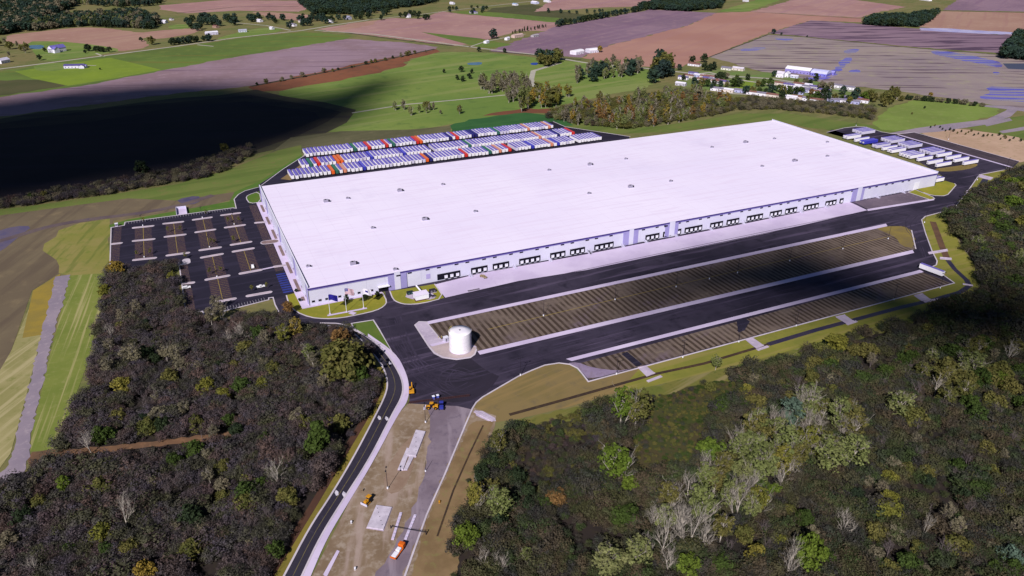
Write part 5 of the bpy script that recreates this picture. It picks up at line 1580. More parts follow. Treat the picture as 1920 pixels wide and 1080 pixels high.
def limb(vs, fs, p0, p1, r0, r1, n=4):
    p0, p1 = np.array(p0, float), np.array(p1, float)
    d = p1 - p0
    d /= np.linalg.norm(d) + 1e-9
    a = np.cross(d, [.31, .77, .55])
    a /= np.linalg.norm(a)
    b_ = np.cross(d, a)
    o = len(vs)
    for p, r in ((p0, r0), (p1, r1)):
        for j in range(n):
            t = 2 * math.pi * j / n
            vs.append(p + a * r * math.cos(t) + b_ * r * math.sin(t))
    for j in range(n):
        fs.append((o + j, o + (j + 1) % n, o + n + (j + 1) % n, o + n + j))


def branches(seed, H, R, stems=1, levels=3, r=.22, fan=4, start=.35, lean=.1):
    rs = random.Random(seed)
    vs, fs = [], []

    def grow(p, d, L, rad, lev):
        q = [p[i] + d[i] * L for i in range(3)]
        limb(vs, fs, p, q, rad, rad * .62, 5 if lev == levels else (4 if lev > 1 else 3))
        if lev == 0:
            return
        for k in range(fan if lev < levels else fan + 2):
            t = rs.uniform(start if lev == levels else .25, 1)
            a = rs.uniform(0, 2 * math.pi)
            sp = rs.uniform(.35, .8) * R / H * 1.9
            nd = [d[0] * .6 + math.cos(a) * sp, d[1] * .6 + math.sin(a) * sp, d[2] * .75 + rs.uniform(-.05, .3)]
            m = math.sqrt(sum(v * v for v in nd))
            grow([p[i] + d[i] * L * t for i in range(3)], [v / m for v in nd], L * rs.uniform(.42, .66) * (1.15 - t * .35), rad * rs.uniform(.4, .55) * (1.2 - .5 * t), lev - 1)

    for s in range(stems):
        a = rs.uniform(0, 6.28)
        w = lean if stems == 1 else .3
        d = [math.cos(a) * w * rs.random(), math.sin(a) * w * rs.random(), 1]
        m = math.sqrt(sum(v * v for v in d))
        grow([math.cos(a) * .25 * (stems > 1), math.sin(a) * .25 * (stems > 1), -.2], [v / m for v in d], H * rs.uniform(.62, .72), r * (1 if s == 0 else .75), levels)
    return np.array(vs), np.array(fs)


def join(*parts):
    Vs, Fs, Ms, o = [], [], [], 0
    for (v, f), m in parts:
        Vs.append(v)
        Fs.append(f + o)
        Ms.append(np.full(len(f), m))
        o += len(v)
    return np.concatenate(Vs), np.concatenate(Fs), np.concatenate(Ms)


LEAF = {
    'green': leaf_mat('green_leaves', [(56, 72, 32), (70, 86, 38), (62, 78, 40)], k=1.05),
    'bright': leaf_mat('bright_green_leaves', [(92, 112, 40), (104, 120, 46), (82, 102, 38)], k=1.0),
    'yellow': leaf_mat('yellow_green_leaves', [(122, 118, 50), (106, 108, 48), (134, 124, 58)], k=1.05),
    'olive': leaf_mat('olive_leaves', [(92, 94, 48), (104, 98, 54), (82, 86, 44)], k=1.15),
    'pale': leaf_mat('pale_grey_green_leaves', [(116, 122, 74), (104, 112, 64), (126, 126, 84)], k=1.15),
    'orange': leaf_mat('orange_leaves', [(136, 102, 62), (122, 94, 58), (132, 112, 68)], k=1.05),
    'gold': leaf_mat('gold_leaves', [(152, 130, 56), (140, 116, 52), (138, 124, 62)], k=1.05),
    'dark': leaf_mat('dark_green_leaves', [(46, 58, 40), (54, 66, 42), (42, 54, 42)], k=1.05),
    'bluegreen': leaf_mat('blue_green_leaves', [(82, 100, 86), (90, 108, 94), (76, 92, 80)], k=1.1),
    'grey': leaf_mat('grey_brown_leaves', [(122, 112, 92), (108, 102, 84), (128, 120, 96)], k=1.1),
    'far': leaf_mat('distant_tree_leaves', [(48, 66, 58), (56, 74, 60), (46, 60, 60)], k=1.1),
    'brush': leaf_mat('purple_brown_brush', [(74, 62, 66), (86, 70, 64), (60, 56, 60), (70, 70, 50), (70, 64, 72), (80, 68, 64)], k=1.4, dark=.8, trans=.3, scale=.03),
    'brush2': leaf_mat('olive_brown_brush', [(66, 62, 52), (74, 74, 48), (56, 54, 54), (58, 70, 40), (76, 66, 52), (60, 58, 54)], k=1.35, dark=.8, trans=.3, scale=.03),
}
BARKP = M('pale_bark', (184, 174, 162), (142, 134, 128), s1=.6, s2=3)
BARKD = M('dark_bark', (84, 68, 62), (66, 54, 52), s1=.8)
BARKG = M('grey_twig_bark', (118, 106, 106), (96, 86, 88), s1=.5)

# template meshes: lists of (crown mesh, trunk mesh) for plants with parts, single meshes for distant ones
TPL = {}


def tpl(kind, v):
    key = (kind, v)
    if key in TPL:
        return TPL[key]
    s = v * 17 + sum(map(ord, kind))
    L = LEAF['green']
    if kind == 'broad':           # 10 m, full crown
        cr, tk_ = leaf_crown(s, 2.0, 10, 4.3, 46, 34, .62), branches(s, 9, 3.6, 1, 2, .26, 4, .3)
    elif kind == 'round':         # 10 m, low round crown to the ground
        cr, tk_ = leaf_crown(s, .6, 9.8, 5.0, 60, 32, .7), branches(s, 8, 3.6, 1, 2, .26, 4, .3)
    elif kind == 'cone':
        cr, tk_ = leaf_crown(s, .8, 10, 3.4, 60, 26, .5, .3, .8), branches(s, 9, 2, 1, 2, .22, 4, .2)
    elif kind == 'poplar':        # 10 m, narrow open crown on a pale trunk
        cr, tk_ = leaf_crown(s, 2.6, 10, 2.2, 44, 26, .3, .34), branches(s, 10, 2.4, 1 + v % 2, 3, .17, 4, .3, .2)
    elif kind == 'bare':
        tk_ = branches(s, 10, 3.4, 1 + v % 3, 4, .17, 4, .3, .25)
        cr = twig_crown(s, 10, 3.4, 140, .014)
    elif kind == 'brush':         # 5 m, leafless brush with a few last leaves
        a, b_ = twig_crown(s, 5, 2.9, 420, .035), leaf_crown(s + 1, .8, 4.8, 2.9, 26, 22, .26, .42)
        vv, ff, _ = join((a, 0), (b_, 0))
        cr, tk_ = (vv, ff), branches(s, 4.6, 2.6, 3, 2, .09, 4, .2)
    elif kind == 'bramble':       # 5 m, rounded leafy thicket
        cr, tk_ = leaf_crown(s, .4, 4.9, 3.0, 30, 44, .3, .42, 0, .3), branches(s, 4.6, 2.6, 3, 2, .09, 4, .2)
    elif kind == 'sapling':       # 4 m
        cr, tk_ = leaf_crown(s, 1.2, 4.2, 1.0, 14, 14, .26, .4), branches(s, 4, 1, 1, 2, .06, 3, .3)
    elif kind == 'far':           # 10 m, coarse
        a, t_ = leaf_crown(s, 1.2, 10, 4.4, 24, 16, 1.15, .4), branches(s, 8, 3, 1, 1, .28, 3, .4)
        vv, ff, mi = join((a, 0), (t_, 1))
        TPL[key] = np_mesh('far_tree', vv, ff, [L, BARKD], mi)
        return TPL[key]
    elif kind == 'farpale':
        a, t_ = leaf_crown(s, 2.0, 10, 2.7, 30, 30, .5, .34, .3), branches(s, 9.8, 2.8, 2, 2, .2, 4, .35)
        vv, ff, mi = join((a, 0), (t_, 1))
        TPL[key] = np_mesh('far_pale_tree', vv, ff, [L, BARKP], mi)
        return TPL[key]
    elif kind == 'farcone':
        a, t_ = leaf_crown(s, .5, 10, 2.6, 26, 14, .9, .34, .85), branches(s, 8, 1, 1, 1, .2, 3, .4)
        vv, ff, mi = join((a, 0), (t_, 1))
        TPL[key] = np_mesh('far_conifer', vv, ff, [L, BARKD], mi)
        return TPL[key]
    TPL[key] = (np_mesh(kind + '_crown', cr[0], cr[1], [L]), np_mesh(kind + '_trunk', tk_[0], tk_[1], [BARKD]))
    return TPL[key]


def setmat(o, slot, m):
    o.material_slots[slot].link = 'OBJECT'
    o.material_slots[slot].material = m


BASE_H = {'broad': 10, 'round': 10, 'cone': 10, 'poplar': 10, 'bare': 10, 'brush': 5, 'bramble': 5, 'sapling': 4.2, 'far': 10, 'farpale': 10, 'farcone': 10}
prng = random.Random(11)


SRC = {}


def plant(name, kind, leaf, x, y, h, lab, grp=None, cat='tree', wide=1.0, bark=None, v=None, z=.06, lean=None):
    v = prng.randrange(4) if v is None else v
    s = h / BASE_H[kind]
    t = tpl(kind, v)
    sc = (s * wide * prng.uniform(.92, 1.1), s * wide * prng.uniform(.92, 1.1), s)
    rz = prng.uniform(0, 6.28)
    if not isinstance(t, tuple):
        o = bpy.data.objects.new(name, t)
        COL.objects.link(o)
        o.location, o.scale, o.rotation_euler = (x, y, z), sc, (0, 0, rz)
        setmat(o, 0, LEAF[leaf])
        SRC.setdefault((kind, v), (o,))
        return tag(o, lab, cat, grp)
    r = empty(name, (x, y, z), rz, lab, cat, grp)
    r.scale = sc
    if lean:
        r.rotation_euler = (lean[0], lean[1], rz)
    pair = []
    for nm, me, m in (('trunk', t[1], bark or BARKD), ('crown', t[0], LEAF[leaf] if kind != 'bare' else (bark or BARKG))):
        c = bpy.data.objects.new(nm, me)
        COL.objects.link(c)
        c.parent = r
        setmat(c, 0, m)
        pair.append(c)
    SRC.setdefault((kind, v), tuple(pair))
    return r


# -- trees one can tell apart in the near woods
NEAR = [
    # left wood
    ('broadleaf_tree', 'round', 'olive', 652, 712, 21, 'big olive tree with rusty top towering over the entrance road bend', 1.0),
    ('broadleaf_tree', 'round', 'olive', 630, 690, 15, 'broad olive tree just left of the big tree at the road bend', .9),
    ('broadleaf_tree', 'round', 'green', 672, 722, 11, 'dark green tree at the foot of the big olive tree by the road', .9),
    ('broadleaf_tree', 'broad', 'orange', 640, 655, 12, 'rust tinted tree behind the big olive tree at the road bend', 1.0),
    ('conifer_tree', 'cone', 'green', 601, 855, 19, 'pointed green tree standing alone above the brown brush near the entrance road', 1.05),
    ('maple_tree', 'broad', 'orange', 541, 590, 8, 'orange autumn tree at the car park exit corner', 1.0),
    ('autumn_tree', 'poplar', 'gold', 556, 640, 15, 'thin golden tree with pale trunks below the car park exit', 1.3),
    ('autumn_tree', 'poplar', 'yellow', 534, 650, 14, 'yellow green thin tree left of the golden tree by the car park exit', 1.3),
    ('autumn_tree', 'broad', 'gold', 222, 522, 12, 'mustard coloured tree at the lower left corner of the staff car park', 1.0),
    ('autumn_tree', 'broad', 'yellow', 200, 560, 9, 'yellow bush tree on the edge between mown grass and brown wood', 1.0),
    ('broadleaf_tree', 'round', 'yellow', 388, 742, 9, 'yellow olive tree in the middle of the brown left wood', 1.0),
    ('broadleaf_tree', 'round', 'olive', 322, 722, 9, 'olive green tree left of the yellow olive tree in the brown wood', 1.0),
    ('broadleaf_tree', 'round', 'green', 455, 738, 9, 'dark green round tree right of the yellow olive tree', 1.0),
    ('broadleaf_tree', 'round', 'green', 484, 638, 9, 'green round tree in the brush below the car park', .9),
    ('broadleaf_tree', 'round', 'olive', 462, 668, 9, 'olive round tree just below the green one under the car park', .9),
    ('broadleaf_tree', 'round', 'olive', 282, 815, 9, 'olive bush tree just above the orange clay path', 1.0),
    ('broadleaf_tree', 'round', 'dark', 308, 812, 8, 'dark green bush tree beside the olive one above the clay path', 1.0),
    ('broadleaf_tree', 'broad', 'bright', 124, 925, 8, 'bright green small tree in the dark wood near the gravel road bend', .9),
    ('broadleaf_tree', 'round', 'dark', 50, 985, 8, 'dark green tree in the bottom left corner wood near the gravel road', 1.0),
    ('broadleaf_tree', 'round', 'green', 490, 920, 6, 'small green bush at the foot of the white barked bare tree', 1.0),
    ('broadleaf_tree', 'round', 'olive', 245, 1045, 8, 'olive bush below the leaning white trunk', .9),
    ('broadleaf_tree', 'round', 'olive', 360, 1045, 7, 'olive bush in the bottom of the left wood beside dark brush', 1.2),
    ('autumn_tree', 'broad', 'gold', 278, 1090, 9, 'yellow tree cut by the bottom edge in the left wood', 1.0),
    ('broadleaf_tree', 'round', 'green', 330, 880, 7, 'green bush below the clay path in the left wood', 1.2),
    ('broadleaf_tree', 'round', 'green', 690, 690, 6, 'bright green bush at the kerb below the big olive tree', 1.0),
    ('bare_tree', 'bare', 'grey', 172, 850, 14, 'wide pale bare tree at the clay path end by the gravel road', 1.2),
    ('bare_tree', 'bare', 'grey', 242, 1000, 20, 'tall leaning bare tree with bright white trunk in the left wood', .8),
    ('bare_tree', 'bare', 'grey', 521, 922, 17, 'white barked bare tree left of the entrance road', .95),
    ('bare_tree', 'bare', 'grey', 72, 1078, 11, 'bare pale tree in the bottom left corner', 1.1),
    ('bare_tree', 'bare', 'grey', 247, 1075, 9, 'small bare pale tree beside the yellow tree at the bottom edge', 1.0),
    ('pale_tree', 'poplar', 'grey', 258, 690, 15, 'tall thin grey tree in the upper left wood, left of a matching one', 1.0),
    ('pale_tree', 'poplar', 'grey', 334, 690, 14, 'tall thin grey tree in the upper left wood, right of a matching one', 1.1),
    ('bare_tree', 'bare', 'grey', 432, 652, 12, 'thin bare grey tree below the lowest car park bay, left of two', 1.0),
    ('bare_tree', 'bare', 'grey', 455, 645, 13, 'thin bare grey tree below the lowest car park bay, right of two', 1.1),
    ('pale_tree', 'poplar', 'pale', 582, 682, 12, 'pale grey green tree with white stems left of the big olive tree', 1.4),
    ('pale_tree', 'poplar', 'grey', 500, 655, 12, 'faded brown thin tree among the brush below the car park', 1.2),
    ('bare_tree', 'bare', 'grey', 210, 640, 12, 'bare grey tree at the upper left edge of the brown wood', 1.1),
    ('bare_tree', 'bare', 'grey', 355, 600, 9, 'bare grey tree at the lower left corner of the car park', 1.2),
    # right wood
    ('poplar_tree', 'poplar', 'bright', 1165, 800, 22, 'tall light green poplar beside the drainage ditch, left of a close pair', 1.2),
    ('poplar_tree', 'poplar', 'olive', 1192, 806, 22, 'tall olive poplar beside the drainage ditch, right of a close pair', 1.2),
    ('poplar_tree', 'poplar', 'bright', 1150, 905, 19, 'light green poplar standing alone below the close pair', 1.5),
    ('broadleaf_tree', 'broad', 'bright', 1180, 925, 8, 'lemon green bush tree at the foot of the lone poplar', .95),
    ('poplar_tree', 'poplar', 'olive', 935, 860, 15, 'thin green tree with tall pale trunk near the brown slope', 1.0),
    ('poplar_tree', 'poplar', 'pale', 937, 978, 17, 'pale green poplar with white trunk above the bright bush', 1.4),
    ('poplar_tree', 'poplar', 'yellow', 893, 962, 15, 'yellow green narrow poplar on the edge of the brown slope', 1.2),
    ('broadleaf_tree', 'round', 'bright', 876, 1022, 9, 'bright green round bush at the foot of the brown slope', 1.0),
    ('broadleaf_tree', 'round', 'bright', 1331, 868, 12, 'bright green round tree in the shaded meadow', 1.0),
    ('broadleaf_tree', 'round', 'green', 1170, 985, 8, 'mid green spreading bush below the lemon green bush', 1.6),
    ('bare_tree', 'bare', 'grey', 905, 1068, 10, 'bare grey tree at the bottom of the brown slope', 1.3),
    ('bare_tree', 'bare', 'grey', 938, 1075, 9, 'small bare tree at the bottom edge right of the brown slope', 1.2),
    ('pale_tree', 'poplar', 'pale', 1140, 1085, 15, 'wide pale yellow tree with many stems at the bottom edge', 1.8),
    ('bare_tree', 'bare', 'grey', 1208, 1058, 16, 'slender white bare tree beside the many stemmed pale tree', .8),
    ('bare_tree', 'bare', 'grey', 1236, 1050, 24, 'very tall white bare tree in the middle of the right wood', .9),
    ('bare_tree', 'bare', 'grey', 1284, 1030, 23, 'tall white bare tree with spread branches right of the tallest one', 1.0),
    ('pale_tree', 'poplar', 'pale', 1310, 985, 19, 'pale green tall tree above the spread white bare tree', 1.4),
    ('pale_tree', 'poplar', 'pale', 1245, 1000, 14, 'pale olive tree behind the very tall white bare tree', 1.4),
    ('broadleaf_tree', 'broad', 'bright', 1286, 1085, 10, 'yellow green tree cut by the bottom edge below the spread bare tree', 1.0),
    ('bare_tree', 'bare', 'grey', 1376, 975, 18, 'leaning pale bare tree in the pale thicket, left of two', 1.0),
    ('bare_tree', 'bare', 'grey', 1400, 940, 15, 'leaning pale bare tree in the pale thicket, right of two', 1.0),
    ('pale_tree', 'poplar', 'pale', 1395, 880, 18, 'pale green broad poplar left of the blue green tree', 1.8),
    ('broadleaf_tree', 'broad', 'bluegreen', 1478, 800, 14, 'blue green tree in the middle of the right wood', 1.1),
    ('poplar_tree', 'poplar', 'yellow', 1510, 860, 17, 'yellow green poplar right of the blue green tree', 1.9),
    ('bare_tree', 'bare', 'grey', 1458, 925, 16, 'white bare tree with curved stems below the blue green tree', 1.0),
    ('bare_tree', 'bare', 'grey', 1482, 905, 14, 'bare grey tree right of the curved white one', 1.1),
    ('poplar_tree', 'poplar', 'pale', 1582, 880, 18, 'pale green tree with a leaning white trunk at the wood centre', 1.6),
    ('poplar_tree', 'poplar', 'olive', 1584, 790, 14, 'olive poplar behind the leaning white trunk', 1.4),
    ('bare_tree', 'bare', 'grey', 1560, 885, 13, 'leaning bare trunk beside the pale green centre tree', .9),
    ('pale_tree', 'poplar', 'pale', 1680, 790, 16, 'white stemmed tree with thin green leaves right of centre', 1.7),
    ('bare_tree', 'bare', 'grey', 1752, 745, 14, 'white bare tree near the right end of the wood', 1.0),
    ('pale_tree', 'poplar', 'olive', 1765, 735, 13, 'rounded pale olive tree behind the white bare tree', 2.0),
    ('pale_tree', 'poplar', 'pale', 1818, 705, 14, 'pale grey green tree near the right edge of the wood', 2.0),
    ('bare_tree', 'bare', 'grey', 1890, 685, 15, 'bare grey tree at the right edge of the wood', 1.3),
    ('broadleaf_tree', 'round', 'bright', 1865, 725, 9, 'bright green round tree near the right edge', 1.0),
    ('broadleaf_tree', 'round', 'green', 1910, 712, 9, 'green round tree cut by the right edge', 1.0),
    ('broadleaf_tree', 'round', 'green', 1915, 770, 8, 'dark green bush tree at the right edge below the bare tree', 1.0),
    ('bare_tree', 'bare', 'grey', 1574, 1012, 15, 'wide fan shaped bare grey tree in the lower right wood', 1.3),
    ('bare_tree', 'bare', 'grey', 1474, 1085, 18, 'white thin bare tree beside the yellow green tall bush', .8),
    ('broadleaf_tree', 'broad', 'bright', 1512, 1075, 17, 'tall yellow green tree at the bottom of the right wood', .75),
    ('broadleaf_tree', 'round', 'yellow', 1660, 975, 8, 'olive yellow bush right of the fan shaped bare tree', 1.5),
    ('broadleaf_tree', 'round', 'olive', 1640, 1010, 7, 'olive bush below the olive yellow one', 1.2),
    ('bare_tree', 'bare', 'grey', 1728, 1008, 12, 'small forked white dead tree in the lower right brush', .6),
    ('broadleaf_tree', 'round', 'yellow', 1565, 655, 9, 'yellow green bush tree beside the ditch below the trailer bay', 1.2),
    ('broadleaf_tree', 'round', 'olive', 1535, 668, 8, 'olive bush tree left of the yellow green one by the ditch', 1.1),
    ('broadleaf_tree', 'round', 'olive', 1625, 670, 8, 'olive bush tree right of the yellow green one by the ditch', 1.2),
    ('pale_tree', 'poplar', 'pale', 1341, 694, 9, 'small thin tree alone on the green ditch bank', 1.4),
    ('broadleaf_tree', 'round', 'yellow', 1400, 745, 7, 'yellow bush in the dark brush below the ditch', 1.1),
    ('broadleaf_tree', 'round', 'green', 1420, 930, 7, 'green bush below the pale broad poplar', 1.3),
    ('broadleaf_tree', 'round', 'bright', 1445, 930, 6, 'light green bush by the curved white bare tree', 1.2),
    ('broadleaf_tree', 'round', 'green', 1350, 1075, 7, 'green bush at the bottom edge left of the thin white bare tree', 1.2),
    ('broadleaf_tree', 'round', 'green', 1700, 1070, 7, 'dark green bush at the bottom edge of the right wood', 1.3),
    ('broadleaf_tree', 'round', 'green', 1830, 930, 7, 'green bush in the lower right brush', 1.2),
    ('broadleaf_tree', 'round', 'bluegreen', 1890, 1060, 8, 'blue green bush in the bottom right corner', 1.1),
    ('broadleaf_tree', 'round', 'olive', 1790, 1040, 8, 'olive bush near the bottom right corner', 1.2),
    ('broadleaf_tree', 'round', 'orange', 1045, 945, 6, 'reddish brown bush in the brown clearing', 1.6),
    ('broadleaf_tree', 'round', 'green', 1020, 955, 5, 'low green bush left of the reddish one in the brown clearing', 1.4),
    # right top corner wood
    ('broadleaf_tree', 'broad', 'olive', 1868, 412, 13, 'olive tree at the wood edge beside the right access road', 1.2),
    ('broadleaf_tree', 'broad', 'bright', 1893, 398, 14, 'light green tree at the right edge beyond the ditch', 1.2),
    ('broadleaf_tree', 'broad', 'olive', 1912, 372, 14, 'tall olive tree at the right edge beside the trailer bay end', 1.1),
    ('broadleaf_tree', 'broad', 'yellow', 1915, 440, 14, 'yellow green tree at the right edge halfway down the wood', 1.1),
    ('broadleaf_tree', 'broad', 'green', 1885, 452, 12, 'green tree below the olive one at the right wood edge', 1.2),
    ('broadleaf_tree', 'broad', 'bright', 1856, 372, 10, 'green tree at the culvert on the right access road', 1.1),
    ('broadleaf_tree', 'broad', 'olive', 1880, 352, 11, 'olive tree behind the culvert by the right trailer bay', 1.1),
    ('pale_tree', 'poplar', 'pale', 1830, 470, 12, 'thin pale tree in the grey brush above the dark shade', 1.5),
    ('pale_tree', 'poplar', 'pale', 1905, 500, 13, 'thin pale tree at the right edge above the dark shade', 1.5),
]
taken = []
for nm, kind, leaf, px, py, h, lab, wide in NEAR:
    p = G(px, py)
    cat = {'bare_tree': 'bare tree'}.get(nm, 'tree')
    pale = kind in ('poplar', 'bare')
    lean = (.12, -.1) if 'lean' in lab else None
    plant(nm, kind, leaf, p.x, p.y, h, lab, None, cat, wide, BARKP if pale else BARKD, lean=lean)
    taken.append((p.x, p.y, 2.2 if pale else h * .3 * wide))

def inwood(poly, n, kinds, hs, name, lab, grp, seed, gap=4.0, cat='tree'):
    rs = random.Random(seed)
    P = GG(poly)
    x0, x1 = min(p.x for p in P), max(p.x for p in P)
    y0, y1 = min(p.y for p in P), max(p.y for p in P)
    k = t = 0
    while k < n and t < n * 300:
        t += 1
        x, y = rs.uniform(x0, x1), rs.uniform(y0, y1)
        if not inside(P, x, y) or any((x - a) ** 2 + (y - b_) ** 2 < gap * gap for a, b_, c_ in taken):
            continue
        kd, leaf, wd = rs.choice(kinds)
        h = rs.uniform(*hs)
        word = {'pale': 'pale grey green', 'olive': 'olive', 'yellow': 'yellow green', 'grey': 'grey', 'green': 'green', 'dark': 'dark green', 'bright': 'light green', 'orange': 'rust brown', 'bluegreen': 'blue green', 'gold': 'golden'}[leaf]
        plant(name, kd, leaf, x, y, h, '%s %s' % (word, lab), '%s, %s' % (grp, word), cat, wd, (BARKG if seed >= 60 else BARKP) if kd in ('poplar', 'bare') else BARKD)
        taken.append((x, y, 2.0 if kd in ('poplar', 'bare') else h * .3))
        k += 1


BAND = [(1150, 1090), (1260, 1090), (1420, 970), (1610, 870), (1575, 770), (1480, 780), (1380, 850), (1260, 950), (1170, 1040)]
inwood(BAND, 30, [('poplar', 'pale', 1.5), ('poplar', 'olive', 1.4), ('poplar', 'pale', 1.3), ('poplar', 'yellow', 1.4)], (13, 21), 'poplar_tree', 'open crowned tree in the tall pale band across the right wood', 'tall pale band of the right wood', 51, 3.5)
inwood(BAND, 24, [('bare', 'grey', .9)], (12, 20), 'bare_tree', 'leafless white stemmed tree in the tall pale band across the right wood', 'bare trees of the tall pale band', 52, 3.0, 'bare tree')
inwood([(1640, 810), (1930, 790), (1930, 650), (1800, 655), (1690, 705)], 22, [('poplar', 'olive', 1.6), ('poplar', 'pale', 1.6), ('round', 'olive', 1.1), ('broad', 'green', 1.1)], (8, 13), 'woodland_tree', 'tree among dark brush near the right end of the wood', 'trees at the right end of the wood', 53)
inwood([(1800, 420), (1850, 370), (1935, 330), (1935, 570), (1860, 550)], 30, [('broad', 'olive', 1.1), ('broad', 'bright', 1.1), ('poplar', 'grey', 1.6), ('broad', 'grey', 1.2), ('broad', 'green', 1.1)], (8, 13), 'woodland_tree', 'tree in the wood corner beside the right access road', 'trees of the corner by the access road', 54)
inwood([(1390, 900), (1930, 840), (1930, 1090), (1390, 1090)], 34, [('round', 'olive', 1.1), ('round', 'dark', 1.1), ('round', 'green', 1.1), ('broad', 'grey', 1.1), ('round', 'yellow', 1.0)], (4.5, 7.5), 'woodland_tree', 'low rounded tree in the dark brush of the lower right wood', 'low trees of the lower right wood', 55, 5)
inwood([(1330, 730), (1440, 700), (1650, 640), (1760, 625), (1700, 700), (1480, 770), (1340, 790)], 26, [('round', 'olive', 1.1), ('broad', 'grey', 1.1), ('round', 'green', 1.1)], (5, 8.5), 'woodland_tree', 'rounded tree in the brush just below the drainage ditch', 'trees below the ditch', 56, 5)
inwood([(215, 530), (330, 520), (345, 600), (560, 630), (690, 700), (640, 830), (510, 1070), (0, 1085), (0, 990), (115, 850), (190, 620)], 66, [('round', 'yellow', 1.0), ('round', 'olive', 1.1), ('round', 'dark', 1.1), ('broad', 'grey', 1.15), ('round', 'green', 1.1), ('poplar', 'grey', 1.4), ('round', 'olive', 1.1)], (5, 9), 'woodland_tree', 'rounded tree scattered in the brown wood left of the entrance road', 'low trees of the left wood', 57, 6)
inwood([(215, 540), (330, 530), (520, 630), (690, 700), (640, 800), (200, 780), (190, 640)], 14, [('poplar', 'grey', 1.3)], (8, 12), 'pale_tree', 'thin open tree in the brown wood below the staff car park', 'thin trees below the car park', 58, 5)
inwood([(900, 880), (960, 850), (1010, 960), (1000, 1085), (870, 1085)], 9, [('round', 'olive', 1.1), ('poplar', 'pale', 1.3), ('round', 'dark', 1.1)], (5, 9), 'woodland_tree', 'tree on the wood edge beside the brown slope', 'trees beside the brown slope', 59, 5)

# -- brush: the largest as trees of their own, the mass behind as one thicket per wood
inwood([(215, 540), (330, 530), (345, 605), (560, 640), (690, 700), (640, 850), (520, 1080), (0, 1085), (0, 1000), (115, 860), (190, 640)], 40, [('bare', 'grey', 1.2)], (6, 10), 'bare_tree', 'twiggy leafless tree rising from the brown wood left of the entrance road', 'twiggy trees of the left wood', 60, 5, 'bare tree')
inwood([(1330, 740), (1640, 660), (1930, 600), (1930, 1090), (1300, 1090), (1420, 980), (1600, 880), (1560, 780)], 44, [('bare', 'grey', 1.2), ('bare', 'grey', 1.2), ('poplar', 'grey', 1.4)], (6, 10), 'bare_tree', 'twiggy tree rising from the dark brush of the right wood', 'twiggy trees of the right wood', 61, 5, 'bare tree')
GL, GR = GG(LEFT_WOOD), GG(RIGHT_WOOD)
PATH = chaikin(GG([(52, 862), (190, 844), (300, 832), (460, 810), (560, 801)]), 1, False)
OPENP = GG([(120, 842), (300, 826), (470, 804), (475, 822), (300, 850), (120, 868)])
CLR = chaikin(GG([(1205, 752), (1350, 712), (1400, 724), (1330, 780), (1325, 850), (1270, 900), (1180, 900), (1170, 860), (1200, 800)]), 1)
CLR2 = chaikin(GG([(965, 815), (1055, 790), (1110, 800), (1090, 850), (1030, 920), (985, 960), (955, 890)]), 1)
brush = []
for side, P, step in (('left', GL, 3.7), ('right', GR, 3.9)):
    x0, x1 = min(p.x for p in P), max(p.x for p in P)
    y0, y1 = min(p.y for p in P), max(p.y for p in P)
    for i in range(int((x1 - x0) / step)):
        for j in range(int((y1 - y0) / step)):
            x, y = x0 + (i + prng.random()) * step, y0 + (j + prng.random()) * step
            if not inside(P, x, y):
                continue
            px, py = to_px(x, y)
            if not (-420 < px < 2300 and py < 1290):
                continue
            if side == 'left' and any((Vector((x, y)) - q).length < 2.6 for q in PATH) and prng.random() < .9:
                continue
            if side == 'left' and min(((Vector((x, y)) - (a + (b_ - a) * max(0, min(1, (Vector((x, y)) - a).dot(b_ - a) / (b_ - a).length_squared)))).length) for a, b_ in zip(PATH, PATH[1:])) < 2.4:
                continue
            g_ = mnoise.noise(Vector((x / 13, y / 13, 3.7))) + .5 * mnoise.noise(Vector((x / 5, y / 5, 9.1)))
            if g_ < -.22:
                if prng.random() < .45:
                    continue
                h = prng.uniform(1.4, 2.8)
            else:
                h = prng.uniform(4.2, 6.2) * (1 + .5 * max(0, g_))
            if side == 'right' and (inside(CLR, x, y) or inside(CLR2, x, y)):
                if prng.random() < (.9 if inside(CLR, x, y) else .05):
                    continue
                h *= .5
            if side == 'right' and px > 1750 and py < 640:
                h *= 1.5
            if any((x - tx) ** 2 + (y - ty) ** 2 < tr_ * tr_ * .5 for tx, ty, tr_ in taken):
                continue
            if side == 'left' and any(inside(OPENP, *q) for q in ((x, y), (x, y + 3))):
                h = prng.uniform(.8, 1.6)
            d = math.hypot(x - CAMX, y - CAMY)
            vis = -20 < px < 1940 and py < 1085
            brush.append((d if vis else 1e6, side, x, y, h))
brush.sort()
nb = 0
STUFF = {'left': [], 'right': []}
for d, side, x, y, h in brush:
    if nb < 290 and d < 1e5:
        nb += 1
        px, py = to_px(x, y)
        if side == 'left':
            zone = 'left of the entrance road near the bottom edge' if px > 300 else 'in the bottom left corner wood'
        else:
            zone = 'at the bottom of the right wood near the brown slope' if px < 1250 else ('at the bottom of the right wood below the bare trees' if px < 1600 else 'in the bottom right corner of the wood')
        plant('brush_tree', 'brush' if prng.random() < .55 else 'bramble', 'brush' if side == 'left' else 'brush2', x, y, h, 'dark leafless brush tree %s' % zone, 'brush trees %s' % zone, 'brush', prng.uniform(1.0, 1.4), BARKG)
    else:
        STUFF[side].append((x, y, h))


LATER = []


def scatter(*a):
    LATER.append(a)


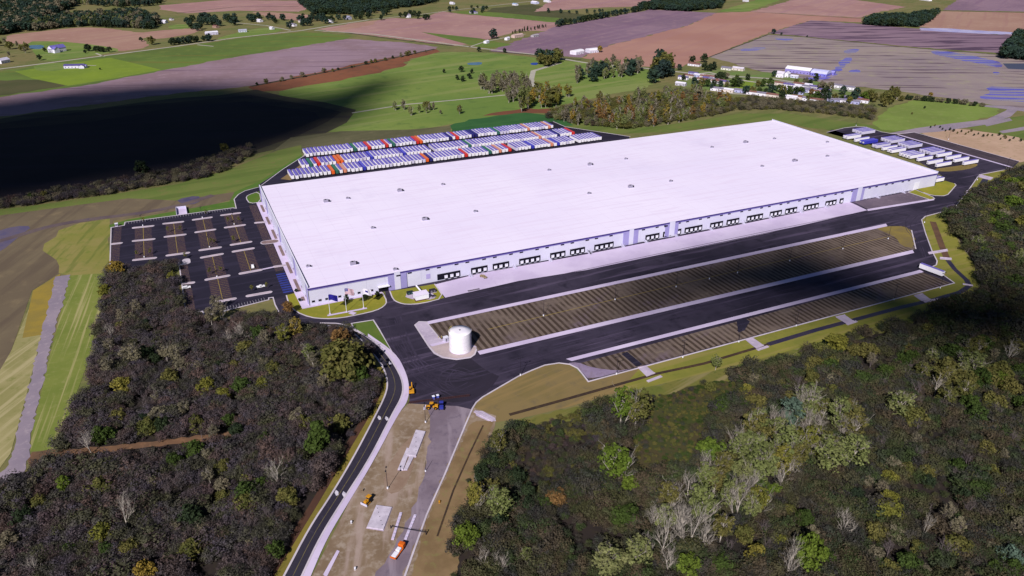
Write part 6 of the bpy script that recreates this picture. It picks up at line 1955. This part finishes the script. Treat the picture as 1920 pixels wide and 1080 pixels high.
def scatter_now(name, pts, kinds, mats, lab, wide=1.0, seed=1):
    """one object: a far or dense mass of plants nobody would count, template crowns on points"""
    rs = random.Random(seed)
    me = bpy.data.meshes.new(name)
    me.from_pydata([(x, y, .06) for x, y, h in pts], [], [])
    for an, ty in (('psize', 'FLOAT_VECTOR'), ('prot', 'FLOAT'), ('pkind', 'INT')):
        me.attributes.new(an, ty, 'POINT')
    a, r, k = (me.attributes[an] for an in ('psize', 'prot', 'pkind'))
    for i, (x, y, h) in enumerate(pts):
        s = h / BASE_H[kinds[0][0]]
        w = s * wide * rs.uniform(.85, 1.25)
        a.data[i].vector = (w, w, s)
        r.data[i].value = rs.uniform(0, 6.28)
        k.data[i].value = rs.randrange(len(kinds))
    o = bpy.data.objects.new(name, me)
    COL.objects.link(o)
    ng = bpy.data.node_groups.new(name, 'GeometryNodeTree')
    ng.interface.new_socket('Geometry', in_out='INPUT', socket_type='NodeSocketGeometry')
    ng.interface.new_socket('Geometry', in_out='OUTPUT', socket_type='NodeSocketGeometry')
    n, l = ng.nodes, ng.links
    gi, go = n.new('NodeGroupInput'), n.new('NodeGroupOutput')
    jn = n.new('GeometryNodeJoinGeometry')

    def attr(nm, ty):
        x = n.new('GeometryNodeInputNamedAttribute')
        x.data_type = ty
        x.inputs[0].default_value = nm
        return x.outputs[0]
    for i, (kd, v, leaf, bark) in enumerate(kinds):
        src = SRC.get((kd, v)) or next(SRC[q] for q in SRC if q[0] == kd)
        one = n.new('GeometryNodeJoinGeometry')
        for q, so in enumerate(src):
            oi = n.new('GeometryNodeObjectInfo')
            oi.inputs[0].default_value = so
            if len(src) == 2:
                sm = n.new('GeometryNodeSetMaterial')
                sm.inputs['Material'].default_value = (bark, LEAF[leaf])[q]
            else:
                sm = n.new('GeometryNodeReplaceMaterial')
                sm.inputs[1].default_value = LEAF['green']
                sm.inputs[2].default_value = LEAF[leaf]
            l.new(oi.outputs['Geometry'], sm.inputs[0])
            l.new(sm.outputs[0], one.inputs[0])
        cmp_ = n.new('FunctionNodeCompare')
        cmp_.data_type = 'INT'
        cmp_.operation = 'EQUAL'
        l.new(attr('pkind', 'INT'), cmp_.inputs[2])
        cmp_.inputs[3].default_value = i
        ip = n.new('GeometryNodeInstanceOnPoints')
        l.new(gi.outputs[0], ip.inputs['Points'])
        l.new(cmp_.outputs[0], ip.inputs['Selection'])
        l.new(one.outputs[0], ip.inputs['Instance'])
        cx = n.new('ShaderNodeCombineXYZ')
        l.new(attr('prot', 'FLOAT'), cx.inputs[2])
        er = n.new('FunctionNodeEulerToRotation')
        l.new(cx.outputs[0], er.inputs[0])
        l.new(er.outputs[0], ip.inputs['Rotation'])
        l.new(attr('psize', 'FLOAT_VECTOR'), ip.inputs['Scale'])
        l.new(ip.outputs[0], jn.inputs[0])
    l.new(jn.outputs[0], go.inputs[0])
    md = o.modifiers.new('plants', 'NODES')
    md.node_group = ng
    return tag(o, lab, None, None, 'stuff')


scatter('brush_thicket', STUFF['left'], [(q, v, 'brush', BARKG) for v in range(4) for q in ('brush', 'bramble')], None, 'dense dark leafless brush filling the wood left of the entrance road', 1.2, 3)
scatter('brush_thicket', STUFF['right'], [(q, v, 'brush2', BARKG) for v in range(4) for q in ('brush', 'bramble')], None, 'dense olive brown brush filling the wood right of the site', 1.2, 4)


def fill(poly, step, hmin, hmax, seed, ragged=.9):
    rs = random.Random(seed)
    P = GG(poly)
    x0, x1 = min(p.x for p in P), max(p.x for p in P)
    y0, y1 = min(p.y for p in P), max(p.y for p in P)
    out = []
    for i in range(int((x1 - x0) / step) + 1):
        for j in range(int((y1 - y0) / step) + 1):
            x, y = x0 + (i + rs.random()) * step, y0 + (j + rs.random()) * step
            if inside(P, x, y) and rs.random() < ragged:
                out.append((x, y, rs.uniform(hmin, hmax)))
    return out


scatter('meadow_growth', fill([(1205, 752), (1350, 712), (1400, 724), (1330, 780), (1325, 850), (1270, 900), (1180, 900), (1170, 860), (1200, 800)], 2.2, .5, 1.4, 12), [('bramble', 0, 'olive', BARKG), ('bramble', 1, 'green', BARKG), ('bramble', 2, 'brush2', BARKG), ('bramble', 3, 'olive', BARKG)], None, 'low green and brown growth in the shaded meadow of the right wood', 1.5, 12)
scatter('clearing_growth', fill([(935, 850), (965, 808), (1060, 782), (1130, 765), (1150, 830), (1060, 960), (1000, 1010), (950, 960)], 2.6, .8, 2.6, 13), [('bramble', 0, 'brush2', BARKG), ('brush', 1, 'brush2', BARKG), ('bramble', 2, 'olive', BARKG), ('brush', 3, 'brush', BARKG)], None, 'low brown growth in the clearing below the drainage ditch', 1.4, 13)
FARK = [('far', v, 'far', BARKD) for v in range(3)] + [('far', 3, 'dark', BARKD)]
scatter('distant_wood', fill([(1616, 47), (1634, 40), (1700, 36), (1745, 30), (1757, 27), (1745, 40), (1722, 51), (1660, 50)], 8, 13, 18, 1), FARK, None, 'dark green square wood between the bare fields', 1, 1)
scatter('distant_wood', fill([(1880, 110), (1888, 90), (1905, 74), (1940, 62), (1960, 118)], 8, 14, 20, 2), FARK, None, 'dark green wood on the far right edge beyond the wet field', 1, 2)
scatter('distant_wood', fill([(1195, 16), (1225, 10), (1250, 3), (1300, -4), (1360, -4), (1350, 16), (1290, 22), (1225, 19)], 9, 13, 17, 3), FARK, None, 'dark wood strip at the top between purple and pink fields', 1, 3)
MIXF = [('far', 0, 'far', BARKD), ('far', 1, 'dark', BARKD), ('far', 2, 'grey', BARKD), ('farpale', 1, 'pale', BARKP), ('far', 3, 'far', BARKD)]
scatter('distant_wood', fill([(-40, 68), (-40, -6), (140, -6), (140, 12), (90, 34), (60, 52), (10, 66)], 10, 13, 20, 4), MIXF[:3] + [MIXF[4]], None, 'deep bluish wood filling the top left corner', 1, 4)
scatter('distant_wood', fill([(30, 56), (80, 44), (120, 34), (200, 30), (260, 26), (300, 38), (290, 56), (215, 53), (160, 50), (110, 54), (60, 60)], 11, 12, 18, 5), MIXF, None, 'grey green mixed wood behind the bare tan field', 1, 5)
scatter('distant_wood', fill([(140, 8), (180, 6), (270, -4), (310, -4), (300, 10), (220, 16)], 13, 12, 16, 6, .6), MIXF, None, 'sparse dark tree belt at the top left', 1, 6)
scatter('distant_wood', fill([(560, 8), (600, -5), (820, -6), (820, 6), (720, 20), (660, 28), (590, 28)], 12, 12, 18, 7), MIXF[:2] + MIXF[4:], None, 'dark tree belt with hidden houses at the top centre', 1, 7)
scatter('roadside_scrub', fill([(-40, 392), (60, 366), (160, 352), (260, 334), (330, 322), (420, 292), (470, 278), (480, 288), (440, 312), (400, 332), (320, 344), (200, 366), (80, 384), (-40, 400)], 4.5, 3.5, 6.5, 8), [('brush', v, 'brush', BARKG) for v in range(3)] + [('bramble', 1, 'grey', BARKG)], None, 'grey leafless scrub along the edge of the dark shaded field', 1.1, 8)
scatter('field_scrub', fill([(1280, 212), (1400, 186), (1440, 188), (1540, 196), (1640, 205), (1636, 226), (1560, 216), (1450, 206), (1380, 208), (1300, 226)], 5.5, 4, 7, 9), [('brush', 0, 'grey', BARKG), ('brush', 1, 'olive', BARKG), ('brush', 2, 'grey', BARKG), ('brush', 3, 'brush2', BARKG)], None, 'grey olive scrub between the mobile homes and the green bank', 1.2, 9)

scatter('field_scrub', fill([(1020, 222), (1090, 236), (1180, 243), (1290, 226), (1400, 195), (1300, 174), (1210, 180), (1130, 192), (1050, 205)], 5.5, 3.5, 7, 10), [('brush', 0, 'grey', BARKG), ('bramble', 1, 'olive', BARKG), ('brush', 2, 'olive', BARKG), ('bramble', 3, 'pale', BARKG), ('bramble', 0, 'brush2', BARKG), ('bramble', 2, 'grey', BARKG)], None, 'tangled grey and rust scrub under the autumn wood behind the warehouse', 1.2, 10)

# -- trees at a distance that one can still count
def grove(poly, n, kinds, hs, name, lab, grp, seed, cat='tree'):
    rs = random.Random(seed)
    P = GG(poly)
    x0, x1 = min(p.x for p in P), max(p.x for p in P)
    y0, y1 = min(p.y for p in P), max(p.y for p in P)
    k = 0
    t = 0
    got = []
    while k < n and t < n * 200:
        t += 1
        x, y = rs.uniform(x0, x1), rs.uniform(y0, y1)
        if not inside(P, x, y) or any((x - a) ** 2 + (y - b_) ** 2 < 12 for a, b_ in got):
            continue
        got.append((x, y))
        kd, leaf = rs.choice(kinds)
        plant(name, kd, leaf, x, y, rs.uniform(*hs), lab[leaf] if isinstance(lab, dict) else lab, grp if not isinstance(lab, dict) else grp + ', ' + leaf, cat, rs.uniform(.85, 1.15), None)
        k += 1


def row(line, n, kinds, hs, name, lab, grp, seed, jit=4, cat='tree'):
    rs = random.Random(seed)
    P = GG(line)
    L = [0]
    for a, b_ in zip(P, P[1:]):
        L.append(L[-1] + (b_ - a).length)
    for i in range(n):
        s = L[-1] * (i + rs.uniform(.1, .9)) / n
        j = max(q for q in range(len(P) - 1) if L[q] <= s)
        p = P[j].lerp(P[j + 1], (s - L[j]) / (L[j + 1] - L[j]))
        kd, leaf = rs.choice(kinds)
        plant(name, kd, leaf, p.x + rs.uniform(-jit, jit), p.y + rs.uniform(-jit, jit), rs.uniform(*hs), lab, grp, cat, rs.uniform(.85, 1.2))


grove([(898, 172), (930, 190), (985, 198), (1002, 180), (985, 160), (940, 152), (905, 155)], 44, [('farpale', 'pale'), ('farpale', 'grey'), ('farpale', 'grey')], (15, 22), 'grove_tree', 'pale grey green tree in the open grove left of the curving lane', 'trees of the grove left of the lane', 21)
grove([(970, 212), (1010, 205), (1065, 200), (1075, 178), (1020, 172), (985, 195)], 26, [('farpale', 'olive'), ('farpale', 'gold'), ('farpale', 'yellow'), ('far', 'olive')], (14, 21), 'grove_tree', {'olive': 'olive tree in the grove below the curving lane', 'gold': 'golden tree in the grove below the curving lane', 'yellow': 'yellow green tree in the grove below the curving lane'}, 'trees below the lane', 22)
grove([(1075, 158), (1130, 152), (1205, 140), (1215, 128), (1150, 128), (1085, 138)], 44, [('farpale', 'pale'), ('far', 'far'), ('farpale', 'grey')], (14, 22), 'grove_tree', {'pale': 'pale grey tree in the grove right of the curving lane', 'far': 'dark green tree in the grove right of the curving lane', 'grey': 'grey brown tree in the grove right of the curving lane'}, 'trees right of the lane', 23)
grove([(1005, 122), (1040, 132), (1055, 120), (1040, 108), (1010, 108)], 14, [('far', 'olive'), ('far', 'far')], (14, 20), 'grove_tree', {'olive': 'olive tree beside the blue pond at the lane', 'far': 'dark tree beside the blue pond at the lane'}, 'trees by the blue pond', 24)
grove([(1222, 160), (1258, 158), (1262, 130), (1240, 118), (1225, 130)], 16, [('far', 'far'), ('far', 'dark'), ('far', 'olive')], (16, 26), 'grove_tree', {'far': 'tall green tree at the village end of the grove', 'dark': 'tall dark tree at the village end of the grove', 'olive': 'tall olive tree at the village end of the grove'}, 'tall trees at the village', 25)
grove([(1030, 226), (1090, 240), (1180, 246), (1290, 228), (1380, 202), (1300, 178), (1210, 182), (1130, 195), (1060, 208)], 110, [('farpale', 'orange'), ('farpale', 'grey'), ('farpale', 'pale'), ('farpale', 'gold'), ('farpale', 'olive'), ('farpale', 'grey'), ('farpale', 'pale'), ('farpale', 'yellow')], (11, 19), 'autumn_grove_tree', {'orange': 'orange tree in the autumn wood behind the warehouse', 'gold': 'golden yellow tree in the autumn wood behind the warehouse', 'grey': 'grey brown tree in the autumn wood behind the warehouse', 'pale': 'pale green tree in the autumn wood behind the warehouse', 'olive': 'olive tree in the autumn wood behind the warehouse', 'yellow': 'yellow green tree in the autumn wood behind the warehouse'}, 'trees of the autumn wood', 26)
grove([(1640, 208), (1675, 205), (1690, 178), (1660, 176)], 8, [('farpale', 'olive'), ('far', 'olive')], (9, 14), 'grove_tree', 'olive tree at the corner of the green bank by the village', 'trees at the green bank corner', 27)
row([(1690, 186), (1760, 192), (1845, 201)], 26, [('far', 'dark'), ('far', 'grey')], (4, 7), 'hedge_tree', 'low dark hedge tree along the top of the green bank', 'hedge along the green bank', 28, 2)
vt = [((110, 200), 'far', 9), ((230, 140), 'dark', 12), ((330, 130), 'dark', 14), ((340, 205), 'dark', 12), ((420, 200), 'dark', 13), ((385, 210), 'dark', 11), ((490, 300), 'dark', 13), ((460, 300), 'dark', 12), ((630, 285), 'green', 7), ((725, 290), 'dark', 9), ((615, 352), 'green', 8), ((405, 380), 'far', 8), ((860, 350), 'green', 11), ((930, 350), 'green', 12), ((820, 350), 'olive', 9), ((965, 260), 'far', 9),
      ((1040, 470), 'dark', 12), ((1165, 330), 'olive', 8), ((1245, 338), 'grey', 11), ((1288, 340), 'dark', 9), ((1345, 300), 'dark', 11), ((1010, 400), 'green', 10), ((1200, 420), 'green', 10), ((1425, 440), 'dark', 13), ((1580, 425), 'far', 12), ((1700, 440), 'far', 12), ((1770, 480), 'bright', 12), ((1390, 380), 'grey', 12), ((1460, 395), 'grey', 13), ((1820, 470), 'olive', 13), ((1860, 490), 'olive', 12), ((30, 220), 'far', 14), ((40, 260), 'far', 12), ((540, 280), 'grey', 9), ((1640, 500), 'yellow', 9), ((1300, 420), 'orange', 8)]
vt += [((150 + 61 * i + (i * 37) % 40, 290 + i * 7.5 + (i * 53) % 60), ('dark', 'far', 'olive', 'green')[i % 4], 8 + (i * 5) % 6) for i in range(26)]
for q, leaf, h in vt:
    p = G(*V(q)[0])
    col_ = {'far': 'green', 'dark': 'dark', 'grey': 'grey brown', 'bright': 'yellow green', 'green': 'leafy green', 'olive': 'olive', 'yellow': 'yellow', 'orange': 'rusty'}[leaf]
    zone = 'west end' if q[0] < 600 else ('middle' if q[0] < 1380 else 'east end')
    plant('village_tree', 'far', leaf, p.x, p.y, h, '%s tree among the mobile homes at the %s of the village' % (col_, zone), '%s village trees, %s' % (col_, zone), 'tree', .95)
for q, leaf, h, lab in (((868, 153), 'dark', 8, 'dark round tree of the clump in the green field, nearest one'), ((858, 150), 'dark', 7, 'dark tree at the left of the clump in the green field'), ((880, 148), 'dark', 8, 'dark tree at the right of the clump in the green field'), ((832, 137), 'dark', 6, 'small dark tree left above the clump in the green field'), ((865, 135), 'dark', 9, 'narrow dark tree above the clump in the green field'),
                        ((884, 138), 'dark', 7, 'small dark tree right above the clump in the green field'), ((925, 73), 'far', 18, 'large dark tree standing alone beside the farm lane'), ((898, 97), 'dark', 8, 'dark tree at the lane junction'), ((946, 99), 'dark', 8, 'thin dark tree on the road right of the lane junction'), ((1450, 64), 'far', 10, 'lone dark tree at the corner of the wet field'),
                        ((1465, 66), 'far', 5, 'small dark bush right of the lone tree at the wet field corner'), ((1513, 70), 'far', 4, 'tiny bush on the edge of the wet field'), ((270, 332), 'dark', 15, 'lone dark tree on the scrub edge of the shaded field'), ((422, 288), 'olive', 10, 'olive tree at the end of the scrub edge'), ((60, 378), 'green', 7, 'green bush tree in the scrub at the far left'), ((85, 374), 'olive', 7, 'olive bush tree right of the green one in the left scrub'),
                        ((75, 113), 'dark', 9, 'dark round tree on the lawn beside the blue roofed house'), ((84, 97), 'dark', 7, 'small dark tree left of the large blue roofed house'), ((188, 131), 'dark', 3, 'tiny dark bush on the bright lawn'), ((160, 100), 'dark', 6, 'dark bush in front of the trees by the large house'), ((1240, 112), 'far', 16, 'very tall dark tree against the orange field'), ((1124, 98), 'gold', 11, 'mustard tree beside the white round roofed barns'),
                        ((285, 84), 'olive', 15, 'olive tree at the left of the dark roadside row'), ((265, 78), 'dark', 8, 'small dark tree left of the olive roadside tree'), ((715, 38), 'dark', 12, 'dark tree at the left corner of the pink field'), ((1690, 190), 'olive', 7, 'olive bush at the head of the bank hedge'), ((1744, 182), 'gold', 6, 'small golden tree at the edge of the pale field')):
    p = G(*q)
    plant('broadleaf_tree', 'far', leaf, p.x, p.y, h, lab, None, 'tree', 1.0)
grove([(728, 214), (770, 218), (815, 214), (812, 202), (740, 202)], 9, [('farpale', 'grey'), ('far', 'olive'), ('farpale', 'pale')], (9, 13), 'field_tree', {'grey': 'grey thin tree in the clump on the lower green field', 'olive': 'olive tree in the clump on the lower green field', 'pale': 'pale tree in the clump on the lower green field'}, 'clump on the lower green field', 31)
for q, leaf, lab in (((862, 214), 'olive', 'olive tree with dark shadow right of the clump on the lower green field'), ((826, 214), 'grey', 'low grey bush between the clump and the olive tree')):
    p = G(*q)
    plant('field_tree', 'farpale', leaf, p.x, p.y, 11 if leaf == 'olive' else 5, lab, None, 'tree', 1.4)
row([(962, 64), (990, 58), (1025, 51)], 16, [('farcone', 'dark')], (6, 10), 'conifer_tree', 'small dark conifer in the row behind the pinkish barn', 'conifers behind the pinkish barn', 32, 2)
row([(1040, 51), (1100, 40), (1160, 28), (1222, 17)], 40, [('far', 'far'), ('far', 'dark')], (9, 15), 'hedgerow_tree', 'dark tree in the long hedgerow between pink and purple fields', 'hedgerow between pink and purple fields', 33, 5)
row([(1020, 24), (1080, 26), (1140, 22)], 9, [('far', 'far')], (7, 11), 'hedgerow_tree', 'dark tree in the short row above the long hedgerow', 'short row above the hedgerow', 34, 6)
row([(470, 163), (560, 146), (640, 131), (730, 112), (800, 97)], 22, [('far', 'dark'), ('far', 'grey'), ('far', 'olive')], (3, 8), 'hedgerow_tree', 'low bush tree along the rust brown field edge', 'bushes along the rust brown field', 35, 3)
row([(320, 86), (360, 80), (400, 76)], 15, [('far', 'dark'), ('far', 'far')], (9, 14), 'roadside_tree', 'dark tree in the row along the road beside the white metal barn', 'dark row at the white metal barn', 36, 6)
row([(158, 97), (180, 96), (205, 98)], 8, [('far', 'dark')], (8, 12), 'roadside_tree', 'dark tree in the row right of the large blue roofed house', 'row right of the blue roofed house', 37, 4)
grove([(-10, 108), (30, 112), (65, 104), (50, 80), (10, 78), (-10, 90)], 11, [('farpale', 'grey'), ('farpale', 'pale'), ('far', 'olive')], (9, 14), 'roadside_tree', {'grey': 'grey brown tree by the pond at the far left', 'pale': 'pale tree by the pond at the far left', 'olive': 'olive tree by the pond at the far left'}, 'trees by the left pond', 38)
grove([(330, 46), (345, 60), (440, 54), (440, 40), (380, 34)], 24, [('far', 'far'), ('far', 'dark')], (12, 18), 'roadside_tree', 'dark tree in the cluster behind the white metal barn', 'cluster behind the white metal barn', 39)
grove([(440, 40), (470, 42), (545, 46), (552, 40), (490, 32)], 18, [('far', 'far'), ('far', 'dark')], (10, 15), 'roadside_tree', 'dark tree behind the road lawn houses', 'trees behind the road lawn houses', 40)
grove([(525, 52), (555, 55), (560, 50), (620, 46), (640, 36), (600, 32), (560, 40)], 22, [('far', 'far'), ('far', 'dark')], (10, 16), 'roadside_tree', 'dark tree around the crossroads houses', 'trees at the crossroads', 41)
grove([(740, 37), (800, 38), (812, 33), (790, 28), (750, 28)], 10, [('far', 'dark')], (10, 15), 'roadside_tree', 'dark tree in the clump at the top of the pink field', 'clump above the pink field', 42)
grove([(830, 24), (900, 27), (930, 22), (900, 14), (850, 16)], 14, [('far', 'far'), ('far', 'dark')], (6, 11), 'roadside_tree', 'dark tree near the grey house above the pink field', 'trees near the grey house', 43)
grove([(640, 40), (700, 36), (740, 26), (740, 16), (660, 28)], 20, [('far', 'far'), ('far', 'dark')], (10, 16), 'roadside_tree', 'dark tree in the belt above the left end of the pink field', 'belt above the pink field', 44)
# shrubs planted on the sandy ground and the lawns
rs_ = random.Random(77)
SB = Z(1700, 180, 6.75)
for q in ((355, 385), (420, 405), (450, 430), (490, 450), (545, 438), (590, 455), (640, 478), (690, 460), (745, 492), (778, 470), (815, 455), (850, 505), (905, 488), (965, 520), (1020, 512), (1080, 510), (1165, 505), (1185, 555), (1250, 545), (1300, 575), (1350, 545), (1440, 578), (1235, 525), (300, 405), (65, 235), (225, 160)):
    p = G(*SB(q)[0])
    plant('shrub', 'far', rs_.choice(['dark', 'olive']), p.x, p.y, rs_.uniform(2.2, 3.6), 'small dark shrub on the sandy bare bank at the far right', 'shrubs on the sandy bank', 'shrub', .8)
W6 = Z(480, 440, 3.856)
for q, h in (((658, 500), 5.5), ((795, 480), 6.5), ((882, 462), 5.0), ((318, 485), 2.5), ((292, 418), 2.5)):
    p = G(*W6(q)[0])
    if h > 3:
        plant('lawn_tree', 'broad', 'dark', p.x, p.y, h, {5.5: 'dark young tree by the tallest flagpole on the front lawn', 6.5: 'dark young tree by the right flagpole on the front lawn', 5.0: 'small dark tree nearest the freight door on the front lawn'}[h], None, 'tree', .75)
    else:
        plant('shrub', 'broad', 'dark', p.x, p.y, h, 'small dark shrub at the sidewalk corner of the front lawn', 'shrubs at the front lawn corner', 'shrub', .9)
for q in ((300, 580), (395, 572), (525, 410), (615, 405), (838, 495), (858, 495), (1035, 335), (960, 345), (828, 715), (905, 700), (1130, 840), (1240, 815), (650, 600), (1000, 482), (345, 340), (800, 285)):
    p = G(*C1(q)[0])
    plant('sapling', 'sapling', 'yellow' if prng.random() < .6 else 'olive', p.x, p.y, prng.uniform(4.5, 6), 'thin yellow green sapling on a parking island of the staff car park', 'saplings on the parking islands', 'tree', 1.0, z=.3)

for a in LATER:
    scatter_now(*a)

# ------------------------------------------------------------------ clouds high overhead, behind the viewpoint, that shade parts of the land
CLM = M('cloud_white', (250, 250, 252), k=1.0)


def cloud(poly, H, seed, n, edge, thick=60):
    P = GG(poly)
    off = -SUN_DIR * (H / -SUN_DIR.z)
    rs = random.Random(seed)
    bm = bmesh.new()
    x0, x1 = min(p.x for p in P), max(p.x for p in P)
    y0, y1 = min(p.y for p in P), max(p.y for p in P)
    k = 0
    while k < n:
        x, y = rs.uniform(x0, x1), rs.uniform(y0, y1)
        if not inside(P, x, y):
            continue
        d = min(((Vector((x, y)) - (a + (b_ - a) * max(0, min(1, (Vector((x, y)) - a).dot(b_ - a) / max(1e-6, (b_ - a).length_squared))))).length) for a, b_ in zip(P, P[1:] + P[:1]))
        r = max(edge * rs.uniform(.25, .6), min(edge * 3, d * rs.uniform(.7, 1.0)))
        m = Matrix.Translation((x + off.x, y + off.y, H + rs.uniform(-thick, thick))) @ Matrix.Diagonal((r, r, r * .4, 1))
        bmesh.ops.create_icosphere(bm, subdivisions=2, radius=1, matrix=m)
        k += 1
    me = bpy.data.meshes.new('cloud')
    bm.to_mesh(me)
    bm.free()
    me.materials.append(CLM)
    o = bpy.data.objects.new('cloud', me)
    COL.objects.link(o)
    return tag(o, kind='structure')


cloud([(-150, 205), (0, 190), (120, 172), (330, 158), (470, 160), (540, 178), (630, 190), (672, 206), (650, 232), (560, 258), (490, 280), (440, 300), (330, 322), (240, 336), (120, 360), (0, 380), (-150, 400)], 5200, 1, 520, 30, 20)
cloud([(560, 192), (640, 172), (690, 150), (750, 143), (740, 160), (705, 182), (690, 205), (720, 212), (670, 226), (620, 215)], 4500, 2, 130, 12, 12)
cloud([(1120, 560), (1200, 522), (1300, 492), (1400, 470), (1500, 452), (1550, 462), (1565, 485), (1620, 505), (1700, 530), (1770, 550), (1850, 540), (1960, 540), (1960, 650), (1850, 662), (1750, 640), (1660, 612), (1580, 585), (1500, 572), (1400, 560), (1300, 560), (1200, 575)], 3600, 3, 460, 12, 8)
